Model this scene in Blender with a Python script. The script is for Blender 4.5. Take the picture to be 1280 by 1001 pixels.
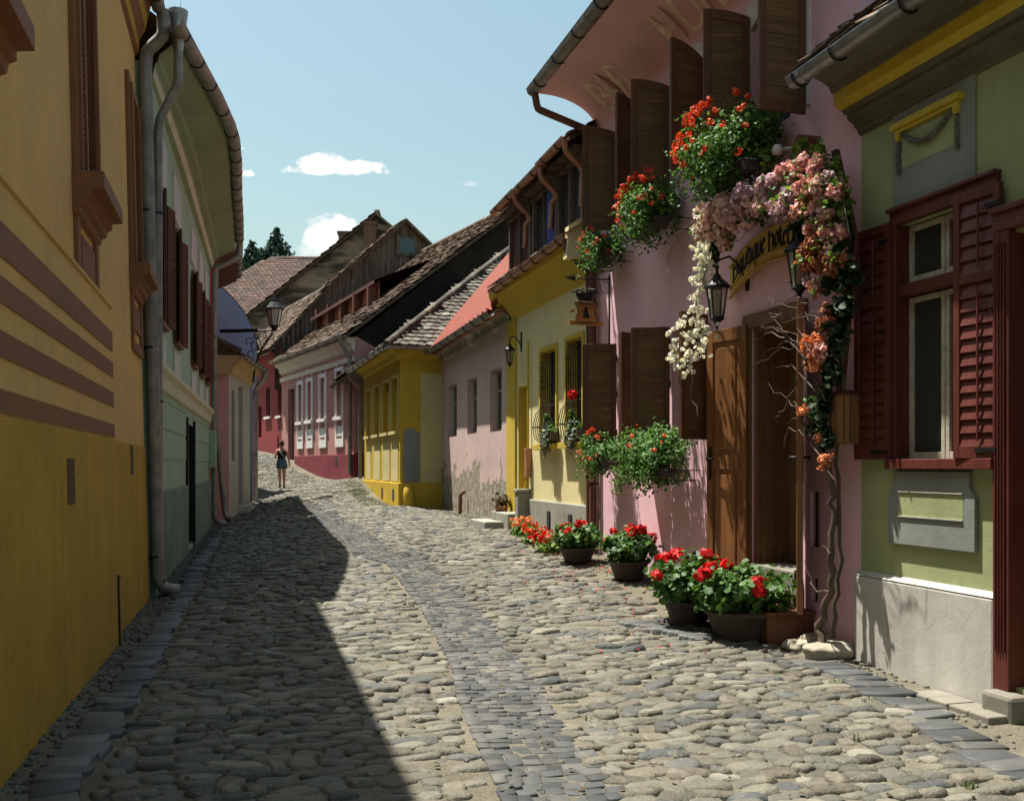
import bpy, bmesh, math, random
import numpy as np
from mathutils import Vector, Matrix
for o in list(bpy.data.objects): bpy.data.objects.remove(o)
SC = bpy.context.scene
R = math.radians
# ------------------------------------------------------------------ camera
FPX, HX, HY, CZ = 1250.0, 640.0, 582.0, 1.65
cam_d = bpy.data.cameras.new('camera'); cam = bpy.data.objects.new('camera', cam_d)
SC.collection.objects.link(cam); SC.camera = cam
cam.location = (0, 0, CZ); cam.rotation_euler = (R(90), 0, 0)
cam_d.sensor_width = 36; cam_d.lens = 36*FPX/1280; cam_d.shift_y = (HY-500.5)/1280
cam_d.clip_end = 3000; cam_d.clip_start = 0.05
# ------------------------------------------------------------------ light
# sun shines from the left (over the left row), a little towards the camera, very high
SUN_P, SUN_A, SUN_V = 1.0, 1.1, 4.2          # across, towards camera, down
Dst = Vector((-.262, .965, 0)).normalized(); Rst = Vector((Dst.y, -Dst.x, 0))
sdir = (Rst*SUN_P - Dst*SUN_A + Vector((0, 0, -SUN_V))).normalized()
sun_d = bpy.data.lights.new('sun', 'SUN'); sun_d.energy = 5.0; sun_d.angle = R(.53); sun_d.color = (1, .945, .85)
sun = bpy.data.objects.new('sun', sun_d); SC.collection.objects.link(sun)
sun.rotation_euler = sdir.to_track_quat('-Z', 'Y').to_euler(); sun.location = (-20, 10, 40)
elev = math.asin(-sdir.z); az = math.atan2(-sdir.x, -sdir.y)   # compass-like from +Y towards +X
W = bpy.data.worlds.new('World'); SC.world = W; W.use_nodes = True
nt = W.node_tree; nt.nodes.clear()
def wn(t, **k):
    n = nt.nodes.new(t)
    for a, b in k.items(): setattr(n, a, b)
    return n
def wl(a, b): nt.links.new(a, b)
wout = wn('ShaderNodeOutputWorld'); bg = wn('ShaderNodeBackground'); wl(bg.outputs[0], wout.inputs[0])
sky = wn('ShaderNodeTexSky'); sky.sky_type = 'NISHITA'; sky.sun_disc = False
sky.sun_elevation = elev; sky.sun_rotation = az; sky.air_density = 1.6; sky.dust_density = 2.4; sky.ozone_density = 1.6
bg.inputs[1].default_value = .069
SC.view_settings.view_transform = 'Standard'; SC.view_settings.look = 'None'; SC.view_settings.gamma = 1
SC.view_settings.exposure = 1.16
tint = wn('ShaderNodeMix'); tint.data_type = 'RGBA'; tint.blend_type = 'MULTIPLY'; tint.inputs[0].default_value = 1
wl(sky.outputs[0], tint.inputs[6]); tint.inputs[7].default_value = (.92, 1.0, .88, 1)
# fair weather clouds, placed by direction in the sky
wtc = wn('ShaderNodeTexCoord'); sx = wn('ShaderNodeSeparateXYZ'); wl(wtc.outputs['Generated'], sx.inputs[0])
def wm(op, a, b=0.0):
    m = wn('ShaderNodeMath', operation=op)
    for i, v in ((0, a), (1, b)):
        if isinstance(v, bpy.types.NodeSocket): wl(v, m.inputs[i])
        else: m.inputs[i].default_value = v
    return m.outputs[0]
yy_ = wm('MAXIMUM', sx.outputs[1], .02); ca_ = wm('DIVIDE', sx.outputs[0], yy_); cb_ = wm('DIVIDE', sx.outputs[2], yy_)
cmb = wn('ShaderNodeCombineXYZ'); wl(ca_, cmb.inputs[0]); wl(cb_, cmb.inputs[1])
def wnoise(sc, det, rough=.6):
    n = wn('ShaderNodeTexNoise'); n.inputs['Scale'].default_value = sc; n.inputs['Detail'].default_value = det; n.inputs['Roughness'].default_value = rough; wl(cmb.outputs[0], n.inputs['Vector']); return n.outputs[0]
nA, nB = wnoise(38, 7, .62), wnoise(110, 5, .65); nz_ = wm('ADD', wm('MULTIPLY', nA, 1.5), wm('MULTIPLY', nB, .5)); mask = None
for px, py, ra, rb, den, soft in ((425, 213, 66, 13, 1, .28), (402, 205, 34, 15, 1, .3), (462, 209, 26, 9, 1, .3), (410, 300, 34, 30, 1, .38), (430, 283, 22, 18, 1, .32), (395, 318, 36, 20, .6, .8), (308, 218, 13, 7, .9, .5), (298, 186, 11, 4, .45, .8), (590, 231, 13, 6, .35, .9), (360, 345, 60, 20, .25, 1.0)):
    dx = wm('DIVIDE', wm('SUBTRACT', ca_, (px-HX)/FPX), ra/FPX); dy = wm('DIVIDE', wm('SUBTRACT', cb_, (HY-py)/FPX), rb/FPX)
    dy = wm('MAXIMUM', dy, wm('MULTIPLY', dy, -1.9)); d = wm('SQRT', wm('ADD', wm('MULTIPLY', dx, dx), wm('MULTIPLY', dy, dy)))
    f = wm('SUBTRACT', wm('SUBTRACT', 2.0, d), nz_); r_ = wn('ShaderNodeMapRange'); wl(f, r_.inputs[0]); r_.inputs[1].default_value = 0; r_.inputs[2].default_value = soft; r_.inputs[4].default_value = den; r_.interpolation_type = 'SMOOTHSTEP'
    mask = r_.outputs[0] if mask is None else wm('MAXIMUM', mask, r_.outputs[0])
mask = wm('MULTIPLY', mask, wm('GREATER_THAN', sx.outputs[1], .05))
ccol = wn('ShaderNodeMix'); ccol.data_type = 'RGBA'; wl(wm('MULTIPLY', wm('SUBTRACT', nA, .35), 2.2), ccol.inputs[0]); ccol.inputs[6].default_value = (7.6, 7.5, 7.2, 1); ccol.inputs[7].default_value = (5.4, 5.7, 5.9, 1)
cmx = wn('ShaderNodeMix'); cmx.data_type = 'RGBA'; wl(mask, cmx.inputs[0]); wl(tint.outputs[2], cmx.inputs[6]); wl(ccol.outputs[2], cmx.inputs[7])
wl(cmx.outputs[2], bg.inputs[0])
# ------------------------------------------------------------------ materials
MATS = {}
class NT:
    def __init__(s, name):
        s.m = bpy.data.materials.new(name); s.m.use_nodes = True; s.t = s.m.node_tree; s.t.nodes.clear()
        s.out = s.n('ShaderNodeOutputMaterial'); s.b = s.n('ShaderNodeBsdfPrincipled'); s.l(s.b.outputs[0], s.out.inputs[0])
        s.tc = s.n('ShaderNodeTexCoord'); MATS[name] = s.m
    def n(s, t, **k):
        n = s.t.nodes.new(t)
        for a, b in k.items(): setattr(n, a, b)
        return n
    def l(s, a, b): s.t.links.new(a, b)
    def noise(s, scale, detail=3, rough=.6, sc3=None, coord=None, dist=0):
        n = s.n('ShaderNodeTexNoise'); n.inputs['Scale'].default_value = scale
        n.inputs['Detail'].default_value = detail; n.inputs['Roughness'].default_value = rough; n.inputs['Distortion'].default_value = dist
        c = coord or s.tc.outputs['Object']
        if sc3:
            mp = s.n('ShaderNodeMapping'); mp.inputs['Scale'].default_value = sc3; s.l(c, mp.inputs[0]); c = mp.outputs[0]
        s.l(c, n.inputs['Vector']); return n.outputs[0]
    def ramp(s, f, pts):
        r = s.n('ShaderNodeValToRGB'); e = r.color_ramp.elements
        while len(e) < len(pts): e.new(.5)
        for i, (p, c) in enumerate(pts):
            e[i].position = p; e[i].color = (c, c, c, 1) if isinstance(c, (int, float)) else (*c, 1)
        s.l(f, r.inputs[0]); return r.outputs[0]
    def mix(s, f, a, b, mode='MIX'):
        m = s.n('ShaderNodeMix'); m.data_type = 'RGBA'; m.blend_type = mode
        for i, v in ((0, f), (6, a), (7, b)):
            if isinstance(v, bpy.types.NodeSocket): s.l(v, m.inputs[i])
            elif i == 0: m.inputs[0].default_value = v
            else: m.inputs[i].default_value = (*v, 1) if isinstance(v, tuple) else (v, v, v, 1)
        return m.outputs[2]
    def math(s, op, a, b=0.0):
        m = s.n('ShaderNodeMath', operation=op)
        for i, v in ((0, a), (1, b)):
            if isinstance(v, bpy.types.NodeSocket): s.l(v, m.inputs[i])
            else: m.inputs[i].default_value = v
        return m.outputs[0]
    def bump(s, h, strength=.3, dist=.02):
        b = s.n('ShaderNodeBump'); b.inputs['Strength'].default_value = strength; b.inputs['Distance'].default_value = dist
        s.l(h, b.inputs['Height'])
        if s.b.inputs['Normal'].is_linked: s.l(s.b.inputs['Normal'].links[0].from_socket, b.inputs['Normal'])
        s.l(b.outputs[0], s.b.inputs['Normal'])
    def col(s, c):
        if isinstance(c, tuple): s.b.inputs['Base Color'].default_value = (*c, 1)
        else: s.l(c, s.b.inputs['Base Color'])
    def rough(s, v, spec=.3):
        if isinstance(v, bpy.types.NodeSocket): s.l(v, s.b.inputs['Roughness'])
        else: s.b.inputs['Roughness'].default_value = v
        s.b.inputs['Specular IOR Level'].default_value = spec
def mulc(c, k): return tuple(min(1, x*k) for x in c)
def stucco(name, c, var=.22, streak=.18, bump=.35, patch=None, patch_amt=.62, cracks=False):
    s = NT(name)
    big = s.ramp(s.noise(.9, 5, .65), [(.3, 0.), (.7, 1.)])
    col = s.mix(big, mulc(c, 1-var), mulc(c, 1+var*.5))
    fine = s.ramp(s.noise(38, 3), [(.3, 0.), (.75, 1.)])
    col = s.mix(s.math('MULTIPLY', fine, .16), col, mulc(c, .62))
    st = s.ramp(s.noise(1.0, 5, .7, sc3=(7, 7, .45)), [(.45, 0.), (.75, 1.)])
    col = s.mix(s.math('MULTIPLY', st, streak), col, mulc(c, .5))
    # splashes of dirt with ragged outline
    sp = s.ramp(s.noise(3.2, 7, .75), [(.62, 0.), (.72, 1.)])
    col = s.mix(s.math('MULTIPLY', sp, .22), col, (.16, .14, .11))
    if patch:
        pf = s.ramp(s.noise(1.3, 8, .72, dist=.4), [(patch_amt, 0.), (patch_amt+.02, 1.)])
        col = s.mix(pf, col, patch); s.bump(s.math('SUBTRACT', 1., pf), .6, .01)
    if cracks:
        v = s.n('ShaderNodeTexVoronoi'); v.feature = 'DISTANCE_TO_EDGE'; v.inputs['Scale'].default_value = 1.1
        wv = s.n('ShaderNodeVectorMath', operation='ADD'); nz = s.n('ShaderNodeTexNoise'); nz.inputs['Scale'].default_value = 3
        s.l(s.tc.outputs['Object'], nz.inputs['Vector']); s.l(s.tc.outputs['Object'], wv.inputs[0]); s.l(nz.outputs['Color'], wv.inputs[1]); s.l(wv.outputs[0], v.inputs['Vector'])
        cr = s.ramp(v.outputs[0], [(.0, 1.), (.006, 0.)]); col = s.mix(s.math('MULTIPLY', cr, .5), col, mulc(c, .3))
    s.col(col); s.rough(.92, .15)
    h = s.math('ADD', s.math('MULTIPLY', s.noise(70, 4), .5), s.math('MULTIPLY', s.noise(3, 4), 2.4)); s.bump(h, bump*.55, .016)
    return s.m
def wood(name, c1, c2, axis=2, scale=14, rough=.6, spec=.3, bump=.35):
    s = NT(name); sc3 = [1, 1, 1]; sc3[axis] = .06
    g = s.noise(scale*3, 5, .65, sc3=tuple(sc3)); g2 = s.noise(scale*.6, 4, .6, sc3=tuple(sc3), dist=.6)
    col = s.mix(s.ramp(g2, [(.3, 0.), (.7, 1.)]), c1, c2)
    col = s.mix(s.math('MULTIPLY', s.ramp(g, [(.45, 0.), (.7, 1.)]), .55), col, mulc(c1, .4))
    w = s.ramp(s.noise(2.5, 5, .7), [(.5, 0.), (.75, 1.)]); col = s.mix(s.math('MULTIPLY', w, .35), col, mulc(c2, 1.25))
    s.col(col); s.rough(rough, spec); s.bump(g, bump, .006); return s.m
def simple(name, c, rough=.6, metal=0, var=.2, scale=12, bump=.15, spec=.4):
    s = NT(name); n = s.noise(scale, 5, .65)
    col = s.mix(s.ramp(n, [(.3, 0.), (.7, 1.)]), mulc(c, 1-var), mulc(c, 1+var)); s.col(col)
    s.rough(rough, spec); s.b.inputs['Metallic'].default_value = metal
    if bump: s.bump(n, bump, .004)
    return s.m
def island(name, cols, rough=.8, bump=.4, bscale=30, bdist=.005, transl=0, spec=.25, dirt=None, weights=None, sat=1):
    """colour differs from piece to piece (each tile, stone, leaf)"""
    s = NT(name); g = s.n('ShaderNodeNewGeometry'); rnd = g.outputs['Random Per Island']
    n = len(cols); pts = []; acc = 0
    r = s.n('ShaderNodeValToRGB'); r.color_ramp.interpolation = 'CONSTANT'; e = r.color_ramp.elements
    while len(e) < n: e.new(.5)
    ws = weights or [1]*n; tot = sum(ws)
    for i, c in enumerate(cols):
        e[i].position = acc/tot; e[i].color = (*c, 1); acc += ws[i]
    s.l(rnd, r.inputs[0])
    fr = s.math('FRACT', s.math('MULTIPLY', rnd, 57.31))
    col = s.mix(1.0, r.outputs[0], s.ramp(fr, [(0., .68), (1., 1.22)]), 'MULTIPLY')
    nz = s.noise(bscale*.4, 5, .7); col = s.mix(.55, col, s.ramp(nz, [(.3, .6), (.7, 1.25)]), 'MULTIPLY')
    if dirt:
        d = s.ramp(s.noise(dirt[1], 7, .75), [(dirt[2], 0.), (dirt[2]+.12, 1.)]); col = s.mix(d, col, dirt[0])
    s.col(col); s.rough(rough, spec)
    if bump: s.bump(s.noise(bscale, 4, .65), bump, bdist)
    if transl:
        t = s.n('ShaderNodeBsdfTranslucent'); s.l(s.mix(1.0, col, (1.3, 1.25, .7), 'MULTIPLY'), t.inputs[0]); mx = s.n('ShaderNodeMixShader'); mx.inputs[0].default_value = transl
        s.l(s.b.outputs[0], mx.inputs[1]); s.l(t.outputs[0], mx.inputs[2]); s.l(mx.outputs[0], s.out.inputs[0])
    return s.m
def glass(name, c=(.02, .025, .03), rough=.08):
    s = NT(name); s.col(s.mix(s.noise(3), c, mulc(c, 1.8))); s.rough(rough, .8); s.bump(s.noise(2.0), .08, .01); return s.m
# ------------------------------------------------------------------ mesh builder
class MB:
    def __init__(s): s.v = []; s.f = []; s.m = []; s.sm = []
    def add(s, vs, fs, mi=0, smooth=False):
        k = len(s.v); s.v += [tuple(a) for a in vs]; s.f += [tuple(i+k for i in f) for f in fs]
        s.m += [mi]*len(fs); s.sm += [smooth]*len(fs); return s
    def box(s, a0, a1, b0, b1, c0, c1, mi=0):
        x0, x1 = sorted((a0, a1)); y0, y1 = sorted((b0, b1)); z0, z1 = sorted((c0, c1))
        return s.add([(x0, y0, z0), (x1, y0, z0), (x1, y1, z0), (x0, y1, z0), (x0, y0, z1), (x1, y0, z1), (x1, y1, z1), (x0, y1, z1)],
                     [(0, 3, 2, 1), (4, 5, 6, 7), (0, 1, 5, 4), (1, 2, 6, 5), (2, 3, 7, 6), (3, 0, 4, 7)], mi)
    def obox(s, c, ax, ay, az, mi=0):
        c = Vector(c); ax, ay, az = Vector(ax), Vector(ay), Vector(az)
        vs = [c+ax*i+ay*j+az*k for k in (-1, 1) for j in (-1, 1) for i in (-1, 1)]
        return s.add(vs, [(0, 2, 3, 1), (4, 5, 7, 6), (0, 1, 5, 4), (1, 3, 7, 5), (3, 2, 6, 7), (2, 0, 4, 6)], mi)
    def prism(s, poly, v0, v1, plane='uz', mi=0):
        n = len(poly)
        def P(a, b, c): return {'uz': (a, c, b), 'vz': (c, a, b), 'uv': (a, b, c)}[plane]
        vs = [P(a, b, v0) for a, b in poly]+[P(a, b, v1) for a, b in poly]
        return s.add(vs, [tuple(range(n-1, -1, -1)), tuple(range(n, 2*n))]+[(i, (i+1) % n, (i+1) % n+n, i+n) for i in range(n)], mi)
    def tube(s, pts, r, n=10, mi=0, cap=True, smooth=True):
        pts = [Vector(p) for p in pts]; m = len(pts); rs = r if isinstance(r, (list, tuple)) else [r]*m
        k = len(s.v); prev = None; vs = []
        for i, p in enumerate(pts):
            d = (pts[min(i+1, m-1)]-pts[max(i-1, 0)]); d = d.normalized() if d.length > 1e-9 else Vector((0, 0, 1))
            if prev is None:
                a = Vector((0, 0, 1)) if abs(d.z) < .9 else Vector((1, 0, 0)); x = d.cross(a).normalized()
            else: x = (prev-d*prev.dot(d)).normalized()
            prev = x; y = d.cross(x)
            vs += [p+(x*math.cos(2*math.pi*j/n)+y*math.sin(2*math.pi*j/n))*rs[i] for j in range(n)]
        fs = [(i*n+j, i*n+(j+1) % n, (i+1)*n+(j+1) % n, (i+1)*n+j) for i in range(m-1) for j in range(n)]
        s.add(vs, fs, mi, smooth)
        if cap: s.add([vs[j] for j in range(n)][::-1]+vs[-n:], [tuple(range(n)), tuple(range(n, 2*n))], mi)
        return s
    def lathe(s, prof, c=(0, 0, 0), n=16, mi=0, smooth=True):
        vs = [(c[0]+r*math.cos(2*math.pi*j/n), c[1]+r*math.sin(2*math.pi*j/n), c[2]+z) for r, z in prof for j in range(n)]
        fs = [(i*n+j, i*n+(j+1) % n, (i+1)*n+(j+1) % n, (i+1)*n+j) for i in range(len(prof)-1) for j in range(n)]
        return s.add(vs, fs, mi, smooth)
    def loft(s, prof, u0, u1, mi=0, n=1, fn=None, smooth=False, mis=None):
        """profile of (v,z) swept along u; fn(u)->(dv,dz)"""
        for i in range(len(prof)-1):
            for j in range(n):
                a, b = u0+(u1-u0)*j/n, u0+(u1-u0)*(j+1)/n
                da = fn(a) if fn else (0, 0); db = fn(b) if fn else (0, 0); p, q = prof[i], prof[i+1]
                s.add([(a, p[0]+da[0], p[1]+da[1]), (b, p[0]+db[0], p[1]+db[1]), (b, q[0]+db[0], q[1]+db[1]), (a, q[0]+da[0], q[1]+da[1])], [(0, 1, 2, 3)], mis[i] if mis else mi, smooth)
        return s
    def build(s, name, mat, parent=None, bevel=0, merge=False):
        me = bpy.data.meshes.new(name); me.from_pydata(s.v, [], s.f)
        for m in (mat if isinstance(mat, (list, tuple)) else [mat]): me.materials.append(MATS[m] if isinstance(m, str) else m)
        me.polygons.foreach_set('material_index', s.m); me.polygons.foreach_set('use_smooth', s.sm)
        if merge:
            b = bmesh.new(); b.from_mesh(me); bmesh.ops.remove_doubles(b, verts=b.verts, dist=1e-4); bmesh.ops.recalc_face_normals(b, faces=b.faces); b.to_mesh(me); b.free()
        me.update(); o = bpy.data.objects.new(name, me); SC.collection.objects.link(o)
        if parent: o.parent = parent
        if bevel:
            bm = o.modifiers.new('bevel', 'BEVEL'); bm.width = bevel; bm.segments = 2; bm.limit_method = 'ANGLE'; bm.angle_limit = R(40)
        return o
def np_mesh(name, V, Fq, mat, parent=None, smooth=False, mi=None):
    """V (n,3) array, Fq (m,k) equal-sided faces"""
    me = bpy.data.meshes.new(name); V = np.asarray(V, dtype=np.float32); Fq = np.asarray(Fq, dtype=np.int32); m, k = Fq.shape
    me.vertices.add(len(V)); me.vertices.foreach_set('co', V.ravel()); me.loops.add(m*k); me.loops.foreach_set('vertex_index', Fq.ravel())
    me.polygons.add(m); me.polygons.foreach_set('loop_start', np.arange(m, dtype=np.int32)*k)
    if smooth: me.polygons.foreach_set('use_smooth', np.ones(m, dtype=bool))
    for q in (mat if isinstance(mat, (list, tuple)) else [mat]): me.materials.append(MATS[q])
    if mi is not None: me.polygons.foreach_set('material_index', np.asarray(mi, dtype=np.int32))
    me.update(calc_edges=True); me.validate()
    o = bpy.data.objects.new(name, me); SC.collection.objects.link(o)
    if parent: o.parent = parent
    return o
def tag(o, label=None, cat=None, group=None, kind=None):
    for k, v in (('label', label), ('category', cat), ('group', group), ('kind', kind)):
        if v: o[k] = v
    return o
def empty(name, M, label, cat, group=None):
    o = bpy.data.objects.new(name, None); SC.collection.objects.link(o); o.empty_display_size = .2
    o.matrix_world = M if isinstance(M, Matrix) else Matrix.Translation(M); return tag(o, label, cat, group)
def copy_tree(o, parent=None):
    c = o.copy(); SC.collection.objects.link(c); c.parent = parent
    if parent: c.matrix_parent_inverse = o.matrix_parent_inverse
    for ch in [x for x in o.children]: copy_tree(ch, c)
    return c
# a facade's own frame: u along the wall, v out into the street, w up.  Outward is to the left of p0 -> p1
class Fr:
    def __init__(s, p0, p1, z=0, lean=0):
        s.o = Vector((p0[0], p0[1], z)); U = Vector((p1[0]-p0[0], p1[1]-p0[1], 0)); s.L = U.length; s.U = U.normalized()
        V = Vector((-s.U.y, s.U.x, 0)); Zz = Vector((0, 0, 1)); s.V = V*math.cos(lean)+Zz*math.sin(lean); s.W = Zz*math.cos(lean)-V*math.sin(lean)
        s.M = Matrix((s.U, s.V, s.W)).transposed().to_4x4(); s.M.translation = s.o; s.I = s.M.inverted()
    def h(s, px, py, v=0):       # where a line of sight measured in the photograph meets the wall: gives u, w
        C = s.I @ Vector((0, 0, CZ)); d = s.I.to_3x3() @ Vector(((px-HX)/FPX, 1, (HY-py)/FPX)); t = (v-C.y)/d.y
        p = C+d*t; return p.x, p.z
    def u(s, px, py=500, v=0): return s.h(px, py, v)[0]
    def w(s, px, py, v=0): return s.h(px, py, v)[1]
    def g(s, u, v, w): return s.M @ Vector((u, v, w))
    def grow(s, u, v=0): p = s.g(u, v, 0); return gz(p.x, p.y)-s.o.z
rnd = random.Random(7)
# ------------------------------------------------------------------ ground height (thin plate spline through levels read at house feet)
GP = np.array([(-2.66, 5.2, .1), (-1.3, 0, .1), (-3.6, 9, .0), (-4.76, 13.07, -.097), (-5.08, 14.67, -.03), (-6.6, 21, .0), (-7.8, 25.8, .06), (-7.88, 27.5, .13), (-8.1, 31, .44),
 (3.32, 6.49, 0), (2.81, 8.31, .08), (2.4, 9.8, .16), (1.18, 14.1, .43), (-.07, 18.6, .61), (-1.9, 25.9, .5), (-2.82, 25.2, .64), (-4.62, 31.2, 1.2), (-5.6, 35, 1.23),
 (-10.1, 43.8, 2.07), (-12.5, 48.5, 2.43), (-8.29, 36, .79), (-12.2, 42, 1.75), (0, 0, 0), (5, 0, -.05), (0, 5, 0.0), (-.5, -8, -.3), (-3, -8, -.3), (7, -8, -.3), (-16, 30, .4), (-18, 46, 2.3), (8, 20, .8), (6, 40, 1.6), (-16, 14, 0.), (12, 8, .2), (-20, 60, 3.6), (-5, 60, 3.4), (10, 60, 3.)])
def _tps():
    P = GP[:, :2]; n = len(P); d = np.linalg.norm(P[:, None]-P[None], axis=2); K = np.where(d > 0, d*d*np.log(d+1e-12), 0)+np.eye(n)*.4
    A = np.zeros((n+3, n+3)); A[:n, :n] = K; A[:n, n] = 1; A[:n, n+1:] = P; A[n, :n] = 1; A[n+1:, :n] = P.T
    return np.linalg.solve(A, np.concatenate([GP[:, 2], [0, 0, 0]]))
TW = _tps()
def gzn(X, Y):
    X = np.asarray(X, float); Y = np.asarray(Y, float); x = np.clip(X, -22, 14); y = np.clip(Y, -8, 62)
    z = TW[-3]+TW[-2]*x+TW[-1]*y
    for i in range(len(GP)):
        d2 = (x-GP[i, 0])**2+(y-GP[i, 1])**2; z = z+TW[i]*.5*d2*np.log(d2+1e-12)
    t = np.clip((Y-62)/70, 0, 1); z = z+t*t*(3-2*t)*11
    return z
def gz(x, y): return float(gzn(x, y))
def gp(px, py):        # point of the ground seen at a photo position
    dx, dz = (px-HX)/FPX, (HY-py)/FPX; t = 3.0; last = t
    while t < 90:
        if CZ+dz*t < gz(dx*t, t): break
        last = t; t += .25
    for _ in range(20):
        m = (last+t)/2
        if CZ+dz*m < gz(dx*m, m): t = m
        else: last = m
    return Vector((dx*t, t, gz(dx*t, t)))
# ------------------------------------------------------------------ ground, road surface
def st(p): p = Vector((p[0], p[1], 0)); return p.dot(Dst), p.dot(Rst)
def xy(s, t): return Dst.x*s+Rst.x*t, Dst.y*s+Rst.y*t
s_ = NT('sand'); n1 = s_.noise(1.1, 6, .7); n2 = s_.noise(45, 5, .75); vo = s_.n('ShaderNodeTexVoronoi'); vo.inputs['Scale'].default_value = 55; s_.l(s_.tc.outputs['Object'], vo.inputs['Vector'])
c_ = s_.mix(s_.ramp(n1, [(.3, 0.), (.7, 1.)]), (.10, .09, .066), (.175, .158, .118)); c_ = s_.mix(.8, c_, s_.ramp(n2, [(.3, .55), (.7, 1.3)]), 'MULTIPLY')
pc = s_.mix(s_.ramp(vo.outputs['Distance'], [(.0, 1.), (.35, 0.)]), (1, 1, 1), (1.25, 1.2, 1.1)); s_.col(s_.mix(.6, c_, pc, 'MULTIPLY')); s_.rough(.95, .1)
s_.bump(s_.math('SUBTRACT', s_.math('MULTIPLY', n2, .6), vo.outputs['Distance']), .7, .012)
simple('earth', (.12, .11, .06), .95, var=.4, scale=.4)
def axis(pts):
    out = []
    for a, b, st_ in pts: out += list(np.arange(a, b, st_))
    return np.array(out+[pts[-1][1]])
gx = axis([(-900, -200, 70), (-200, -40, 16), (-40, -18, 3), (-18, 10, .35), (10, 40, 3), (40, 200, 16), (200, 900, 70)])
gy = axis([(-300, -60, 40), (-60, -10, 8), (-10, 0, 1), (0, 52, .35), (52, 80, 2), (80, 200, 8), (200, 1800, 90)])
XX, YY = np.meshgrid(gx, gy); ZZ = gzn(XX.ravel(), YY.ravel()).reshape(XX.shape)
V = np.stack([XX, YY, ZZ], -1).reshape(-1, 3); nx = len(gx); ny = len(gy)
I = (np.arange(ny-1)[:, None]*nx+np.arange(nx-1)[None]).ravel(); Q = np.stack([I, I+1, I+nx+1, I+nx], 1)
near = (np.abs(V[Q[:, 0], 0]+4) < 17) & (V[Q[:, 0], 1] > -12) & (V[Q[:, 0], 1] < 58)
g_ = np_mesh('ground', V, Q, ['earth', 'sand'], smooth=True, mi=near.astype(int)); tag(g_, kind='structure')

def curve(pxs, world=()):
    P = [st(gp(*p)) for p in pxs]+[st(p) for p in world]; P.sort(); a = np.array(P); return a
LB = curve([(60, 1001), (73, 983), (135, 895), (170, 842), (205, 785), (245, 714), (271, 670)], [(-.62, 1.0), (-1.05, 3)])
RB = curve([(1029, 829), (1152, 886), (1216, 931), (1262, 957)], [(3.2, 4.2), (3.6, 2.5), (2.05, 9.3), (1.45, 9.9), (1.6, 10.6), (.75, 13.5), (-.5, 18.6), (-2.1, 25.4)])
CH = curve([(698, 1001), (635, 900), (601, 823), (561, 762), (507, 701), (466, 692), (438, 666), (402, 644), (372, 625)], [(.45, 3.0), (.7, 2.2)])
def at(C, s): return np.interp(s, C[:, 0], C[:, 1])
LW = np.array(sorted([st(p) for p in [(-2.66, 5.2), (-4.757, 13.07), (-5.0, 14), (-7.75, 26), (-8.0, 28), (-8.2, 31.3), (-9.2, 33), (-12.8, 40), (-15.5, 48), (-1.2, 0)]]))
RW = np.array(sorted([st(p) for p in [(5.14, 0), (-.07, 18.6), (-.2, 18.8), (-1.9, 25.), (-2.95, 25.3), (-4.7, 31.2), (-5.7, 34.6), (-10.2, 43.7), (-14, 50.5)]]))
npr = np.random.default_rng(5)
def domes(S, T, wt, ws, h, rot, base=-.012, n=10, rise=None):
    """river stones: S,T centre in street axes; wt,ws half sizes across / along"""
    N = len(S); k = np.arange(n); th = 2*np.pi*k/n
    ex = npr.uniform(2.1, 4.2, N)[:, None]
    c, sn = np.cos(th+.0)[None], np.sin(th)[None]; rr = (np.abs(c)**ex+np.abs(sn)**ex)**(-1/ex)*(1+npr.normal(0, .085, (N, n)))
    px, py = rr*c, rr*sn; ca, sa = np.cos(rot)[:, None], np.sin(rot)[:, None]
    rings = [(1.0, 0.0), (.95, .55), (.80, .9), (.45, 1.0)]
    tl = npr.normal(0, .16, (N, 2)); cs = npr.uniform(-.25, .25, (N, 2)); zz0 = gzn(*xy(S, T)); X = []
    for q, hh in rings:
        a = px*q*wt[:, None]+cs[:, :1]*wt[:, None]*(1-q)*.6; b = py*q*ws[:, None]+cs[:, 1:]*ws[:, None]*(1-q)*.6
        t = T[:, None]+a*ca-b*sa; s = S[:, None]+a*sa+b*ca; x, y = xy(s, t)
        z = zz0[:, None]+base+(h-base)[:, None]*(hh+npr.normal(0, .075, (N, n))*(hh > .3))+(a*tl[:, :1]+b*tl[:, 1:])*hh*.5
        X.append(np.stack([x, y, z], -1))
    x, y = xy(S+cs[:, 1]*ws*.6, T+cs[:, 0]*wt*.6); X.append(np.stack([x, y, zz0+h], -1)[:, None])
    Vv = np.concatenate(X, 1).reshape(-1, 3); per = len(rings)*n+1; off = (np.arange(N)*per)[:, None]; F = []
    for r_ in range(len(rings)-1):
        for j in range(n): F.append([r_*n+j, r_*n+(j+1) % n, (r_+1)*n+(j+1) % n, (r_+1)*n+j])
    top = len(rings)*n; r_ = len(rings)-1
    for j in range(0, n, 2): F.append([r_*n+j, r_*n+(j+1) % n, r_*n+(j+2) % n, top])
    F = np.array(F); return Vv, (F[None]+off[:, :, None]).reshape(-1, 4)
Ss, Ts, Wt, Ws, Hh = [], [], [], [], []
s = 1.2
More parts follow.
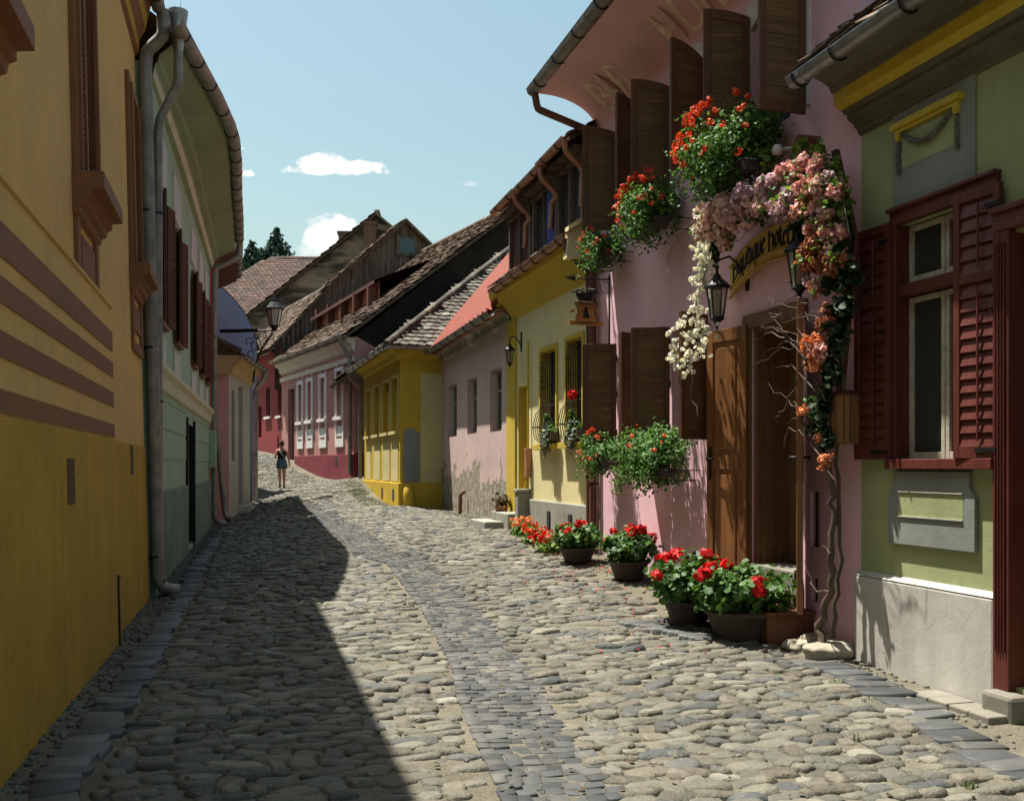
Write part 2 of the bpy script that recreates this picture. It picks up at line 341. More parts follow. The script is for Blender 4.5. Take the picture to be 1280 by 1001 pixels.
while s < 52:
    far = s > 20; d = npr.uniform(.09, .15) if not far else npr.uniform(.12, .18)
    tl_, tr_ = at(LB, s)+.13 if s < LB[-1, 0] else at(LW, s)+.1, at(RB, s)-.15 if s < RB[-1, 0] else at(RW, s)-.2
    tc_ = at(CH, s) if s < CH[-1, 0]-.5 else -99
    t = tl_+npr.uniform(0, .1)
    while t < tr_:
        w = npr.choice([npr.uniform(.10, .17), npr.uniform(.16, .27), npr.uniform(.26, .40)], p=[.38, .44, .18]); hw = w/2; sc = s+d/2+.07*math.sin(t*1.3+s*.5)+npr.normal(0, .012)
        if t+hw < tr_+.05 and abs(t+hw-tc_) > .27+hw*.8:
            Ss.append(sc); Ts.append(t+hw); Wt.append(hw*npr.uniform(.95, 1.08)); Ws.append(d/2*npr.uniform(.98, 1.22)); Hh.append(npr.uniform(.012, .036) if npr.random() > .1 else npr.uniform(-.004, .010))
        t += w*1.0+npr.uniform(-.008, .006)
    s += d*.9
A_ = [np.array(a) for a in (Ss, Ts, Wt, Ws, Hh)]
_pn = np.sin(A_[0]*1.1+A_[1]*.7+1.3*np.sin(A_[1]*1.7))+np.sin(A_[0]*.43-A_[1]*1.9+2)+.6*np.sin(A_[0]*2.3+A_[1]*3.1)   # hollows where sand has buried the stones
A_[4] = A_[4]-np.clip(_pn-1.2, 0, 1)*.012+npr.normal(0, .002, len(A_[4]))
island('cobble', [(.112, .108, .083), (.138, .131, .10), (.098, .096, .078), (.084, .086, .078), (.17, .16, .124), (.128, .116, .086), (.105, .092, .07), (.072, .077, .077), (.21, .198, .16)],
       rough=.66, bump=1.0, bscale=30, bdist=.018, weights=[3, 3, 3, 2, 1.6, 2.4, 2, 1.1, .5], spec=.3, dirt=((.165, .15, .112), 5, .53))
Vv, Fv = domes(A_[0], A_[1], A_[2], A_[3], A_[4], npr.normal(0, .13, len(Ss)))
tag(np_mesh('cobblestone_paving', Vv, Fv, 'cobble', smooth=True), kind='structure')
# pebbles pressed into the sand, along the walls mostly
N = 5200; S = npr.uniform(2.0, 26, N)**1.0; side = npr.random(N)
T = np.where(side < .45, at(LW, S)+npr.random(N)*(np.maximum(at(LB, S)-at(LW, S), .2)), np.where(side < .75, at(RW, S)-npr.random(N)*np.maximum(at(RW, S)-at(RB, S), .15)*.95, at(LB, S)+(at(RB, S)-at(LB, S))*npr.random(N)))
r_ = npr.uniform(.006, .022, N)*np.where(side > .75, .8, 1.0)
Vv, Fv = domes(S, T, r_*1.2, r_, r_*.9, npr.uniform(0, 3, N), base=-.004, n=6)
tag(np_mesh('gravel', Vv, Fv, 'cobble', smooth=True), kind='stuff')
# slabs and setts: low frusta
def blocks(items, name, mat, **kw):
    Vs, Fs = [], []; k = 0
    for (x, y, dx, dy, a, h, zb) in items:
        ca, sa = math.cos(a), math.sin(a); z = gz(x, y); tx, ty = npr.normal(0, .012, 2)
        jj = npr.uniform(-.08, .08, (4, 2))
        for q, zz in ((1.0, zb), (1.0, h*.7), (.93, h)):
            for (i, j), (e, f) in zip(((-1, -1), (1, -1), (1, 1), (-1, 1)), jj):
                a_, b_ = (i+e)*dx*q, (j+f)*dy*q; Vs.append((x+a_*ca-b_*sa, y+a_*sa+b_*ca, z+zz+(tx*a_+ty*b_)*4*(zz > 0)))
        for l in (0, 4):
            for i in range(4): Fs.append((k+l+i, k+l+(i+1) % 4, k+l+4+(i+1) % 4, k+l+4+i))
        Fs.append((k+8, k+9, k+10, k+11)); k += 12
    return tag(np_mesh(name, Vs, Fs, mat), **kw)
island('slate', [(.062, .068, .068), (.082, .085, .083), (.10, .10, .092), (.05, .054, .055)], rough=.6, bump=.5, bscale=14, bdist=.008, spec=.4, dirt=((.17, .15, .11), 5, .58))
island('sett', [(.062, .065, .064), (.076, .078, .075), (.052, .055, .055), (.095, .094, .086)], rough=.7, bump=.5, bscale=22, bdist=.006, dirt=((.145, .135, .112), 2.0, .55))
it = []; s = 2.0
while s < CH[-1, 0]-.6:
    tc_ = at(CH, s); tn = (at(CH, s+.3)-at(CH, s-.3))/.6; ang = math.atan(tn); dv = .098+npr.uniform(-.006, .01)
    t = -.28+npr.uniform(-.015, .015)
    while t < .27:
        w = npr.uniform(.075, .135); x, y = xy(s+npr.normal(0, .004)-tn*(t+w/2)*.9, tc_+t+w/2)
        it.append((x, y, w/2*.95, dv/2*.93, math.atan2(Rst.y, Rst.x)-ang*.9+npr.normal(0, .03), .016+npr.uniform(-.004, .006)-.012*math.cos(t*5), -.01)); t += w
    s += dv
blocks(it, 'gutter_channel', 'sett', kind='structure')
it = []
for C, lo, hi, w0, sg in ((LB, 2.5, LB[-1, 0], .12, -1), (RB, 3.0, st(gp(1029, 829))[0], .17, 1)):
    s = lo
    while s < hi:
        d = npr.uniform(.1, .26); tn = (at(C, s+.3)-at(C, s-.3))/.6; w = w0*npr.uniform(.8, 1.25); x, y = xy(s+d/2, at(C, s)+sg*npr.uniform(-.02, .03))
        it.append((x, y, w, d/2*.94, math.atan2(Rst.y, Rst.x)-math.atan(tn)*.8+npr.normal(0, .05), .022+npr.uniform(-.008, .01), -.02)); s += d
blocks(it, 'slate_edging', 'slate', kind='structure')
it = []
for i in range(15):      # slate doormat laid in the cobbles before the hotel door
    for j in range(2):
        p = gp(792+(i/14)*92+j*2, 777+(i/14)*20); q = p+Rst*(-.34+.36*j)*1.0-Dst*.15
        it.append((q.x+Rst.x*.3, q.y+Rst.y*.3, .17*npr.uniform(.85, 1.05), .038, math.atan2(Rst.y, Rst.x)+npr.normal(0, .03), .042, -.02))
blocks(it, 'slate_threshold', 'slate', kind='structure')
# ------------------------------------------------------------------ building kit
def wall_mb(mb, u0, u1, w0, w1, holes=(), v=0, rev=.2, mi=0, rmi=None):
    us = sorted({u0, u1, *[x for h in holes for x in h[:2]]}); ws = sorted({w0, w1, *[x for h in holes for x in h[2:4]]})
    for a, b in zip(us, us[1:]):
        for c, d in zip(ws, ws[1:]):
            mu, mw = (a+b)/2, (c+d)/2
            if any(h[0] < mu < h[1] and h[2] < mw < h[3] for h in holes): continue
            mb.add([(a, v, c), (a, v, d), (b, v, d), (b, v, c)], [(0, 1, 2, 3)], mi)
    r_ = mi if rmi is None else rmi
    for h in holes:
        a, b, c, d = h[:4]; q = v-(h[4] if len(h) > 4 else rev)
        mb.add([(a, v, c), (a, q, c), (a, q, d), (a, v, d)], [(0, 1, 2, 3)], r_); mb.add([(b, v, c), (b, v, d), (b, q, d), (b, q, c)], [(0, 1, 2, 3)], r_)
        mb.add([(a, v, d), (a, q, d), (b, q, d), (b, v, d)], [(0, 1, 2, 3)], r_); mb.add([(a, v, c), (b, v, c), (b, q, c), (a, q, c)], [(0, 1, 2, 3)], r_)
    return mb
def shell(mb, u0, u1, w0, w1, depth, mi=0, v=0):
    """end walls and back wall"""
    mb.add([(u0, v, w0), (u0, v, w1), (u0, -depth, w1), (u0, -depth, w0)], [(0, 1, 2, 3)], mi)
    mb.add([(u1, v, w0), (u1, -depth, w0), (u1, -depth, w1), (u1, v, w1)], [(0, 1, 2, 3)], mi)
    return mb.add([(u0, -depth, w0), (u0, -depth, w1), (u1, -depth, w1), (u1, -depth, w0)], [(0, 1, 2, 3)], mi)
def tiles(name, parent, O, E, S, le, ls, mat, w=.18, ex=.16, inside=None, jit=1.0, seed=1, th=.016, e0=0.0):
    """overlapping flat clay tiles with rounded tails on a sloping plane; E along the eave, S up the slope"""
    O, E, S = np.array(O, float), np.array(Vector(E).normalized()), np.array(Vector(S).normalized()); Nn = np.cross(E, S)
    if Nn[2] < 0: Nn = -Nn
    r = np.random.default_rng(seed); ee, ss = [], []
    for j in range(int(ls/ex)+1):
        for i in range(int((le-e0)/w)+1):
            e_, s_ = e0+i*w+(w/2 if j % 2 else 0), j*ex
            if inside is None or inside(e_, s_): ee.append(e_); ss.append(s_)
    n = len(ee)
    if not n: return None
    ee, ss = np.array(ee), np.array(ss); L = ex*1.75
    ol = np.array([(-.49, 1.), (.49, 1.), (.49, .12), (.27, 0), (-.27, 0), (-.49, .12)])
    a = ol[:, 0][None]*w+r.normal(0, .006*jit, n)[:, None]; b = ol[:, 1][None]*L+r.normal(0, .010*jit, n)[:, None]
    rot = r.normal(0, .025*jit, n)[:, None]; a2 = a-b*rot; b2 = b+a*rot
    lift = (th*2.2*(1-ol[:, 1])[None])+r.normal(0, .005*jit, n)[:, None]+ol[:, 0][None]*r.normal(0, .012*jit, n)[:, None]
    Ve = []
    for dz in (lift, lift-th):
        Ve.append(O+(ee[:, None]+a2)[..., None]*E+(ss[:, None]+b2)[..., None]*S+dz[..., None]*Nn)
    Vv = np.concatenate(Ve, 1).reshape(-1, 3); F = [[0, 1, 2, 5], [5, 2, 3, 4]]+[[i, (i+1) % 6, (i+1) % 6+6, i+6] for i in (1, 2, 3, 4)]
    off = (np.arange(n)*12)[:, None, None]; F = (np.array(F)[None]+off).reshape(-1, 4)
    return np_mesh(name, Vv, F, mat, parent)
def sweep(mb, pts, prof, mi=0, smooth=True):
    """closed profile (side, up) along a mostly level path"""
    pts = [Vector(p) for p in pts]; m = len(pts); n = len(prof); vs = []
    for i, p in enumerate(pts):
        d = (pts[min(i+1, m-1)]-pts[max(i-1, 0)]); h = Vector((d.y, -d.x, 0)); h = h.normalized() if h.length > 1e-6 else Vector((1, 0, 0))
        vs += [p+h*a+Vector((0, 0, b)) for a, b in prof]
    mb.add(vs, [(i*n+j, i*n+(j+1) % n, (i+1)*n+(j+1) % n, (i+1)*n+j) for i in range(m-1) for j in range(n)], mi, smooth)
    mb.add(vs[:n]+vs[-n:], [tuple(range(n)), tuple(range(2*n-1, n-1, -1))], mi)
def gutter(parent, pts, r, mat, bracket='iron', step=.9, name='gutter', bname='gutter_bracket'):
    mb = MB(); k = 10
    prof = [(r*math.cos(math.pi+math.pi*i/k), r*math.sin(math.pi+math.pi*i/k)) for i in range(k+1)]
    prof = [(-r*1.12, .012)]+prof+[(r*1.12, .012), (r*.9, 0)]+[((r-.008)*math.cos(-math.pi*i/k), (r-.008)*math.sin(-math.pi*i/k)) for i in range(1, k)]+[(-r*.9, 0)]
    sweep(mb, pts, prof)
    P = [Vector(p) for p in pts]; br = mb
    for a, b in zip(P, P[1:]):
        L = (b-a).length; d = (b-a).normalized(); h = Vector((d.y, -d.x, 0)).normalized(); n = max(1, int(L/step))
        for i in range(n):
            c = a+(b-a)*((i+.5)/n); q = [c+h*(r+.012)*math.cos(t)+Vector((0, 0, (r+.012)*math.sin(t))) for t in np.linspace(math.pi-.0, 2*math.pi+.25, 10)]
            br.tube(q, .009, 5, 1)
        for i in range(max(1, int(L/2.2))):    # joint sleeves
            c = a+(b-a)*((i+.25)/max(1, int(L/2.2))); q = [c+h*(r+.005)*math.cos(t)+Vector((0, 0, (r+.005)*math.sin(t))) for t in np.linspace(math.pi, 2*math.pi, 10)]
            for x, y in zip(q, q[1:]): br.add([x-d*.03, x+d*.03, y+d*.03, y-d*.03], [(0, 1, 2, 3)], 0)
    return mb.build(name, [mat, bracket], parent)
def pipe(parent, pts, r, mat, clamps=(), name='downspout', n=14, cmat='iron'):
    # round the bends a little
    P = [Vector(p) for p in pts]; Q = [P[0]]
    for a, b, c in zip(P, P[1:], P[2:]):
        e = min((b-a).length, (c-b).length, r*2.2)*.5
        Q += [b+(a-b).normalized()*e, b+((a-b).normalized()+(c-b).normalized())*e*.18, b+(c-b).normalized()*e]
    Q.append(P[-1]); mb = MB(); mb.tube(Q, r, n); o = mb.build(name, mat, parent); c_ = MB()
    for cl in clamps:
        cl = Vector(cl); c_.tube([cl-Vector((0, 0, .014)), cl+Vector((0, 0, .014))], r+.008, n); c_.box(cl.x-.01, cl.x+.01, cl.y-r-.09, cl.y, cl.z-.01, cl.z+.01)
    if clamps: c_.build('pipe_clamp', cmat, o)
    return o
def louvre_mb(mb, w, z0, z1, t=.035, mid=None, slat=.062, st=.055, lean=.5, mi=0):
    """slatted panel in its own axes: x width, y thickness, z up"""
    mb.box(0, st, -t/2, t/2, z0, z1, mi); mb.box(w-st, w, -t/2, t/2, z0, z1, mi)
    rails = [z0, z1-st*1.2]+([mid] if mid else [])
    hs = sorted([z0+st*1.6]+([mid, mid+st*1.2] if mid else [])+[z1-st*1.2])
    mb.box(st, w-st, -t/2, t/2, z0, z0+st*1.6, mi); mb.box(st, w-st, -t/2, t/2, z1-st*1.2, z1, mi)
    if mid: mb.box(st, w-st, -t/2, t/2, mid, mid+st*1.2, mi)
    for a, b in zip(hs[::2], hs[1::2]):
        n = max(1, int((b-a)/slat))
        for i in range(n):
            c = a+(i+.5)*(b-a)/n; hh = (b-a)/n*.60; mb.obox((w/2, 0, c), (w/2-st*.9, 0, 0), (0, t*.30, -hh), (0, .004, .001), mi)
        mb.box(w*.42, w*.42+.014, t*.5, t*.5+.014, a+.03, b-.03, mi)
def place(o, u, v, w, th): o.location = (u, v, w); o.rotation_euler = (0, 0, th); return o
def board_shutter(parent, u, v, w0, w1, wd, deg, mats, rise=0, label=None, t=.04):
    """ledged door-like shutter: stiles and rails round a boarded panel; hinge side is x=0"""
    mb = MB(); H = w1-w0; st = .07
    def top(x): return H-rise*(1-x/wd)**2
    xs = [0, wd*.25, wd*.5, wd*.75, wd]
    mb.prism([(0, 0), (st, 0), (st, top(st)-.0), (0, top(0))], -t/2, t/2, 'uz'); mb.prism([(wd-st, 0), (wd, 0), (wd, top(wd)), (wd-st, top(wd-st))], -t/2, t/2, 'uz')
    q = [st+(wd-2*st)*i/5 for i in range(6)]
    mb.prism([(x, top(x)-.10) for x in q]+[(x, top(x)-.0) for x in q[::-1]], -t/2+.002, t/2-.002, 'uz'); mb.box(st, wd-st, -t/2+.002, t/2-.002, 0, .1)
    # planks between, lying level
    n = 9 if H > 1.2 else 6; hz = (top(st)-.2)/n
    for i in range(n):
        j = rnd.uniform(-.0015, .0015); mb.box(st-.004, wd-st+.004, -t*.2+j, t*.2+j, .1+i*hz+.0004, .1+(i+1)*hz-.0004, 1)
    mb.prism([(x, .1+n*hz) for x in (st-.004, wd-st+.004)][:1]+[(wd-st+.004, .1+n*hz)]+[(x, top(x)-.07) for x in q[::-1]], -t*.2, t*.2, 'uz', 1)
    for zz in (.0+H*.12, H*.5, H*.86): mb.tube([(-.004, -t/2-.006, zz-.04), (-.004, -t/2-.006, zz+.04)], .011, 6, 2)
    o = mb.build('shutter', mats, parent, bevel=.004); place(o, u, v, w0, R(deg)); o.rotation_euler = (0, 0, R(deg))
    if label: o['label'] = label
    return o
def window_part(parent, u0, u1, w0, w1, v, mat, pane='glass', fw=.05, t=.05, cols=2, rows=(.0,), name='window', curtain=None):
    """casement frame with mullions; pane behind as sub-part"""
    mb = MB(); mb.box(u0, u0+fw, v, v+t, w0, w1); mb.box(u1-fw, u1, v, v+t, w0, w1); mb.box(u0+fw, u1-fw, v, v+t, w0, w0+fw); mb.box(u0+fw, u1-fw, v, v+t, w1-fw, w1)
    for i in range(1, cols): c = u0+(u1-u0)*i/cols; mb.box(c-fw*.6, c+fw*.6, v+.002, v+t*1.1, w0+fw, w1-fw)
    for r_ in rows:
        if r_ > 0: c = w0+(w1-w0)*r_; mb.box(u0+fw, u1-fw, v+.004, v+t*.9, c-fw*.45, c+fw*.45)
    o = mb.build(name, mat, parent, bevel=.004)
    p = MB(); p.box(u0+fw*.5, u1-fw*.5, v+t*.3, v+t*.4, w0+fw*.5, w1-fw*.5); p.build('pane', pane, o)
    if curtain:
        c = MB(); n = 24; vv = v-.05
        for a, b in ((u0+fw*.3, u0+(u1-u0)*.34), (u1-(u1-u0)*.34, u1-fw*.3)):
            c.add([(a+(b-a)*i/n, vv+.015*math.sin(i*1.6), w) for w in (w0, w1) for i in range(n+1)], [(i, i+1, i+n+2, i+n+1) for i in range(n)], 0, True)
        c.build('curtain', curtain, o)
    return o
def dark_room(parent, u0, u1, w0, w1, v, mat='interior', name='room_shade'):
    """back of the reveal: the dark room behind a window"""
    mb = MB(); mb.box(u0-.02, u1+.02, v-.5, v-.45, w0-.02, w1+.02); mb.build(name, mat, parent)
# ------------------------------------------------------------------ plants
def leaves(C, rad, n, size, r, up=.6, shell_=.55, squash=None):
    """n folded leaves spread through an ellipsoid; returns verts, quad faces"""
    d = r.normal(size=(n, 3)); d /= np.linalg.norm(d, axis=1)[:, None]; rr = (shell_+(1-shell_)*r.random(n))**1.0
    lump = 1+.28*np.sin(d[:, 0]*5.1+C[0]*9)*np.sin(d[:, 2]*4.3+C[1]*7)+.12*np.sin(d[:, 1]*11+C[2]*5)
    P = np.array(C)+d*np.array(rad)*(rr*lump)[:, None]
    return leaf_quads(P, d, size, r, up)
def leaf_quads(P, d, size, r, up=.6, asp=1.0):
    n = len(P); N = d*(.7)+np.array([0, 0, up])+r.normal(size=(n, 3))*.55; N /= np.linalg.norm(N, axis=1)[:, None]
    a = r.normal(size=(n, 3)); A = np.cross(N, a); A /= np.linalg.norm(A, axis=1)[:, None]+1e-9; B = np.cross(N, A); s = size*r.uniform(.6, 1.25, n)[:, None]
    A, B = A*s*.5*asp, B*s*.5; f = N*s*.16
    V = np.stack([P-B*1.0, P-B*.35+A+f, P+B*.65+A*.85+f, P+B*1.0, P+B*.65-A*.85+f, P-B*.35-A+f], 1).reshape(-1, 3)
    F = np.array([[0, 1, 2, 3], [0, 3, 4, 5]])[None]+(np.arange(n)*6)[:, None, None]; return V, F.reshape(-1, 4)
def petals(C, rad, n, size, r, flat=0.0):
    d = r.normal(size=(n, 3)); d /= np.linalg.norm(d, axis=1)[:, None]; P = np.array(C)+d*np.array(rad)*r.uniform(.7, 1.05, n)[:, None]
    N = d+r.normal(size=(n, 3))*.35; N /= np.linalg.norm(N, axis=1)[:, None]; a = r.normal(size=(n, 3)); A = np.cross(N, a); A /= np.linalg.norm(A, axis=1)[:, None]; B = np.cross(N, A)
    s = size*r.uniform(.7, 1.2, n)[:, None]*.5
    V = np.stack([P-A*s-B*s*.8, P+A*s-B*s, P+A*s*1.0+B*s+N*s*.3, P-A*s*.9+B*s*.9+N*s*.2], 1).reshape(-1, 3)
    return V, (np.array([[0, 1, 2, 3]])+(np.arange(n)*4)[:, None])
def cat_(parts):
    Vs, Fs, k = [], [], 0
    for V, F in parts: Vs.append(V); Fs.append(F+k); k += len(V)
    return np.concatenate(Vs), np.concatenate(Fs)
# ------------------------------------------------------------------ shared materials
simple('iron', (.02, .02, .022), .5, metal=.6, var=.3)
simple('zinc', (.30, .30, .29), .45, metal=.75, var=.3, scale=5, bump=.2)
simple('zinc_old', (.25, .235, .21), .6, metal=.45, var=.35, scale=4, bump=.25)
simple('copper_paint', (.36, .17, .10), .45, metal=.25, var=.22, scale=4)
simple('brown_pipe', (.13, .055, .035), .5, metal=.1, var=.25, scale=4)
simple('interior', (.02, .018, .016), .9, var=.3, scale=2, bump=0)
glass('glass')
s_ = NT('glass_pale'); s_.col((.10, .115, .11)); s_.rough(.06, .9); _t = s_.n('ShaderNodeBsdfTransparent'); _m = s_.n('ShaderNodeMixShader'); _f = s_.n('ShaderNodeFresnel'); s_.l(s_.math('ADD', _f.outputs[0], .2), _m.inputs[0]); s_.l(_t.outputs[0], _m.inputs[1]); s_.l(s_.b.outputs[0], _m.inputs[2]); s_.l(_m.outputs[0], s_.out.inputs[0])
stucco_later = 1
simple('curtain_white', (.62, .63, .56), .9, var=.15, scale=3, bump=0)
simple('white_trim', (.58, .56, .52), .7, var=.12, scale=5)
wood('shutter_board', (.105, .056, .022), (.19, .105, .04), axis=0, scale=16)
wood('shutter_stile', (.095, .042, .02), (.15, .07, .033), axis=2, scale=16)
wood('door_wood', (.13, .05, .016), (.25, .105, .034), axis=2, scale=12, rough=.42, spec=.5)
wood('dark_door', (.13, .065, .03), (.22, .12, .055), axis=2, scale=10)
wood('oxblood', (.082, .017, .012), (.125, .028, .019), axis=2, scale=10, rough=.5, spec=.4, bump=.2)
wood('old_plank', (.045, .034, .026), (.19, .15, .115), axis=2, scale=9, rough=.85, spec=.1)
wood('red_plank', (.085, .03, .02), (.14, .06, .04), axis=2, scale=9, rough=.8, spec=.15)
TILE_OLD = [(.17, .115, .08), (.19, .135, .10), (.15, .105, .08), (.21, .16, .12), (.13, .10, .08), (.23, .19, .15)]
island('tile_old', TILE_OLD, .9, .5, 12, .006, dirt=((.07, .07, .05), 2.0, .55), weights=[3, 3, 3, 2, 2, 1])
island('tile_grey', [(.10, .086, .068), (.125, .112, .09), (.08, .068, .054), (.155, .142, .118), (.062, .054, .044), (.10, .076, .056)], .9, .5, 12, .006, weights=[3, 2.5, 2, 1.5, 2, 1])
island('tile_red', [(.36, .13, .07), (.42, .17, .09), (.3, .11, .06)], .8, .3, 12, .004)
# ================================================================== RIGHT ROW, near: green house
stucco('green_plaster', (.34, .38, .19), patch=(.40, .42, .26), patch_amt=.78)
stucco('grey_green_plaster', (.24, .26, .23), .25)
stucco('cement_plaster', (.52, .50, .45), .3, .4, .3, cracks=True); stucco('kerb_stone', (.21, .195, .16), .3, .2, .4)
simple('yellow_trim', (.52, .38, .03), .65, var=.15, scale=6)
simple('olive_cornice', (.115, .11, .07), .8, var=.25, scale=5)
simple('swag_grey', (.12, .12, .1), .9, var=.5, scale=30, bump=.5)
simple('window_cream', (.42, .40, .32), .6, var=.3, scale=18)
A = Fr((5.14-.28*1.0, 1.0), (5.14-.28*8.17, 8.17)); L = A.L
G1 = empty('green_house', A.M, 'olive green plastered house with grey plinth and oxblood shutters', 'house')
wu0, wu1 = A.u(1247), A.u(1120); ww0, ww1 = 1.68, 3.50; du1 = A.u(1268); du0 = du1-1.15
pu0, pu1 = A.u(1221), A.u(1118)
mb = MB(); wall_mb(mb, 0, L, -.5, 4.5, [(wu0, wu1, ww0, ww1, .2), (du0, du1, .2, 3.18, .35)]); shell(mb, 0, L, -.5, 4.8, 7); mb.build('wall', 'green_plaster', G1)
pl = [(-.5, -1)]; mb = MB(); mb.box(A.u(1250), L+.02, .0, .055, -.5, .765); mb.add([(A.u(1250), 0, .80), (L+.02, 0, .80), (L+.02, .055, .765), (A.u(1250), .055, .765)], [(0, 1, 2, 3)]); mb.box(0, du0-.2, 0, .055, -.5, .765)
mb.build('plinth', 'cement_plaster', G1, bevel=.02); mb = MB(); mb.box(A.u(1250)-.001, A.u(1290), 0, .16, -.5, .17); mb.build('post_base', 'kerb_stone', G1, bevel=.03)
mb = MB(); mb.box(pu0, pu1, 0, .018, ww1+.02, 4.36); mb.build('window_panel', 'grey_green_plaster', G1, bevel=.006); mb = MB(); mb.prism([(pu0-.02, 1.30), (pu0-.02, 1.05), (pu1+.03, 1.05), (pu1+.03, 1.42), (pu1-.03, 1.5), (pu1-.03, ww0-.07), (pu0+.04, ww0-.07), (pu0+.04, 1.5), (pu0-.02, 1.42)], 0, .035, 'uz')
mb.build('apron_panel', 'grey_green_plaster', G1, bevel=.006)
mb = MB(); mb.box(A.u(1209), A.u(1128), .034, .037, 1.27, 1.45); mb.build('panel_inset', 'green_plaster', G1); mb = MB(); mb.box(A.u(1200, v=.02), A.u(1130), .0175, .02, 3.92, 4.20); mb.build('panel_inset', 'green_plaster', G1)
mb = MB(); a, b = A.u(1209), A.u(1128)
for q in ((a-.0, b, 1.262, 1.27), (a, b, 1.45, 1.458)): mb.box(q[0], q[1], .03, .046, q[2], q[3])
mb.build('inset_edge', 'cement_plaster', G1)
# garland relief over the window
mb = MB(); a, b = A.u(1204), A.u(1124); mb.box(a-.03, b+.03, 0.01, .07, 4.22, 4.27); mb.box(a, b, .01, .05, 4.19, 4.22)
for c in (a+.03, b-.03): mb.prism([(c-.03, 4.20), (c-.02, 4.13), (c+.02, 4.13), (c+.03, 4.20)], .01, .05, 'uz')
o = mb.build('relief', 'yellow_trim', G1, bevel=.006); sw = MB()
for i in range(34):
    t = i/33; uu = a+.08+(b-a-.16)*t; z = 4.17-.12*math.sin(math.pi*t)*1.0; sw.lathe([(.0, -.02), (.016+.016*math.sin(math.pi*t), -.008), (.016+.016*math.sin(math.pi*t), .008), (0, .02)], (uu, .035, z), 6)
for c in (a+.03, b-.03):
    for i in range(12): sw.lathe([(0, -.018), (.02, -.004), (.018, .008), (0, .018)], (c+rnd.uniform(-.006, .006), .03, 4.12-i*.021), 6)
sw.build('garland', 'swag_grey', o)
# cornice
mb = MB(); prof = [(0, 4.34), (.03, 4.36), (.035, 4.39), (.06, 4.405), (.07, 4.43), (.11, 4.45), (.13, 4.47), (.13, 4.50), (.155, 4.50), (.185, 4.53), (.25, 4.57), (.255, 4.66), (.28, 4.66), (.30, 4.71), (.38, 4.75), (.44, 4.77), (.44, 4.83)]
mis = [0]*9+[1, 1]+[0]*5; mb.loft(prof, 0, L, mis=mis)
mb.prism([(v, z) for v, z in prof]+[(0, 4.83)], L-.001, L+.004, 'vz', 0); mb.prism([(0.15, 4.50), (.185, 4.53), (.25, 4.57), (.255, 4.66), (.1, 4.66), (.1, 4.5)], L+.004, L+.008, 'vz', 1); mb.build('cornice', ['olive_cornice', 'yellow_trim'], G1)
gutter(G1, [(0, .50, 4.84), (L-.02, .50, 4.82), (L+.2, .50, 4.82)], .075, 'zinc', step=.75)
mb = MB(); mb.prism([(.5, 4.80), (-3.5, 8.2), (-7.0, 4.9), (-7, 4.8)], 0, L, 'vz'); rf = mb.build('roof', 'old_plank', G1)
tiles('roof_tiles', G1, (0, .54, 4.86), (1, 0, 0), (0, -4, 3.4), L+.12, 5.2, 'tile_old', w=.18, ex=.15, seed=3, jit=1.6)
# window: outer box, casements with top lights, curtain
mb = MB(); f = .065
mb.box(wu0-.03, wu1+.03, -.02, .04, ww1-.005, ww1+.1); mb.box(wu0-.04, wu1+.04, 0, .07, ww1+.1, ww1+.13); mb.box(wu0-.03, wu0+.035, -.15, .035, ww0, ww1); mb.box(wu1-.035, wu1+.03, -.15, .035, ww0, ww1)
mb.box(wu0-.03, wu1+.03, -.15, .085, ww0-.055, ww0+.02); mb.box(wu0, wu1, -.15, -.0, ww0+1.27, ww0+1.36)
W1_ = mb.build('window', 'oxblood', G1, bevel=.006)
mid = (wu0+wu1)/2+.09; zt = ww0+1.27
def casement(par, a, b, c, d, v, mat='window_cream', gl='glass_pale', cur=True):
    m = MB(); q = .04; m.box(a, a+q, v, v+.04, c, d); m.box(b-q, b, v, v+.04, c, d); m.box(a+q, b-q, v, v+.04, c, c+q*1.3); m.box(a+q, b-q, v, v+.04, d-q, d)
    o = m.build('sash', mat, par, bevel=.004); p = MB(); p.box(a+q*.6, b-q*.6, v+.012, v+.016, c+q*.6, d-q*.6); p.build('pane', gl, par)
    return o
for a, b in ((wu0+.035, mid-.004), (mid+.004, wu1-.035)):
    casement(W1_, a, b, ww0+.02, zt-.01, -.13); casement(W1_, a, b, zt+.1, ww1-.01, -.13)
mb = MB(); n = 40
for (a, b, lo, hi) in ((wu0+.06, wu0+.4, ww0, ww1), (wu1-.19, wu1-.045, ww0, ww1), (mid-.05, mid+.17, ww0, ww1)):
    mb.add([(a+(b-a)*i/n, -.165+.012*math.sin(i*1.3)+.005*math.sin(i*3.1), w) for w in (lo, hi) for i in range(n+1)], [(i, i+1, i+n+2, i+n+1) for i in range(n)], 0, True)
mb.build('curtain', 'curtain_white', W1_)
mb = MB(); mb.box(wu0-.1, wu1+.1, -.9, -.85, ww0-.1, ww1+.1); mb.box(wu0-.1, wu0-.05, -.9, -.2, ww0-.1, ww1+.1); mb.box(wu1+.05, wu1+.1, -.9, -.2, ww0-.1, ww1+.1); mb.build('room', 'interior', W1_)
for hu, deg, wd, lab in ((wu1+.0, 3, .42, 'slatted shutter folded back against the wall'), (wu0-.085, 5, .40, 'slatted shutter half closed over the window')):
    mb = MB(); louvre_mb(mb, wd, .02, ww1-ww0+.03, mid=1.22, slat=.088, t=.04)
    o = mb.build('shutter', 'oxblood', G1, bevel=.003); place(o, hu, .045, ww0, R(deg)); o['label'] = lab
    k = MB(); k.box(.02, wd*.5, .02, .03, .06, .09); k.tube([(.05, .02, 1.0), (.05, .05, 1.0)], .008, 6); k.box(.0, .12, .02, .028, 1.7, 1.73); k.build('hinge', 'iron', o)
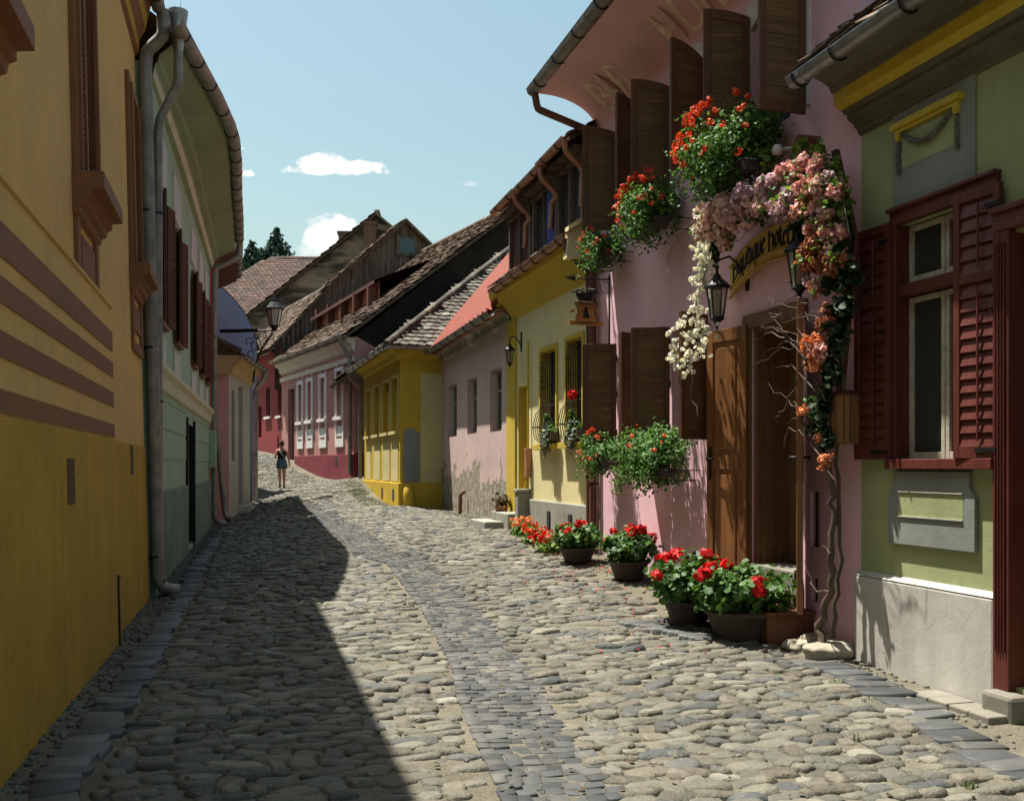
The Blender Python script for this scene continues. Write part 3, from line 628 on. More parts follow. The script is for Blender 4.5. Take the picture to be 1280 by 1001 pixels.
# street door with fluted posts
mb = MB()
a, b = A.u(1270), A.u(1250); mb.box(a, b, -.2, .06, .17, 3.2)
for i in range(4): mb.box(a+.02+i*(b-a-.04)/4+.008, a+.02+(i+1)*(b-a-.04)/4-.008, .06, .075, .42, 3.12)
mb.box(du0-.25, b+.0, -.1, .07, 3.2, 3.26); mb.box(du0-.25, b+.0, -.1, .064, 3.26, 3.32); mb.box(du0-.25, b+.015, -.1, .085, 3.32, 3.36); mb.box(du0-.22, du0, -.2, .06, .17, 3.2)
D = mb.build('door_frame', 'oxblood', G1, bevel=.006); mb = MB(); mb.box(du0, du1, -.34, -.29, .2, 3.18)
for i in range(2):
    for c, d in ((.35, 1.1), (1.2, 2.2), (2.3, 3.05)): mb.box(du0+.08+i*.52, du0+.52+i*.52, -.29, -.27, c, d)
dd = mb.build('door', 'oxblood', G1, bevel=.006); k = MB(); k.tube([(du1-.16, -.27, 1.25), (du1-.16, -.22, 1.25), (du1-.26, -.215, 1.25)], .012, 8); k.build('handle', 'iron', dd)
# ================================================================== pink hotel
stucco('pink_plaster', (.80, .50, .56), .13, .2, .3)
stucco('pink_cove', (.80, .49, .49), .12, .08, .2)
B = Fr((5.14-.28*8.17, 8.17), (5.14-.28*14.1, 14.1)); LB_ = B.L; z0 = 0
H = empty('pink_hotel', B.M, 'tall pink plastered house with brown board shutters and open wooden door', 'house')
def uZ(F, Z): return (Z-F.o.y)/F.U.y
lw = [(uZ(B, 12.39), B.u(773)), (uZ(B, 10.77), B.u(840))]; uw = lw+[(uZ(B, 8.93), B.u(940))]; dw = (B.u(1003), B.u(940))
holes = [(a, b, 1.98, 3.22, .22) for a, b in lw]+[(a, b, 4.86, 6.1, .22) for a, b in uw]+[(dw[0], dw[1], .36, 3.07, .45)]
holes += [(B.u(1024), B.u(1013), .93, 1.42, .12), (B.u(1022), B.u(1014), .45, .66, .1)]
mb = MB(); wall_mb(mb, 0, LB_, -.5, 6.37, holes); shell(mb, 0, LB_, -.5, 6.8, 8); mb.build('wall', 'pink_plaster', H)
mb = MB(); cove = [(.80*(1-math.cos(t)), 6.36+.45*math.sin(t)) for t in np.linspace(0, math.pi/2, 12)]
mb.loft(cove+[(.86, 6.81), (.86, 6.87)], 0, LB_, smooth=True); mb.prism(cove+[(.86, 6.81), (.86, 6.87), (-.02, 6.87), (-.02, 6.36)], LB_, LB_+.01, 'vz'); mb.build('cove', 'pink_cove', H)
gutter(H, [(-.0, .93, 6.93), (LB_+.05, .93, 6.86)], .085, 'zinc_old', step=.75)
mb = MB(); mb.prism([(.85, 6.9), (-3.6, 10.4), (-8, 6.9)], -.0, LB_, 'vz'); mb.build('roof', 'old_plank', H)
tiles('roof_tiles', H, (-.0, .93, 6.92), (1, 0, 0), (0, -4.45, 3.5), LB_, 5.7, 'tile_old', w=.18, ex=.16, seed=5)
# dark rooms and painted casements
for i, (a, b, c, d, dp) in enumerate(holes[:5]):
    m = 'white_trim' if i >= 2 else 'shutter_stile'
    w_ = window_part(H, a+.01, b-.01, c+.01, d, -.2, m, fw=.05, rows=(.68,)); dark_room(w_, a, b, c, d, -.2)
    if i >= 2:
        t = MB(); n = 14; mid_ = (a+b)/2; hw = (b-a)/2; arc = lambda x, o_, zz: zz+.13*(1-((x-mid_)/hw)**2)
        xs = [a-.05+(b-a+.1)*k/n for k in range(n+1)]
        t.prism([(x, d-.16+.13*(1-min(1, abs((x-mid_)/hw))**2)) for x in xs]+[(x, d+.09+.13*(1-min(1, abs((x-mid_)/(hw+.05)))**2)) for x in xs[::-1]], -.0, .025, 'uz')
        t.box(a-.055, a+.0, 0, .025, c, d-.1); t.box(b, b+.055, 0, .025, c, d-.1); t.build('window_surround', 'white_trim', w_)
SM = ['shutter_stile', 'shutter_board', 'iron']
for (a, b), na in zip(lw, (118, 117)):
    board_shutter(H, b, .03, 1.93, 3.27, .45, 68, SM); board_shutter(H, a, .03, 1.93, 3.27, .46, na, SM)
for (a, b), na in zip(uw, (110, 100, 92)):
    board_shutter(H, b, .03, 4.78, 6.17, .45, 70, SM, rise=.10); board_shutter(H, a, .03, 4.78, 6.17, .47, na, SM, rise=.20)
for t_ in range(2):      # small slot grilles beside the door
    a, b, c, d = holes[6+t_][:4]; m = MB(); m.box(a-.01, b+.01, -.12, -.1, c-.01, d+.01)
    for k in range(3): m.box(a+(b-a)*(k+.5)/3-.006, a+(b-a)*(k+.5)/3+.006, -.05, -.04, c, d)
    m.build('vent_grille', 'interior', H)
# doorway
mb = MB(); a, b = dw; mb.box(a-.0, a+.06, -.44, -.02, .36, 3.05); mb.box(b-.06, b, -.44, -.02, .36, 3.05); mb.box(a+.06, b-.06, -.44, -.02, 2.96, 3.05); mb.box(a-.10, b+.12, .0, .045, 3.0, 3.14); mb.box(b, b+.09, 0, .03, .40, 3.0)
DF = mb.build('door_frame', 'dark_door', H, bevel=.006)
mb = MB(); mb.box(a+.06, b-.06, -.42, -.38, .7, 2.96); [mb.box(a+.13, b-.13, -.38, -.365, c, d) for c, d in ((.8, 1.5), (1.6, 2.2), (2.3, 2.86))]; mb.build('inner_door', 'dark_door', H, bevel=.006)
mb = MB(); mb.box(a+.0, b-.02, -.36, .04, .30, .69); mb.build('threshold_stone', 'kerb_stone', H, bevel=.015)
def door_leaf(par, u, ang, wd, w0, w1, label):
    m = MB(); t = .05; hgt = w1-w0; m.box(0, .1, -t/2, t/2, 0, hgt); m.box(wd-.1, wd, -t/2, t/2, 0, hgt)
    for c, d in ((0, .16), (hgt*.46, hgt*.46+.14), (hgt-.13, hgt)): m.box(.1, wd-.1, -t/2, t/2, c, d)
    m.box(.1, wd-.1, -t*.2, t*.2, .16, hgt-.13, 1)
    for c, d in ((.22, hgt*.46-.06), (hgt*.46+.2, hgt-.19)): m.box(.16, wd-.16, -t*.42, t*.42, c, d, 1)
    o = m.build('door_leaf', ['door_wood', 'door_wood'], par, bevel=.006); o.location = (u, .04, w0); o.rotation_euler = (0, 0, R(ang)); o['label'] = label
    h = MB()
    for sgn in (-1, 1):
        h.box(wd-.08, wd-.04, sgn*.025, sgn*.031, hgt*.42, hgt*.55)
        h.tube([(wd-.06, sgn*.03, hgt*.5), (wd-.06, sgn*.075, hgt*.5), (wd-.19, sgn*.085, hgt*.5)], .011, 8)
    h.build('handle', 'iron', o)
    for z in (.25, hgt-.3): k = MB(); k.tube([(0, -.03, z-.06), (0, -.03, z+.06)], .013, 8); k.build('hinge', 'iron', o)
    return o
door_leaf(H, dw[1]+.01, 13, .60, .40, 3.04, 'far door leaf folded back against the pink wall')
door_leaf(H, dw[0]-.01, 149, .62, .40, 3.04, 'near door leaf seen edge on')
# rain pipes at the far corner
pipe(H, [(LB_-.03, .92, 6.80), (LB_-.03, .88, 6.58), (LB_-.09, .12, 6.32), (LB_-.09, .09, 6.2), (LB_-.09, .09, B.grow(LB_)+.1), (LB_-.12, .25, B.grow(LB_)+.03)], .05, 'brown_pipe', [(LB_-.09, .09, z) for z in (1.4, 3.1, 5.2)])
# painted letters on the cove
def text_mesh(txt, size, ext=.0):
    cu = bpy.data.curves.new('t', 'FONT'); cu.body = txt; cu.size = size; cu.align_x = 'CENTER'; to = bpy.data.objects.new('t', cu); SC.collection.objects.link(to)
    dg = bpy.context.evaluated_depsgraph_get(); me = bpy.data.meshes.new_from_object(to.evaluated_get(dg)); V = [v.co.copy() for v in me.vertices]; F = [tuple(p.vertices) for p in me.polygons]
    bpy.data.objects.remove(to); bpy.data.meshes.remove(me); return V, F
simple('faded_paint', (.84, .64, .55), .9, var=.25, scale=12, bump=0)
def covept(s): # arc length above wall top -> v,w
    t = min(max(s/.62*math.pi/2, 0), math.pi/2-.02); return .80*(1-math.cos(t)), 6.36+.45*math.sin(t), t
for txt, uc in (('BAR', B.u(779, 105)), ('HOTEL', uZ(B, 10.75))):
    V_, F_ = text_mesh(txt, .52); vs = []; mb = MB()
    for p in V_:
        v, w, t = covept(p.y+.06); nrm = Vector((0, .45*math.cos(t), -.80*math.sin(t))).normalized(); vs.append(Vector((uc-p.x*1.0, v, w))+nrm*.006)
    mb.add(vs, F_); mb.build('painted_lettering', 'faded_paint', H)
# ------------------------------------------------------------------ arched sign with black letter script
simple('sign_yellow', (.60, .41, .11), .7, var=.25, scale=9); simple('sign_edge', (.46, .30, .08), .7, var=.2, scale=9); simple('black_paint', (.008, .007, .007), .6, var=.1, bump=0)
ul, ur = B.u(915, v=.03), uZ(B, 8.62); uc_, hw = (ul+ur)/2, (ul-ur)/2
def arch(u, top): x = (u-uc_)/hw; return (3.67 if top else 3.36)+.22*(1-x*x)
SG = empty('arch_sign', B.M @ Matrix.Translation((uc_, .02, 3.4)), 'yellow arched sign board with black script lettering above the wooden door', 'sign')
T0 = Vector((uc_, .02, 3.4)); n = 28; us = [ur+(ul-ur)*i/n for i in range(n+1)]
def loc(u, v, w): return (u-T0.x, v-T0.y, w-T0.z)
mb = MB(); mb.prism([(u-T0.x, arch(u, False)-T0.z) for u in us]+[(u-T0.x, arch(u, True)-T0.z) for u in us[::-1]], 0, .03, 'uz'); mb.build('board', 'sign_yellow', SG, bevel=.004)
mb = MB()
for tp, off in ((True, -.0), (False, .0), (False, .085)):
    p = [loc(u, .055, arch(u, tp)+off) for u in us]; mb.tube(p, .017 if off == 0 else .008, 6)
mb.build('rim', 'sign_edge', SG)
GL = {  # broad-nib strokes on a 4 x 7 body (descender below 0)
 'B': [((0, 0), (0, 6.6)), ((0, 6.6), (2.6, 6)), ((2.6, 6), (2.4, 3.8)), ((2.4, 3.8), (.6, 3.4)), ((2.4, 3.2), (3, 2.6)), ((3, 2.6), (3, .8)), ((3, .8), (0, 0)), ((-.8, 5.8), (0, 6.6))],
 'H': [((0, -.6), (0, 6.6)), ((-.8, 6), (.8, 6.8)), ((0, 3.6), (2.2, 4.2)), ((2.2, 4.2), (2.6, 3.2)), ((2.6, 3.2), (2.6, 0)), ((2.6, 0), (2, -.8))],
 'E': [((2.8, 6.2), (.8, 6.6)), ((.8, 6.6), (0, 5)), ((0, 5), (0, 1.2)), ((0, 1.2), (1, 0)), ((1, 0), (2.8, .8)), ((0, 3.4), (2.4, 3.6))],
 'o': [((0, .8), (0, 3.4)), ((0, 3.4), (1.1, 4.2)), ((1.1, 4.2), (2, 3.4)), ((2, 3.4), (2, .8)), ((2, .8), (.9, 0)), ((.9, 0), (0, .8))],
 'u': [((0, 4.1), (0, .7)), ((0, .7), (.9, 0)), ((.9, 0), (2, .8)), ((2, 4.1), (2, 0)), ((2, 0), (2.5, .4))],
 't': [((.4, 5.6), (.4, .7)), ((.4, .7), (1.5, .1)), ((-.4, 4.1), (1.6, 4.1))],
 'i': [((0, 4.1), (0, .3)), ((0, .3), (.6, 0)), ((-.3, 3.8), (0, 4.1)), ((-.1, 5.3), (.25, 5.6))],
 'q': [((2, 4.1), (2, -2)), ((2, 3.9), (.8, 4.1)), ((.8, 4.1), (0, 3.2)), ((0, 3.2), (0, .8)), ((0, .8), (.8, 0)), ((.8, 0), (2, .8))],
 'e': [((0, .8), (0, 3.4)), ((0, 3.4), (1, 4.1)), ((1, 4.1), (1.9, 3.2)), ((1.9, 3.2), (0, 2.0)), ((0, .8), (.8, 0)), ((.8, 0), (2, .8))],
 'l': [((0, 6.6), (0, .5)), ((0, .5), (.7, 0))],
 'v': [((0, 4.3), (0, .9)), ((0, .9), (1, 0)), ((1, 0), (2, 1)), ((2, 1), (2, 3.4)), ((2, 3.4), (1.2, 4.1))],
 'r': [((0, 4.1), (0, 0)), ((0, 3.5), (.8, 4.2)), ((.8, 4.2), (1.4, 3.6))],
 'a': [((.2, 3.6), (1, 4.2)), ((1, 4.2), (2, 3.4)), ((2, 3.4), (2, .3)), ((2, .3), (2.5, 0)), ((2, 2.4), (.2, 1.6)), ((.2, 1.6), (0, .6)), ((0, .6), (.8, 0)), ((.8, 0), (2, .8))]}
WID = dict(B=4.2, H=4.0, E=3.9, o=3.1, u=3.3, t=2.3, i=1.5, q=3.2, e=3.0, l=1.6, v=3.1, r=2.3, a=3.4); WID[' '] = 1.8
msg = 'Boutique Hotel Evora'; tot = sum(WID[c] for c in msg); sc = (ul-ur)*.93/tot; mb = MB(); x = 0; nib = Vector((.48, .4)); hs = .033
for ch in msg:
    for p, q in GL.get(ch, ()):
        p, q = Vector(p), Vector(q); quad = [p-nib, p+nib, q+nib, q-nib]; vs = []
        for k in (0, 1):
            for c in quad:
                u = ul-.035*(ul-ur)-(x+c.x+.6)*sc; vs.append(loc(u, .051+k*.006, arch(u, False)+.115+c.y*hs))
        mb.add(vs, [(0, 1, 2, 3), (7, 6, 5, 4), (0, 4, 5, 1), (1, 5, 6, 2), (2, 6, 7, 3), (3, 7, 4, 0)])
    x += WID[ch]
mb.build('lettering', 'black_paint', SG)
# ------------------------------------------------------------------ lanterns
s_ = NT('lantern_glass'); s_.col((.5, .45, .35)); s_.rough(.1, .6); s_.b.inputs['Transmission Weight'].default_value = .75; s_.b.inputs['IOR'].default_value = 1.2
def lantern(name, M, label, sc=1.0, arm=.3, group=None, glassm='lantern_glass', up=False):
    """six sided lantern; origin on the wall, lantern hangs arm metres out"""
    T = empty(name, M, label, 'lantern', group); n = 6; c = Vector((0, arm, 0))
    m = MB(); m.lathe([(.0, .16), (.012, .15), (.015, .11), (.03, .10), (.05, .06), (.135, -.02), (.14, -.035), (.10, -.04)], c, 12 if sc < 1.2 else 6, smooth=False); m.lathe([(.02, .19), (.028, .175), (.012, .15)], c, 8)
    m.v = [((x-c.x)*sc+c.x, (y-c.y)*sc+c.y, z*sc) for x, y, z in m.v]; m.build('lamp_cap', 'iron', T)
    f = MB(); rt, rb, zt_, zb = .105, .065, -.04, -.34
    for k in range(n):
        a0, a1 = 2*math.pi*k/n, 2*math.pi*(k+1)/n; p = [Vector((math.cos(a)*r_, math.sin(a)*r_, z)) for a, r_, z in ((a0, rt, zt_), (a1, rt, zt_), (a0, rb, zb), (a1, rb, zb))]
        f.tube([p[0], p[2]], .007, 5); f.tube([p[0], p[1]], .007, 5); f.tube([p[2], p[3]], .008, 5)
    f.lathe([(.0, -.345), (.07, -.345), (.072, -.36), (.045, -.375), (.02, -.41), (.012, -.45), (0, -.47)], (0, 0, 0), 12)
    f.v = [(x*sc, y*sc+arm, z*sc) for x, y, z in f.v]; f.build('cage', 'iron', T)
    g = MB()
    for k in range(n):
        a0, a1 = 2*math.pi*k/n, 2*math.pi*(k+1)/n; q = .96
        g.add([(math.cos(a)*r_*q*sc, math.sin(a)*r_*q*sc+arm, z*sc) for a, r_, z in ((a0, rt, zt_), (a1, rt, zt_), (a1, rb, zb), (a0, rb, zb))], [(0, 1, 2, 3)])
    g.build('glass', glassm, T); b = MB(); b.lathe([(0, -.34), (.02, -.33), (.02, -.22), (.03, -.2), (.035, -.15), (.02, -.1), (0, -.09)], (0, 0, 0), 10); b.v = [(x*sc, y*sc+arm, z*sc) for x, y, z in b.v]; b.build('bulb', 'white_trim', T)
    if arm > .02 and not up:
        k = MB(); k.box(-.03, .03, 0, .015, -.05, .3); pts = [Vector((0, .01, .05+.0)), Vector((0, .1, .2)), Vector((0, arm*.6, .27*sc+.02)), Vector((0, arm, .24*sc)), Vector((0, arm, .15*sc))]
        k.tube(pts, .011, 7); k.tube([Vector((0, .01+.05*math.cos(t), .1+.05*math.sin(t))) for t in np.linspace(0, 5, 14)], .006, 5); k.build('bracket', 'iron', T)
    return T
lantern('wall_lantern', B.M @ Matrix.Translation((B.u(897+38), .0, 3.44)), 'black lantern hanging left of the arched sign', arm=.34, sc=.97)
lantern('wall_lantern', B.M @ Matrix.Translation((B.u(1007+34, v=0), .0, 3.50)), 'black lantern half hidden by flowers right of the arched sign', arm=.32, sc=.98)
# hanging board on an arrow bracket near the far corner
hu = B.u(762); HS = empty('hanging_sign', B.M @ Matrix.Translation((hu, 0, 4.18)), 'orange wooden sign with black crown on an arrow shaped iron bracket', 'sign')
k = MB(); k.box(-.012, .012, 0, .014, -.95, .06); k.tube([(0, .01, 0), (0, .5, 0)], .012, 6); k.add([(0, .66, 0), (0, .5, .045), (0, .5, -.045), (.015, .5, 0), (-.015, .5, 0)], [(0, 1, 3), (0, 3, 2), (0, 2, 4), (0, 4, 1), (1, 2, 3), (1, 4, 2)])
k.tube([(0, .06+.075*math.cos(t), -.11+.075*math.sin(t)) for t in np.linspace(-1.4, 3.6, 16)], .006, 5)
for v in (.23, .46): k.tube([(0, v, 0), (0, v, -.22)], .003, 4)
k.build('bracket', 'iron', HS)
k = MB(); k.lathe([(.10, -.29), (.14, -.22), (.145, -.21), (.13, -.215), (.09, -.285), (.10, -.29)], (0, .34, 0), 20)
for i in range(8): a = i*math.pi/4; k.tube([(.13*math.cos(a), .34+.13*math.sin(a), -.22), (.15*math.cos(a), .34+.15*math.sin(a), -.16), (.06*math.cos(a), .34+.06*math.sin(a), -.15)], [.012, .012, .004], 5)
k.tube([(0, .2, -.19), (0, .12, -.2)], .008, 5); k.tube([(0, .48, -.19), (0, .56, -.19)], .008, 5); k.build('crown', 'iron', HS)
wood('sign_wood', (.36, .15, .04), (.45, .2, .06), axis=1, scale=12)
P_ = [(.18, -.60), (.5, -.60), (.49, -.52), (.46, -.47), (.47, -.40), (.51, -.33), (.44, -.315), (.34, -.33), (.24, -.315), (.17, -.33), (.21, -.40), (.22, -.47), (.19, -.52)]
k = MB(); k.prism(P_, -.012, .012, 'vz'); k.prism([(.10, -.635), (.58, -.635), (.58, -.575), (.10, -.575)], -.016, .016, 'vz'); k.prism([(.12, -.47), (.2, -.46), (.2, -.42), (.12, -.43)], -.01, .01, 'vz'); k.prism([(.5, -.46), (.57, -.47), (.57, -.43), (.5, -.42)], -.01, .01, 'vz'); bd = k.build('sign_board', 'sign_wood', HS, bevel=.003)
k = MB(); k.tube([(-.014, v, w) for v, w in P_]+[(-.014, *P_[0])], .006, 4, cap=False)
k.prism([(.31, -.55), (.36, -.53), (.40, -.55), (.38, -.50), (.36, -.47), (.42, -.455), (.37, -.44), (.37, -.40), (.345, -.385), (.32, -.40), (.325, -.45), (.30, -.49)], -.018, -.013, 'vz')
for txt, zc, sz in (('Restaurant', -.365, .055), ('and Café', -.618, .05)):
    V_, F_ = text_mesh(txt, sz); k.add([(-.0185, .34-p.x, zc+p.y) for p in V_], F_)
k.build('emblem', 'black_paint', bd)
# ================================================================== plants in boxes and pots
LG = [(.045, .12, .025), (.06, .155, .03), (.035, .09, .022), (.085, .19, .04), (.03, .07, .025)]
LG = [(c[0]*1.2, c[1]*1.1, c[2]*1.1) for c in LG]
island('geranium_leaf', LG, .55, 0, transl=.25, spec=.35, weights=[3, 3, 2, 1.5, 1])
island('trailing_leaf', [(.07, .17, .03), (.10, .22, .05), (.05, .12, .03), (.13, .26, .07)], .55, 0, transl=.3)
island('bright_leaf', [(.17, .28, .045), (.12, .22, .04), (.08, .16, .03)], .55, 0, transl=.3)
island('dark_leaf', [(.02, .045, .018), (.035, .07, .025), (.015, .03, .015)], .6, 0, transl=.1)
island('dry_leaf', [(.10, .06, .025), (.07, .045, .02), (.05, .06, .02)], .8, 0, transl=.1)
island('silver_leaf', [(.26, .28, .22), (.18, .2, .15), (.32, .33, .27)], .7, 0, transl=.15)
island('red_petal', [(.62, .008, .012), (.5, .006, .01), (.75, .02, .02)], .6, 0, transl=.2)
island('scarlet_petal', [(.72, .075, .018), (.6, .04, .015), (.8, .12, .04)], .6, 0, transl=.2)
island('blush_petal', [(.80, .54, .52), (.74, .46, .46), (.86, .67, .62), (.66, .40, .44)], .7, 0, transl=.25)
island('mauve_petal', [(.58, .40, .50), (.66, .48, .58), (.48, .30, .38)], .7, 0, transl=.25)
island('rose_petal', [(.72, .38, .38), (.78, .48, .46), (.58, .26, .28)], .7, 0, transl=.25)
island('rust_petal', [(.42, .15, .08), (.34, .11, .06), (.5, .21, .12), (.26, .09, .06)], .8, 0, transl=.2)
island('coral_petal', [(.72, .26, .12), (.62, .2, .1), (.75, .36, .2)], .7, 0, transl=.25)
island('white_petal', [(.86, .86, .82), (.80, .79, .74), (.88, .88, .86)], .7, 0, transl=.25)
simple('dark_pot', (.055, .04, .032), .7, var=.3, scale=10); simple('terracotta', (.30, .12, .07), .85, var=.25, scale=10)
wood('twig', (.075, .052, .036), (.13, .095, .066), axis=2, scale=20, rough=.8)
wood('deck_wood', (.13, .05, .026), (.19, .08, .042), axis=0, scale=10)
pr = np.random.default_rng(11)
def blossom(parent, name, C, rad, n, size, mat):
    C = np.array(C); o = np_mesh(name, *petals((0, 0, 0), rad if hasattr(rad, '__len__') else (rad,)*3, n, size, pr), mat, parent); o.location = C; return o
def geranium(name, P, M, label, rad, n, heads, leafmat, petal, group, pot=None, hs=.045, leaf=.055, cat='potted flowers', ndetail=28, droop=0, bias=False):
    T = empty(name, M, label, cat, group)
    parts = []; k = 5+int(rad[0]*6)
    parts.append(leaves((0, 0, rad[2]*(.9 if not bias else .62)), rad, int(n*.8), leaf, pr, shell_=.3))
    for i in range(int(n/90)):   # leggy shoots
        d = pr.normal(size=3); d[2] = abs(d[2])*.9-.15; d /= np.linalg.norm(d); L_ = pr.uniform(1.0, 1.38); m_ = 9; tt = np.linspace(.75, L_, m_)[:, None]; parts.append(leaf_quads(np.array([0, 0, rad[2]*.75])+d*tt*np.array(rad)+pr.normal(0, .012, (m_, 3)), np.tile(d, (m_, 1)), leaf*.8, pr))
    for i in range(k):
        a = pr.uniform(0, 6.28); q = .62; parts.append(leaves((math.cos(a)*rad[0]*q, math.sin(a)*rad[1]*q, rad[2]*pr.uniform(.6, 1.35)), (rad[0]*.42, rad[1]*.42, rad[2]*.42), n//(2*k), leaf, pr))
    if droop:
        for i in range(droop):
            x = pr.uniform(-rad[0], rad[0]); L_ = pr.uniform(.2, .5)*rad[2]*2; m_ = int(14*L_/.2); P3 = np.stack([x+pr.normal(0, .02, m_), np.full(m_, rad[1]*.75)+pr.normal(0, .03, m_), rad[2]*.4-np.linspace(0, L_, m_)], 1)
            parts.append(leaf_quads(P3, pr.normal(size=(m_, 3)), leaf*.8, pr))
    np_mesh('foliage', *cat_(parts), leafmat, T)
    if pot: pot(T)
    for i in range(heads):
        a, b = (pr.uniform(0, 6.28) if not bias else pr.uniform(-.5, 3.0)), (pr.uniform(.1, 1.2) if not bias else pr.uniform(-.5, 1.2)); d = Vector((math.cos(a)*math.cos(b), math.sin(a)*math.cos(b), math.sin(b)))
        c = Vector((d.x*rad[0]*1.02, d.y*rad[1]*1.02, rad[2]*.9+d.z*rad[2]*1.12)); h_ = hs*pr.uniform(.75, 1.2)
        blossom(T, 'flower_head', c, (h_, h_, h_*.8), ndetail, h_*.75, petal)
    return T
def round_pot(r1, r2, h, mat='dark_pot', z0=0):
    def f(T):
        m = MB(); m.lathe([(0, z0), (r1, z0), (r1*1.02, z0+.01), (r2*.97, z0+h*.82), (r2*1.05, z0+h*.84), (r2*1.05, z0+h), (r2*.95, z0+h), (r2*.9, z0+h*.9), (0, z0+h*.88)], (0, 0, 0), 24); m.build('pot', mat, T)
    return f
def on_ground(p, rot=0): return Matrix.Translation(p) @ Matrix.Rotation(rot, 4, 'Z')
ang = math.atan2(B.U.y, B.U.x)
def pot_at(px, py, label, rad, n, heads, r1, r2, h, **k):
    p = gp(px, py); p.z += .012; T = geranium('geranium_pot', p, on_ground(p, ang), label, rad, n, heads, 'geranium_leaf', 'red_petal', 'red geraniums in pots along the house fronts', None, **k)
    for o in T.children: o.location.z += h*.78
    round_pot(r1, r2, h)(T); return T
pot_at(927, 797, 'largest red geranium pot, standing in front of the wooden step', (.44, .42, .24), 1600, 9, .24, .32, .25, hs=.062, leaf=.07)
pot_at(860, 782, 'red geranium bush beside the front end of the wooden step', (.40, .38, .25), 1300, 9, .16, .22, .24, hs=.06, leaf=.07)
pot_at(786, 724, 'red geranium in a dark bowl against the pink wall', (.34, .32, .22), 1100, 8, .17, .24, .22, hs=.06, leaf=.065)
pot_at(722, 703, 'red geranium pot at the foot of the brown rain pipe', (.38, .34, .2), 1000, 7, .17, .24, .2, hs=.058, leaf=.065)
# wooden step before the hotel door
ST = empty('wooden_step', B.M @ Matrix.Translation((uZ(B, 9.35), .4, B.grow(uZ(B, 9.35), .4))), 'low reddish brown wooden step below the open hotel door', 'step')
uA, uB = uZ(B, 8.8)-uZ(B, 9.35), uZ(B, 9.95)-uZ(B, 9.35); m = MB(); m.box(uA, uB, -.37, .08, -.1, .225)
m.build('riser', 'deck_wood', ST, bevel=.008); m = MB()
for i in range(4): m.box(uA-.02, uB+.02, -.39+i*.125, -.39+i*.125+.12, .226, .255)
m.build('tread', 'deck_wood', ST, bevel=.004)
# window boxes with trailing geraniums
def window_box(u, w, wd, label, rad, n, heads, petal, leafm='trailing_leaf', droop=10, hs=.03, v=.17, group='flower boxes on the pink hotel', leaf=.04):
    T = geranium('window_box', None, B.M @ Matrix.Translation((u, v, w)), label, rad, n, heads, leafm, petal, group, hs=hs, leaf=leaf, cat='flower box', droop=droop, ndetail=16, bias=True)
    m = MB(); m.prism([(-.07, .02), (.07, .02), (.085, .13), (-.085, .13)], -wd/2+.06, wd/2-.06, 'vz'); m.build('planter', 'dark_pot', T, bevel=.004)
    k = MB()
    for x in (-wd/2+.06, wd/2-.06): k.tube([(x, -v+.01, -.01), (x, .13, -.01), (x, .13, .11)], .006, 5)
    for z in (.1,): k.tube([(-wd/2, -v, z), (-wd/2, .13, z), (wd/2, .13, z), (wd/2, -v, z)], .006, 5)
    k.build('bracket', 'iron', T); return T
window_box(B.u(757, 580, .2), 1.60, .8, 'flower box with sparse orange blooms under the far lower window', (.42, .28, .28), 2200, 14, 'scarlet_petal', hs=.032, v=.26, leaf=.034)
window_box(B.u(832, 580, .2), 1.50, .95, 'fullest trailing green flower box, under the lower window beside the door', (.55, .38, .36), 4200, 8, 'scarlet_petal', hs=.028, droop=24, v=.34, leaf=.035)
window_box(B.u(760, 310, .2), 4.28, .8, 'green flower box with few orange blooms under the farthest upper window', (.44, .30, .26), 2100, 16, 'scarlet_petal', v=.28, leaf=.034)
window_box(B.u(826, 265, .2), 4.30, .9, 'flower box with scattered orange geraniums under the middle upper window', (.52, .36, .36), 3200, 40, 'scarlet_petal', hs=.034, v=.34, leaf=.034)
window_box(B.u(930, 205, .25), 4.30, 1.05, 'flower box covered in orange red geraniums above the arched sign', (.60, .46, .42), 4400, 70, 'scarlet_petal', hs=.033, v=.42, leaf=.036, droop=4)
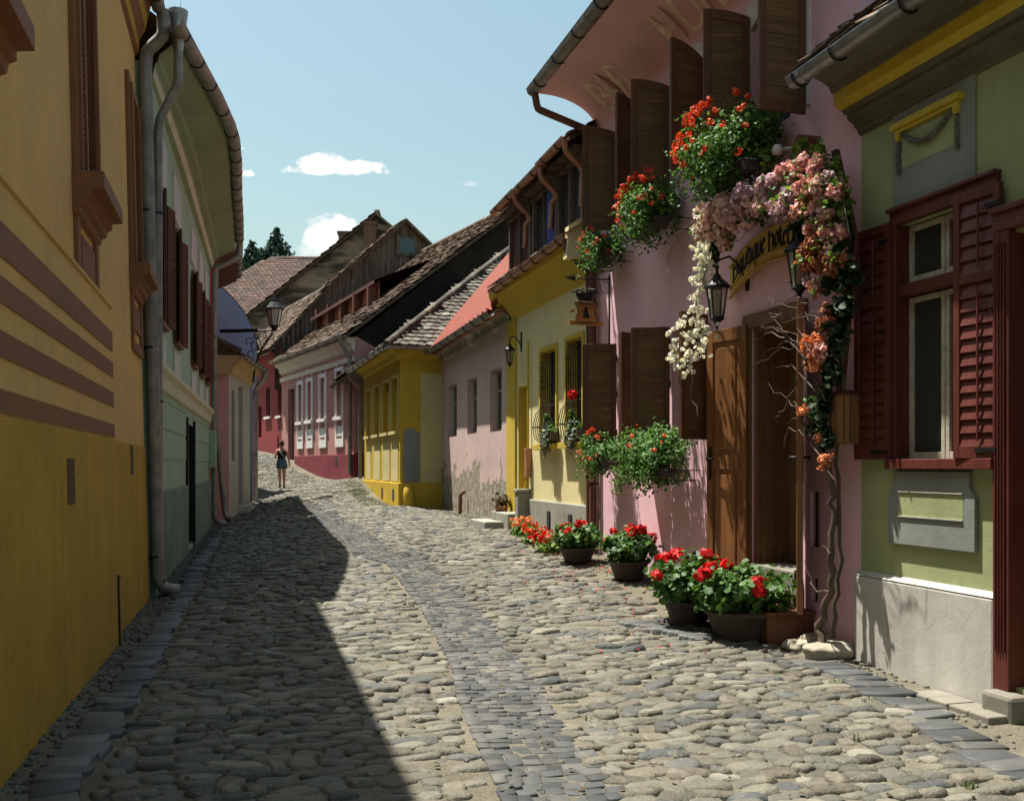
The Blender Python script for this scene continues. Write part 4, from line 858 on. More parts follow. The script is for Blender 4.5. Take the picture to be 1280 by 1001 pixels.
# ------------------------------------------------------------------ flower garland round the doorway
def bp(px, py, v=.3): u, w = B.h(px, py, v); return Vector((u, v, w))
g0 = bp(1036, 800, .25); g0.z = B.grow(g0.x, .25)
GA = empty('flower_garland', B.M @ Matrix.Translation(g0), 'garland of blush, mauve and rust flowers on bare branches arching round the hotel doorway', 'garland')
def gl(p): return p-g0
CL = [  # px, py, radius in px, kind, depth, count of petals
 (893, 270, 17, 'blush_petal', .42), (912, 262, 18, 'blush_petal', .46), (935, 245, 16, 'mauve_petal', .46), (948, 256, 15, 'blush_petal', .42), (922, 276, 14, 'blush_petal', .4), (901, 290, 14, 'blush_petal', .4), (938, 272, 10, 'blush_petal', .38), (880, 290, 13, 'blush_petal', .38), (905, 306, 9, 'blush_petal', .36),
 (958, 240, 14, 'mauve_petal', .42), (978, 262, 15, 'mauve_petal', .45), (990, 245, 13, 'mauve_petal', .42), (968, 225, 12, 'mauve_petal', .4), (985, 215, 12, 'rose_petal', .4),
 (1000, 205, 11, 'rose_petal', .42), (1012, 222, 12, 'rose_petal', .44), (1005, 240, 12, 'rose_petal', .44), (1024, 235, 12, 'blush_petal', .42), (1022, 205, 11, 'rose_petal', .4), (1036, 225, 10, 'mauve_petal', .38), (1046, 238, 11, 'rose_petal', .36), (1000, 262, 11, 'rose_petal', .42), (1016, 262, 12, 'rose_petal', .42), (990, 266, 8, 'rose_petal', .4), (1016, 284, 10, 'rose_petal', .4), (1034, 268, 11, 'rose_petal', .38), (1028, 250, 9, 'blush_petal', .38),
 (1020, 305, 14, 'rust_petal', .38), (1012, 322, 14, 'rust_petal', .38), (1028, 325, 14, 'rust_petal', .36), (1044, 312, 12, 'blush_petal', .34), (1054, 326, 12, 'rust_petal', .32), (1040, 335, 12, 'rust_petal', .34), (1048, 292, 11, 'rose_petal', .34), (1033, 290, 10, 'rose_petal', .36),
 (1020, 362, 12, 'rose_petal', .36), (1012, 352, 8, 'mauve_petal', .36), (1036, 393, 14, 'rust_petal', .34), (1030, 405, 10, 'rust_petal', .34), (1012, 430, 12, 'coral_petal', .38), (1024, 440, 12, 'rose_petal', .38), (1018, 452, 12, 'coral_petal', .38), (1022, 425, 10, 'coral_petal', .36),
 (1003, 513, 8, 'coral_petal', .4), (1030, 578, 9, 'coral_petal', .36), (1036, 572, 7, 'rust_petal', .34), (1024, 548, 6, 'rust_petal', .34)]
for px, py, r_, m_, v in [(a, b, c*(1.18 if b < 340 else 1.05), d, e) for a, b, c, d, e in CL]:
    p = bp(px, py, v); rr = r_/FPX*(B.g(*p).y)
    Vs = []; q = max(3, int(rr/.035))
    for i in range(q*2):
        d = pr.normal(size=3); d /= np.linalg.norm(d); sz = rr*.42; Vs.append(petals(d*rr*.66, (sz, sz, sz), 16, sz*1.05, pr))
    Vs.append(petals((0, 0, 0), (rr*.55,)*3, 20, rr*.5, pr))
    for i in range(q*5): d = pr.normal(size=3); d /= np.linalg.norm(d); Vs.append(petals(d*rr*pr.uniform(.8, 1.15), (rr*.13,)*3, 9, rr*.22, pr))
    o = np_mesh('flower_cluster', *cat_(Vs), m_, GA); o.location = gl(p)
# white blossom strands
for px, py, r_, m_, v in CL[:36]:      # small leaves and sprigs between the blooms
    p = bp(px+pr.uniform(-8, 8), py+pr.uniform(-8, 8), v+.02); rr = r_/FPX*B.g(*p).y; o = np_mesh('leaf_sprig', *leaves((0, 0, 0), (rr*1.1, rr, rr*1.1), 14, .045, pr, shell_=.5), 'bright_leaf' if px > 960 else 'geranium_leaf', GA); o.location = gl(p)
for path, n in (([(878, 262), (872, 300), (878, 335), (872, 370), (868, 405), (858, 430)], 70), ([(890, 300), (884, 330), (876, 360)], 26), ([(868, 395), (850, 405), (842, 430), (845, 460)], 30), ([(876, 400), (872, 430), (862, 452), (856, 468)], 26), ([(886, 405), (884, 440)], 8)):
    n = int(n*1.6); Vs = []; pts = [bp(*q, .42) for q in path]; c0 = pts[0]; tw = MB(); tw.tube([gl(p)+Vector((pr.normal(0, .01), 0, 0)) for p in pts], .005, 5); tw.build('twig', 'twig', GA)
    for i in range(n):
        t = pr.random()*(len(pts)-1.001); a = int(t); p = pts[a].lerp(pts[a+1], t-a)+Vector(pr.normal(0, .046, 3)); Vs.append(petals(np.array(p-c0), (.02,)*3, 11, .026, pr))
    o = np_mesh('white_blossom', *cat_(Vs), 'white_petal', GA); o.location = gl(c0)
for pl_, m_, n, sz in (([(960, 195, 20), (1000, 190, 14), (1020, 200, 20), (1045, 235, 22), (1010, 245, 22), (1040, 265, 20), (1030, 215, 22), (1052, 255, 18), (995, 225, 16), (1030, 300, 12)], 'bright_leaf', 110, .06),
                       ([(1050, 300, 22), (1058, 345, 20), (1054, 385, 18), (1048, 425, 18), (1040, 350, 18), (1025, 300, 20), (1046, 400, 20), (950, 262, 16), (890, 315, 16), (1000, 290, 18)], 'dark_leaf', 120, .06),
                       ([(1040, 470, 16), (1030, 500, 17), (1022, 530, 18), (1036, 455, 14), (1028, 515, 18), (1034, 550, 12)], 'dark_leaf', 80, .055), ([(1022, 520, 14), (1014, 505, 10), (1026, 545, 11)], 'trailing_leaf', 90, .05)):
    for px, py, r_ in pl_:
        p = bp(px, py, .3); rr = r_/FPX*B.g(*p).y; o = np_mesh('leaf_cluster', *leaves((0, 0, 0), (rr, rr*.7, rr*1.1), n, sz, pr, shell_=.2), m_, GA); o.location = gl(p)
def branch(pts, r0, r1, v=.3, name='branch', jit=.012):
    P = [gl(bp(x, y, v if len(q) < 1 else q[0])) for x, y, *q in pts]; Q = []
    for a, b in zip(P, P[1:]):
        for k in range(4): Q.append(a.lerp(b, k/4)+Vector(pr.normal(0, jit, 3)))
    Q.append(P[-1]); m = MB(); m.tube(Q, [r0+(r1-r0)*i/(len(Q)-1)*(1+.0) for i in range(len(Q))], 8); return m.build(name, 'twig', GA)
branch([(1028, 812, .28), (1024, 780, .27), (1038, 740, .27), (1041, 690, .27), (1038, 640, .27), (1042, 600, .27), (1035, 575, .28), (1014, 545, .3), (996, 510, .33)], .034, .015, name='trunk')
branch([(1040, 800, .2), (1046, 740, .2), (1049, 660, .2), (1046, 580, .2), (1052, 500, .2), (1056, 420, .2), (1062, 330, .22)], .02, .012, name='trunk')
for b_ in ([(1014, 545), (1008, 470), (1000, 440), (985, 425)], [(1042, 600), (1020, 560), (1000, 540), (985, 535), (980, 560)], [(996, 510), (985, 500), (975, 520), (970, 530)], [(1038, 740), (1020, 738), (1012, 725), (1005, 700)], [(1041, 690), (1028, 682)],
           [(1030, 500), (1010, 450), (985, 420), (955, 405), (935, 398)], [(1024, 470), (1000, 430), (970, 408), (950, 412)], [(1010, 440), (985, 425), (960, 440), (935, 462)], [(985, 425), (965, 415), (940, 430)], [(1020, 490), (990, 455), (965, 460)],
           [(960, 400), (980, 392), (955, 392), (940, 398)], [(1000, 330), (985, 350), (975, 352)], [(1010, 380), (990, 368), (980, 380)], [(870, 275), (850, 290), (838, 310), (832, 330), (838, 350)], [(900, 270), (875, 285), (860, 300)], [(960, 275), (940, 285), (925, 300)], [(1005, 190), (980, 195), (955, 215)], [(868, 460), (866, 500), (873, 520)],
           [(1045, 235), (1058, 260), (1064, 300)], [(985, 500), (995, 480), (1000, 465)]):
    branch(b_, .0075, .0025, v=.42 if b_[0][0] < 1000 else .36)
for i in range(9):       # thin twigs fanning over the door
    x0, y0 = pr.uniform(1000, 1030), pr.uniform(380, 520); x1, y1 = x0-pr.uniform(25, 75), y0-pr.uniform(-30, 50); branch([(x0, y0), ((x0+x1)/2, (y0+y1)/2+pr.uniform(-12, 12)), (x1, y1)], .0035, .0015, v=pr.uniform(.35, .6), jit=.018)
for p0_, p1_ in (((1044, 188), (1068, 298)), ((1068, 296), (1050, 500))):     # battens that carry the garland
    a, b = gl(bp(*p0_, .16)), gl(bp(*p1_, .16)); m = MB(); d = b-a; m.obox((a+b)/2, d/2, Vector((0, .02, 0)), Vector((.035, 0, 0)), 0); m.build('batten', 'red_plank', GA, bevel=.004)
wood('barrel_wood', (.13, .055, .02), (.30, .15, .055), axis=2, scale=18)
p = bp(1056, 555, .14); WB = empty('wooden_barrel', B.M @ Matrix.Translation((p.x, 0, p.z)), 'small slatted wooden barrel hanging on the pink wall right of the doorway', 'barrel')
m = MB()
for i in range(14):
    a = 2*math.pi*i/14; m.obox((.115*math.cos(a), .14+.115*math.sin(a), .2), (.006*math.cos(a), .006*math.sin(a), 0), (-.024*math.sin(a), .024*math.cos(a), 0), (0, 0, .19))
m.lathe([(0, 0), (.12, 0), (.12, .02), (0, .02)], (0, .14, 0), 16); m.build('staves', 'barrel_wood', WB, bevel=.003); m = MB(); m.lathe([(.0, .44), (.08, .435), (.125, .41), (.135, .39), (.0, .385)], (0, .14, 0), 16); m.build('lid', 'red_plank', WB)
# projector pipe above the lantern: round wooden stub and white lamp beside it
p = bp(1010, 178, .1); PJ = empty('spotlight', B.M @ Matrix.Translation((p.x, 0, p.z)), 'brown round spotlight stub with white lamp fixed high on the pink wall', 'lamp'); m = MB()
m.tube([(0, 0, 0), (0, .2, .0)], .06, 14); m.build('housing', 'brown_pipe', PJ); m = MB(); m.tube([(.14, .0, .02), (.16, .28, -.03)], [.015, .015], 8); m.lathe([(0, -.05), (.04, -.04), (.05, 0), (.03, .04), (0, .05)], (.17, .3, -.03), 12); m.build('lamp_head', 'white_trim', PJ)
# rocks at the foot of the branch
def rock(px, py, r3, label, seed):
    p = gp(px, py); bm = bmesh.new(); bmesh.ops.create_icosphere(bm, subdivisions=4, radius=1); rr = np.random.default_rng(seed); ph = rr.uniform(0, 6, 9)
    for v in bm.verts:
        c = v.co.copy(); k = 1+.10*math.sin(3*c.x+ph[0])*math.sin(2.5*c.y+ph[1])+.07*math.sin(5*c.z+ph[2]+2*c.x)+.04*math.sin(9*c.y+ph[3]); c = Vector([math.copysign(abs(q)**.8, q) for q in c]); v.co = Vector((c.x*r3[0], c.y*r3[1], c.z*r3[2]))*k
    me = bpy.data.meshes.new('rock'); bm.to_mesh(me); bm.free(); me.materials.append(MATS['rock']); me.polygons.foreach_set('use_smooth', [True]*len(me.polygons)); o = bpy.data.objects.new('rock', me); SC.collection.objects.link(o)
    o.location = p+Vector((0, 0, r3[2]*.55)); o.rotation_euler = (0, 0, ang-1.4); return tag(o, label, 'rock', 'rocks at the foot of the climbing branch')
s_ = NT('rock'); q = s_.noise(5, 7, .7); s_.col(s_.mix(s_.ramp(q, [(.3, 0.), (.7, 1.)]), (.22, .19, .14), (.42, .38, .3))); s_.rough(.9, .2); s_.bump(q, .6, .03); s_.bump(s_.noise(60, 4), .3, .005)
rock(1037, 822, (.24, .13, .09), 'pale rounded stone nearest the corner of the green house', 1); rock(1022, 808, (.19, .11, .075), 'brown rounded stone behind the pale one at the branch foot', 2); rock(1000, 810, (.17, .11, .05), 'dark flat stone beside the wooden step', 3)
# ================================================================== yellow house next to the hotel
stucco('yellow_plaster', (.70, .62, .33), .12, .12, .3); stucco('ochre_plaster', (.55, .40, .06), .15, .12, .25); stucco('grey_plinth', (.30, .30, .25), .25, .3, .5, cracks=True)
C = Fr((5.14-.28*14.1, 14.1), (5.14-.28*18.6, 18.6)); LC = C.L
Y = empty('yellow_house', C.M, 'yellow house with barred windows, terracotta gutters and three dark dormers', 'house')
cw = [(C.u(729), C.u(709), 2.00, 3.55, .18), (C.u(696), C.u(677), 2.00, 3.52, .18)]
cd = (C.u(661.5), C.u(648), C.grow(LC*.8)+.25, 3.05, .22)
mb = MB(); wall_mb(mb, 0, LC, -.3, 4.45, cw+[cd], rmi=1); shell(mb, 0, LC, -.3, 4.8, 7.5); mb.build('wall', ['yellow_plaster', 'ochre_plaster'], Y)
mb = MB(); mb.loft([(0, 4.30), (.05, 4.36), (.08, 4.40), (.14, 4.50), (.24, 4.62), (.33, 4.70), (.36, 4.72), (.38, 4.82)], -.0, LC); mb.prism([(0, 4.30), (.08, 4.40), (.14, 4.50), (.24, 4.62), (.36, 4.72), (.38, 4.82), (0, 4.82)], LC, LC+.02, 'vz'); mb.build('eaves_cove', 'ochre_plaster', Y)
mb = MB(); mb.box(C.u(646), LC+.015, 0, .04, -.3, 4.4); mb.build('corner_pilaster', 'ochre_plaster', Y, bevel=.01)
mb = MB(); g0_ = C.grow(0); mb.box(.0, C.u(664), 0, .05, -.3, 1.08); mb.build('plinth', 'grey_plinth', Y, bevel=.02)
for j in range(2):
    m = MB(); q = C.u(690 if j == 0 else 717.); m.box(q-.07, q+.07, .045, .07, .62, .92); m.build('cellar_vent', 'interior', Y)
for (a, b, c, d, _) in cw:
    m = MB(); e = .07; m.box(a-e, a, 0, .03, c, d+e); m.box(b, b+e, 0, .03, c, d+e); m.box(a, b, 0, .03, d, d+e); m.box(a-.12, b+.12, 0, .12, c-.09, c)
    w_ = m.build('window', 'ochre_plaster', Y, bevel=.006); m = MB(); m.box(a, b, -.17, -.16, c, d); m.build('pane', 'interior', w_)
    m = MB(); m.box(a, b, -.16, -.13, (c+d)/2-.02, (c+d)/2+.02); m.box((a+b)/2-.02, (a+b)/2+.02, -.16, -.13, c, d); m.build('sash', 'dark_door', w_)
    m = MB(); n = 7
    for i in range(n):
        x = a+(b-a)*(i+.5)/n; z1 = c+.62; m.tube([(x, -.03, d-.03), (x, .03, d-.2), (x, .03, z1), (x, .12, z1-.12), (x, .17, c+.28), (x, .14, c+.1), (x, .05, c+.03)], .007, 5)
    for z, v in ((d-.25, .03), (c+.95, .03), (c+.62, .03), (c+.28, .17), (c+1.05, .03)): m.tube([(a, -.05, z), (a, v, z), (b, v, z), (b, -.05, z)], .008, 5)
    m.build('window_grille', 'iron', w_)
m = MB(); a, b, c, d, _ = cd; m.box(a, b, -.21, -.17, c, d); m.box(a+.06, b-.06, -.17, -.155, c+.15, (c+d)/2-.1); m.box(a+.06, b-.06, -.17, -.155, (c+d)/2+.05, d-.12); m.build('door', 'ochre_plaster', Y, bevel=.005)
gutter(Y, [(-.0, .44, 4.88), (LC-.45, .44, 4.80)], .07, 'copper_paint', step=.6)
pipe(Y, [(.08, .44, 4.84), (.08, .43, 4.68), (.06, .12, 4.38), (.06, .09, 4.2), (.06, .09, C.grow(0)+.15), (.03, .22, C.grow(0)+.06)], .045, 'brown_pipe', [(.06, .09, 3.2), (.06, .09, 1.5)])
mb = MB(); mb.prism([(.42, 4.86), (-3.6, 8.0), (-7.5, 4.8)], 0.01, LC, 'vz'); mb.build('roof', 'old_plank', Y)
tiles('roof_tiles', Y, (0, .44, 4.88), (1, 0, 0), (0, -4.02, 3.14), LC, 5.5, 'tile_old', seed=8)
# parapet end wall shared with the hotel
mb = MB(); mb.prism([(.45, 4.55), (.42, 5.0), (-1.2, 6.2), (-7, 6.2), (-7, 4.5)], -.02, .14, 'vz'); mb.build('party_wall', 'yellow_plaster', Y)
# three dormers
for i, (p0_, p1_) in enumerate(((712, 680), (680, 650), (648, 622))):
    def du(px): Zq = 4.755/((px-640)/1250+.28); return uZ(C, Zq)
    a, b = du(p0_), du(p1_); a = max(a, .02); zz = 6.15+.05*(i == 0)
    m = MB(); m.box(a+.04, b-.04, -1.4, .12, 4.9, zz-.05)
    dm = m.build('dormer', 'red_plank', Y); dm['label'] = 'boarded dormer with terracotta gutter'
    n = 9; bb = MB()
    for k in range(n):
        x0 = a+.05+(b-a-.1)*k/n; bb.box(x0+.004, x0+(b-a-.1)/n-.004, .12, .135+.004*(k % 2), 5.0, zz-.1)
    bb.build('board', 'red_plank', dm) if i == 2 else None
    k = MB()
    if i != 2: k.box(a+.12, b-.12, .125, .13, 5.12, zz-.18); k.build('opening', 'interior', dm); k = MB()
    for x in (a+.06, (a+b)/2, b-.06): k.box(x-.04, x+.04, .12, .2, 4.95, zz-.08)
    k.box(a, b, .1, .22, zz-.2, zz-.1); k.box(a, b, .05, .36, zz-.1, zz-.04)
    k.build('timber', 'old_plank', dm, bevel=.005)
    if i == 1:
        k = MB(); nn = 20; k.add([(a+.1+(b-a)*.42*j/nn, .15+.03*math.sin(j*1.4), w) for w in (5.02, zz-.2) for j in range(nn+1)], [(j, j+1, j+nn+2, j+nn+1) for j in range(nn)], 0, True); simple('blue_cloth', (.07, .10, .30), .9, var=.2); k.build('curtain', 'blue_cloth', dm)
    k = MB(); k.prism([(.42, zz+.0), (.42, zz+.05), (-2.2, zz+1.5), (-2.2, zz+1.4)], a-.05, b+.05, 'vz'); rr = k.build('dormer_roof', 'old_plank', dm)
    tiles('tiles', dm, (a-.06, .44, zz+.05), (1, 0, 0), (0, -2.6, 1.42), b-a+.1, 2.8, 'tile_old', seed=20+i, w=.17)
    gutter(dm, [(a-.06, .47, zz+.03), (b+.06, .47, zz+.01)], .06, 'copper_paint', step=.55)
    s0 = a-.02; pipe(dm, [(s0, .47, zz+.0), (s0, .46, zz-.16), (s0+.02, .24, zz-.34), (s0+.02, .22, zz-.4), (s0-.02+.0, .0+.20, zz-.42), (s0+.24*(i > 0)+.02, .2, zz-.46), (s0+.25*(i > 0)+.02, .22, 5.3)], .04, 'copper_paint')
# antenna pole behind the dormers
p = Fr((0, 20), (0, 30)); m = MB(); AN = empty('roof_antenna', (.12, 19.6, 5.0), 'thin dark antenna pole with short crossbars above the roofs', 'antenna'); m.tube([(0, 0, 0), (0, 0, 2.35)], .03, 6); AN.location = (.12, 19.6, 4.75); m.tube([(-.13, 0, 1.98), (.12, 0, 1.9)], .02, 5); m.tube([(-.13, 0, 1.9), (-.13, 0, 2.05)], .02, 5); m.build('pole', 'iron', AN)
lantern('wall_lantern', C.M @ Matrix.Translation((C.u(652), 0, 3.72)), 'small black wall lantern beside the yellow door', sc=.75, arm=.22)
# planted window cages
def grille_plant(px, label, red):
    u = C.u(px, 530, .1); T = empty('window_planter', C.M @ Matrix.Translation((u, .09, 2.08)), label, 'flower box', 'plants in the window cages of the yellow house')
    np_mesh('foliage', *cat_([leaves((0, 0, .08), (.24, .1, .16), 300, .05, pr), leaves((.1, 0, .25), (.1, .07, .16), 120, .05, pr)]), 'geranium_leaf', T)
    np_mesh('trailing_foliage', *leaves((.05, .05, -.02), (.2, .08, .22), 420, .045, pr), 'silver_leaf', T)
    m = MB(); m.box(-.25, .25, -.07, .06, -.03, .1); m.build('planter', 'dark_pot', T)
    if red: blossom(T, 'flower_head', (.05, .02, .62), .06, 60, .05, 'red_petal'); m = MB(); m.tube([(.05, .02, .1), (.05, .02, .6)], .006, 5); m.build('stem', 'twig', T)
grille_plant(718, 'potted plant with one red bloom in the nearer window cage', True); grille_plant(686, 'grey green trailing plant in the farther window cage', False)
for i, (px, py, rd) in enumerate(((688, 690, .26), (668, 678, .22), (652, 668, .2))):
    p = gp(px, py); T = empty('flower_tuft', on_ground(p, ang), ['nearest clump of red bedding flowers by the yellow house', 'middle clump of red bedding flowers by the yellow house', 'farthest clump of red bedding flowers beside the stone step'][i], 'flowers', 'red bedding flowers by the yellow house')
    np_mesh('foliage', *leaves((0, 0, .1), (rd*1.4, rd, .16), 420, .05, pr, shell_=.2), 'bright_leaf', T); Vs = []
    for k in range(34): Vs.append(petals((pr.uniform(-1.2, 1.2)*rd, pr.uniform(-.9, .9)*rd, .1+pr.uniform(.05, .18)), (.03,)*3, 9, .035, pr))
    np_mesh('flowers', *cat_(Vs), ['red_petal', 'scarlet_petal', 'coral_petal'][i], T)
# stone steps and meter box at the yellow door
p = gp(628, 664); T = empty('stone_steps', C.M @ Matrix.Translation((C.u(648), .0, C.grow(LC*.85, .3))), 'worn grey stone steps below the yellow door', 'steps')
m = MB(); m.box(-.6, .55, .0, .36, -.2, .25); m.build('step', 'grey_plinth', T, bevel=.02); m = MB(); m.box(-.3, .8, .36, .7, -.2, .10); m.build('step', 'grey_plinth', T, bevel=.02); m = MB(); m.box(-.80, -.62, 0.0, .24, -.2, .62); m.box(-.82, -.60, 0, .26, .62, .68); m.build('cheek_wall', 'grey_plinth', T, bevel=.015)
p = gp(627, 655); T = empty('small_plant_pot', on_ground(p+Vector((.0, 0, .15)), 0), 'small dry plant in a pot on the stone steps', 'potted plant'); np_mesh('foliage', *leaves((0, 0, .28), (.2, .2, .14), 160, .06, pr, shell_=.2), 'dry_leaf', T); round_pot(.08, .12, .18, 'terracotta')(T)
T = empty('meter_box', C.M @ Matrix.Translation((C.u(663.5), .0, 1.9)), 'narrow yellow pipe and meter box beside the yellow door', 'meter box'); m = MB(); m.box(-.07, .07, .0, .1, -.45, .05); m.build('cabinet', 'copper_paint', T, bevel=.005); m = MB(); m.tube([(.0, .05, .05), (.0, .05, 1.9)], .02, 6); m.tube([(.0, .05, -.45), (.02, .09, -.6), (.0, .05, -1.2)], .02, 6); m.build('gas_pipe', 'yellow_trim', T)
# ================================================================== low pink house with red roof
stucco('pale_pink_plaster', (.56, .42, .39), .18, .25, .4)
def peel(name):     # plaster that has flaked off low down, ragged outline
    m = MATS[name]; t = m.node_tree; b = [n for n in t.nodes if n.type == 'BSDF_PRINCIPLED'][0]; tc = t.nodes.new('ShaderNodeTexCoord'); sp_ = t.nodes.new('ShaderNodeSeparateXYZ'); t.links.new(tc.outputs['Object'], sp_.inputs[0])
    n1 = t.nodes.new('ShaderNodeTexNoise'); n1.inputs['Scale'].default_value = 1.1; n1.inputs['Detail'].default_value = 9; n1.inputs['Roughness'].default_value = .68; t.links.new(tc.outputs['Object'], n1.inputs['Vector'])
    a = t.nodes.new('ShaderNodeMath'); a.operation = 'MULTIPLY_ADD'; t.links.new(sp_.outputs[2], a.inputs[0]); a.inputs[1].default_value = -.26; a.inputs[2].default_value = .50
    c = t.nodes.new('ShaderNodeMath'); c.operation = 'ADD'; t.links.new(a.outputs[0], c.inputs[0]); t.links.new(n1.outputs[0], c.inputs[1])
    r = t.nodes.new('ShaderNodeValToRGB'); r.color_ramp.elements[0].position = .60; r.color_ramp.elements[1].position = .615; t.links.new(c.outputs[0], r.inputs[0])
    n2 = t.nodes.new('ShaderNodeTexNoise'); n2.inputs['Scale'].default_value = 5; n2.inputs['Detail'].default_value = 8; n2.inputs['Roughness'].default_value = .75; t.links.new(tc.outputs['Object'], n2.inputs['Vector'])
    r2 = t.nodes.new('ShaderNodeValToRGB'); r2.color_ramp.elements[0].position = .4; r2.color_ramp.elements[0].color = (.17, .155, .115, 1); r2.color_ramp.elements[1].position = .62; r2.color_ramp.elements[1].color = (.40, .36, .29, 1); t.links.new(n2.outputs[0], r2.inputs[0])
    mx = t.nodes.new('ShaderNodeMix'); mx.data_type = 'RGBA'; t.links.new(r.outputs[0], mx.inputs[0]); t.links.new(b.inputs['Base Color'].links[0].from_socket, mx.inputs[6]); t.links.new(r2.outputs[0], mx.inputs[7]); t.links.new(mx.outputs[2], b.inputs['Base Color'])
    hh = t.nodes.new('ShaderNodeMath'); hh.operation = 'MULTIPLY'; t.links.new(r.outputs[0], hh.inputs[0]); t.links.new(n2.outputs[0], hh.inputs[1]); bp_ = t.nodes.new('ShaderNodeBump'); bp_.invert = True; bp_.inputs['Strength'].default_value = 1; bp_.inputs['Distance'].default_value = .05; t.links.new(hh.outputs[0], bp_.inputs['Height']); t.links.new(b.inputs['Normal'].links[0].from_socket, bp_.inputs['Normal']); t.links.new(bp_.outputs[0], b.inputs['Normal'])
peel('pale_pink_plaster')
def ZX(a, b, px): return a/((px-640)/1250+b)   # X = a - bZ
def fr_line(a, b, Z0_, Z1_): return Fr((a-b*Z0_, Z0_), (a-b*Z1_, Z1_))
D = fr_line(4.55, .249, 18.55, 25.9); LD = D.L
P2 = empty('low_pink_house', D.M, 'low pale pink house with crumbling plaster and bright red roof', 'house')
hw_ = [(D.u(b), D.u(a), D.w(b, yb), D.w(b, yt), .22) for a, b, yt, yb in ((612.5, 627, 457, 538), (584, 596, 470, 541), (560, 571, 478, 545))]
mb = MB(); wall_mb(mb, -.3, LD, -.4, 4.45, hw_); shell(mb, -.3, LD, -.4, 4.5, 6); mb.build('wall', 'pale_pink_plaster', P2)
for (a, b, c, d, _) in hw_: w_ = window_part(P2, a, b, c, d, -.19, 'grey_plinth', pane='glass_pale', fw=.06, rows=(.66,)); dark_room(w_, a, b, c, d, -.2)
# bare masonry where the plaster fell off, ragged top edge
rp = np.random.default_rng(3); m = MB(); n = 46; tp = []
for i in range(n+1):
    x = .15+(LD-.1)*i/n; tp.append((x, 1.55-.35*abs(math.sin(i*.23+1))*(1)+rp.normal(0, .09)+.25*math.exp(-((i-12)/6)**2)))
stucco('bare_masonry', (.27, .24, .17), .45, .3, .9, patch=(.42, .36, .3), patch_amt=.56)
for i in range(26):
    x, z = rp.uniform(.3, LD-.2), rp.uniform(1.1, 2.1)
mb = MB(); mb.loft([(0, 4.25), (.05, 4.3), (.08, 4.42), (.2, 4.46), (.28, 4.5)], -.3, LD); mb.build('cornice', 'bare_masonry', P2)
mb = MB(); mb.prism([(.26, 4.45), (-3.2, 8.5), (-6.4, 4.5)], -.3, LD+.05, 'vz'); mb.build('roof', 'terracotta', P2)
ZP = [(0, .0)]; mb = MB(); S0, S1 = Vector((0, .34, 4.5)), Vector((0, -3.2, 8.68)); nz = (S1-S0).cross(Vector((1, 0, 0))).normalized(); nz = nz if nz.z > 0 else -nz
k = 0; x = -.35; us_ = []
while x < LD+.1: us_.append(x); x += .10
V_ = [];
for q in (S0, S1):
    for i, x in enumerate(us_): V_.append(Vector((x, q.y, q.z))+nz*(.05*math.cos(i*math.pi/2)+.05))
n = len(us_); mb.add(V_, [(i, i+1, n+i+1, n+i) for i in range(n-1)], 0, False); simple('red_sheet', (.21, .034, .014), .75, var=.18, scale=2.5); mb.build('roof_sheet', 'red_sheet', P2)
gutter(P2, [(-.3, .40, 4.44), (LD+.1, .40, 4.52)], .08, 'zinc_old', step=.8)
pipe(P2, [(LD-.05, .40, 4.42), (LD-.05, .38, 4.25), (LD-.02, .12, 4.0), (LD-.02, .1, 3.8), (LD-.02, .1, D.grow(LD-.1)+.1), (LD-.03, .2, D.grow(LD-.1)+.03)], .06, 'brown_pipe', [(LD-.02, .1, 3.3), (LD-.02, .1, 1.6)])
T = empty('iron_post_stub', D.M @ Matrix.Translation((D.u(584), .16, D.grow(D.u(584), .16))), 'short rusty pipe stub at the foot of the low pink house', 'pipe'); m = MB(); m.tube([(0, 0, -.1), (0, 0, .42), (0, -.1, .5)], .045, 8); m.build('stub', 'brown_pipe', T)
# ================================================================== yellow corner house with hipped tile roof
stucco('corner_yellow', (.54, .37, .045), .2, .2, .3); stucco('pale_corner', (.58, .50, .24), .15); stucco('bare_grey', (.27, .26, .25), .25)
E = Fr((-2.82, 25.2), (-4.62, 31.2)); LE = E.L
CHs = empty('corner_house', E.M, 'yellow corner house jutting into the street under a hipped grey tile roof', 'house')
fr_w = [(E.u(497.5), E.u(490)), (E.u(487), E.u(479)), (E.u(475), E.u(468)), (E.u(463.5), E.u(458.5))]
hs_ = [(a, b, 1.65+(582-541)/1250*27, 1.65+(582-474)/1250*26.3, .12) for a, b in fr_w]
mb = MB(); wall_mb(mb, 0, LE, -.2, 4.62, hs_, rmi=0); shell(mb, 0, LE, -.2, 4.6, 8.4); mb.build('wall', 'corner_yellow', CHs)
for (a, b, c, d, _) in hs_:
    m = MB(); m.box(a-.07, b+.07, 0, .10, c-.08, c); m.box(a-.06, a, 0, .03, c, d+.05); m.box(b, b+.06, 0, .03, c, d+.05); m.box(a-.06, b+.06, 0, .03, d, d+.06); w_ = m.build('window_niche', 'pale_corner', CHs); m = MB(); m.box(a, b, -.12, -.1, c, d-.25); m.build('panel', 'corner_yellow', w_)
    m = MB(); m.box(a-.05, b+.05, 0, .012, 1.25, c-.1); m.build('apron', 'pale_corner', CHs)
m = MB(); m.box(-.02, LE, 0, .05, -.2, 1.22); m.box(-.05, 0, -8.4, .05, -.2, 1.22); m.build('plinth', 'corner_yellow', CHs, bevel=.02)
m = MB(); m.box(-.012, 0, -.5, -.08, 1.225, 2.5); m.prism([(-.44, 2.5), (-.38, 2.58), (-.18, 2.6), (-.1, 2.5)], -.012, 0, 'vz'); m.build('bare_plaster', 'bare_grey', CHs)
m = MB(); m.box(-.015, 0, -8.4, -.52, 1.22, 4.0); m.build('end_panel', 'pale_corner', CHs)
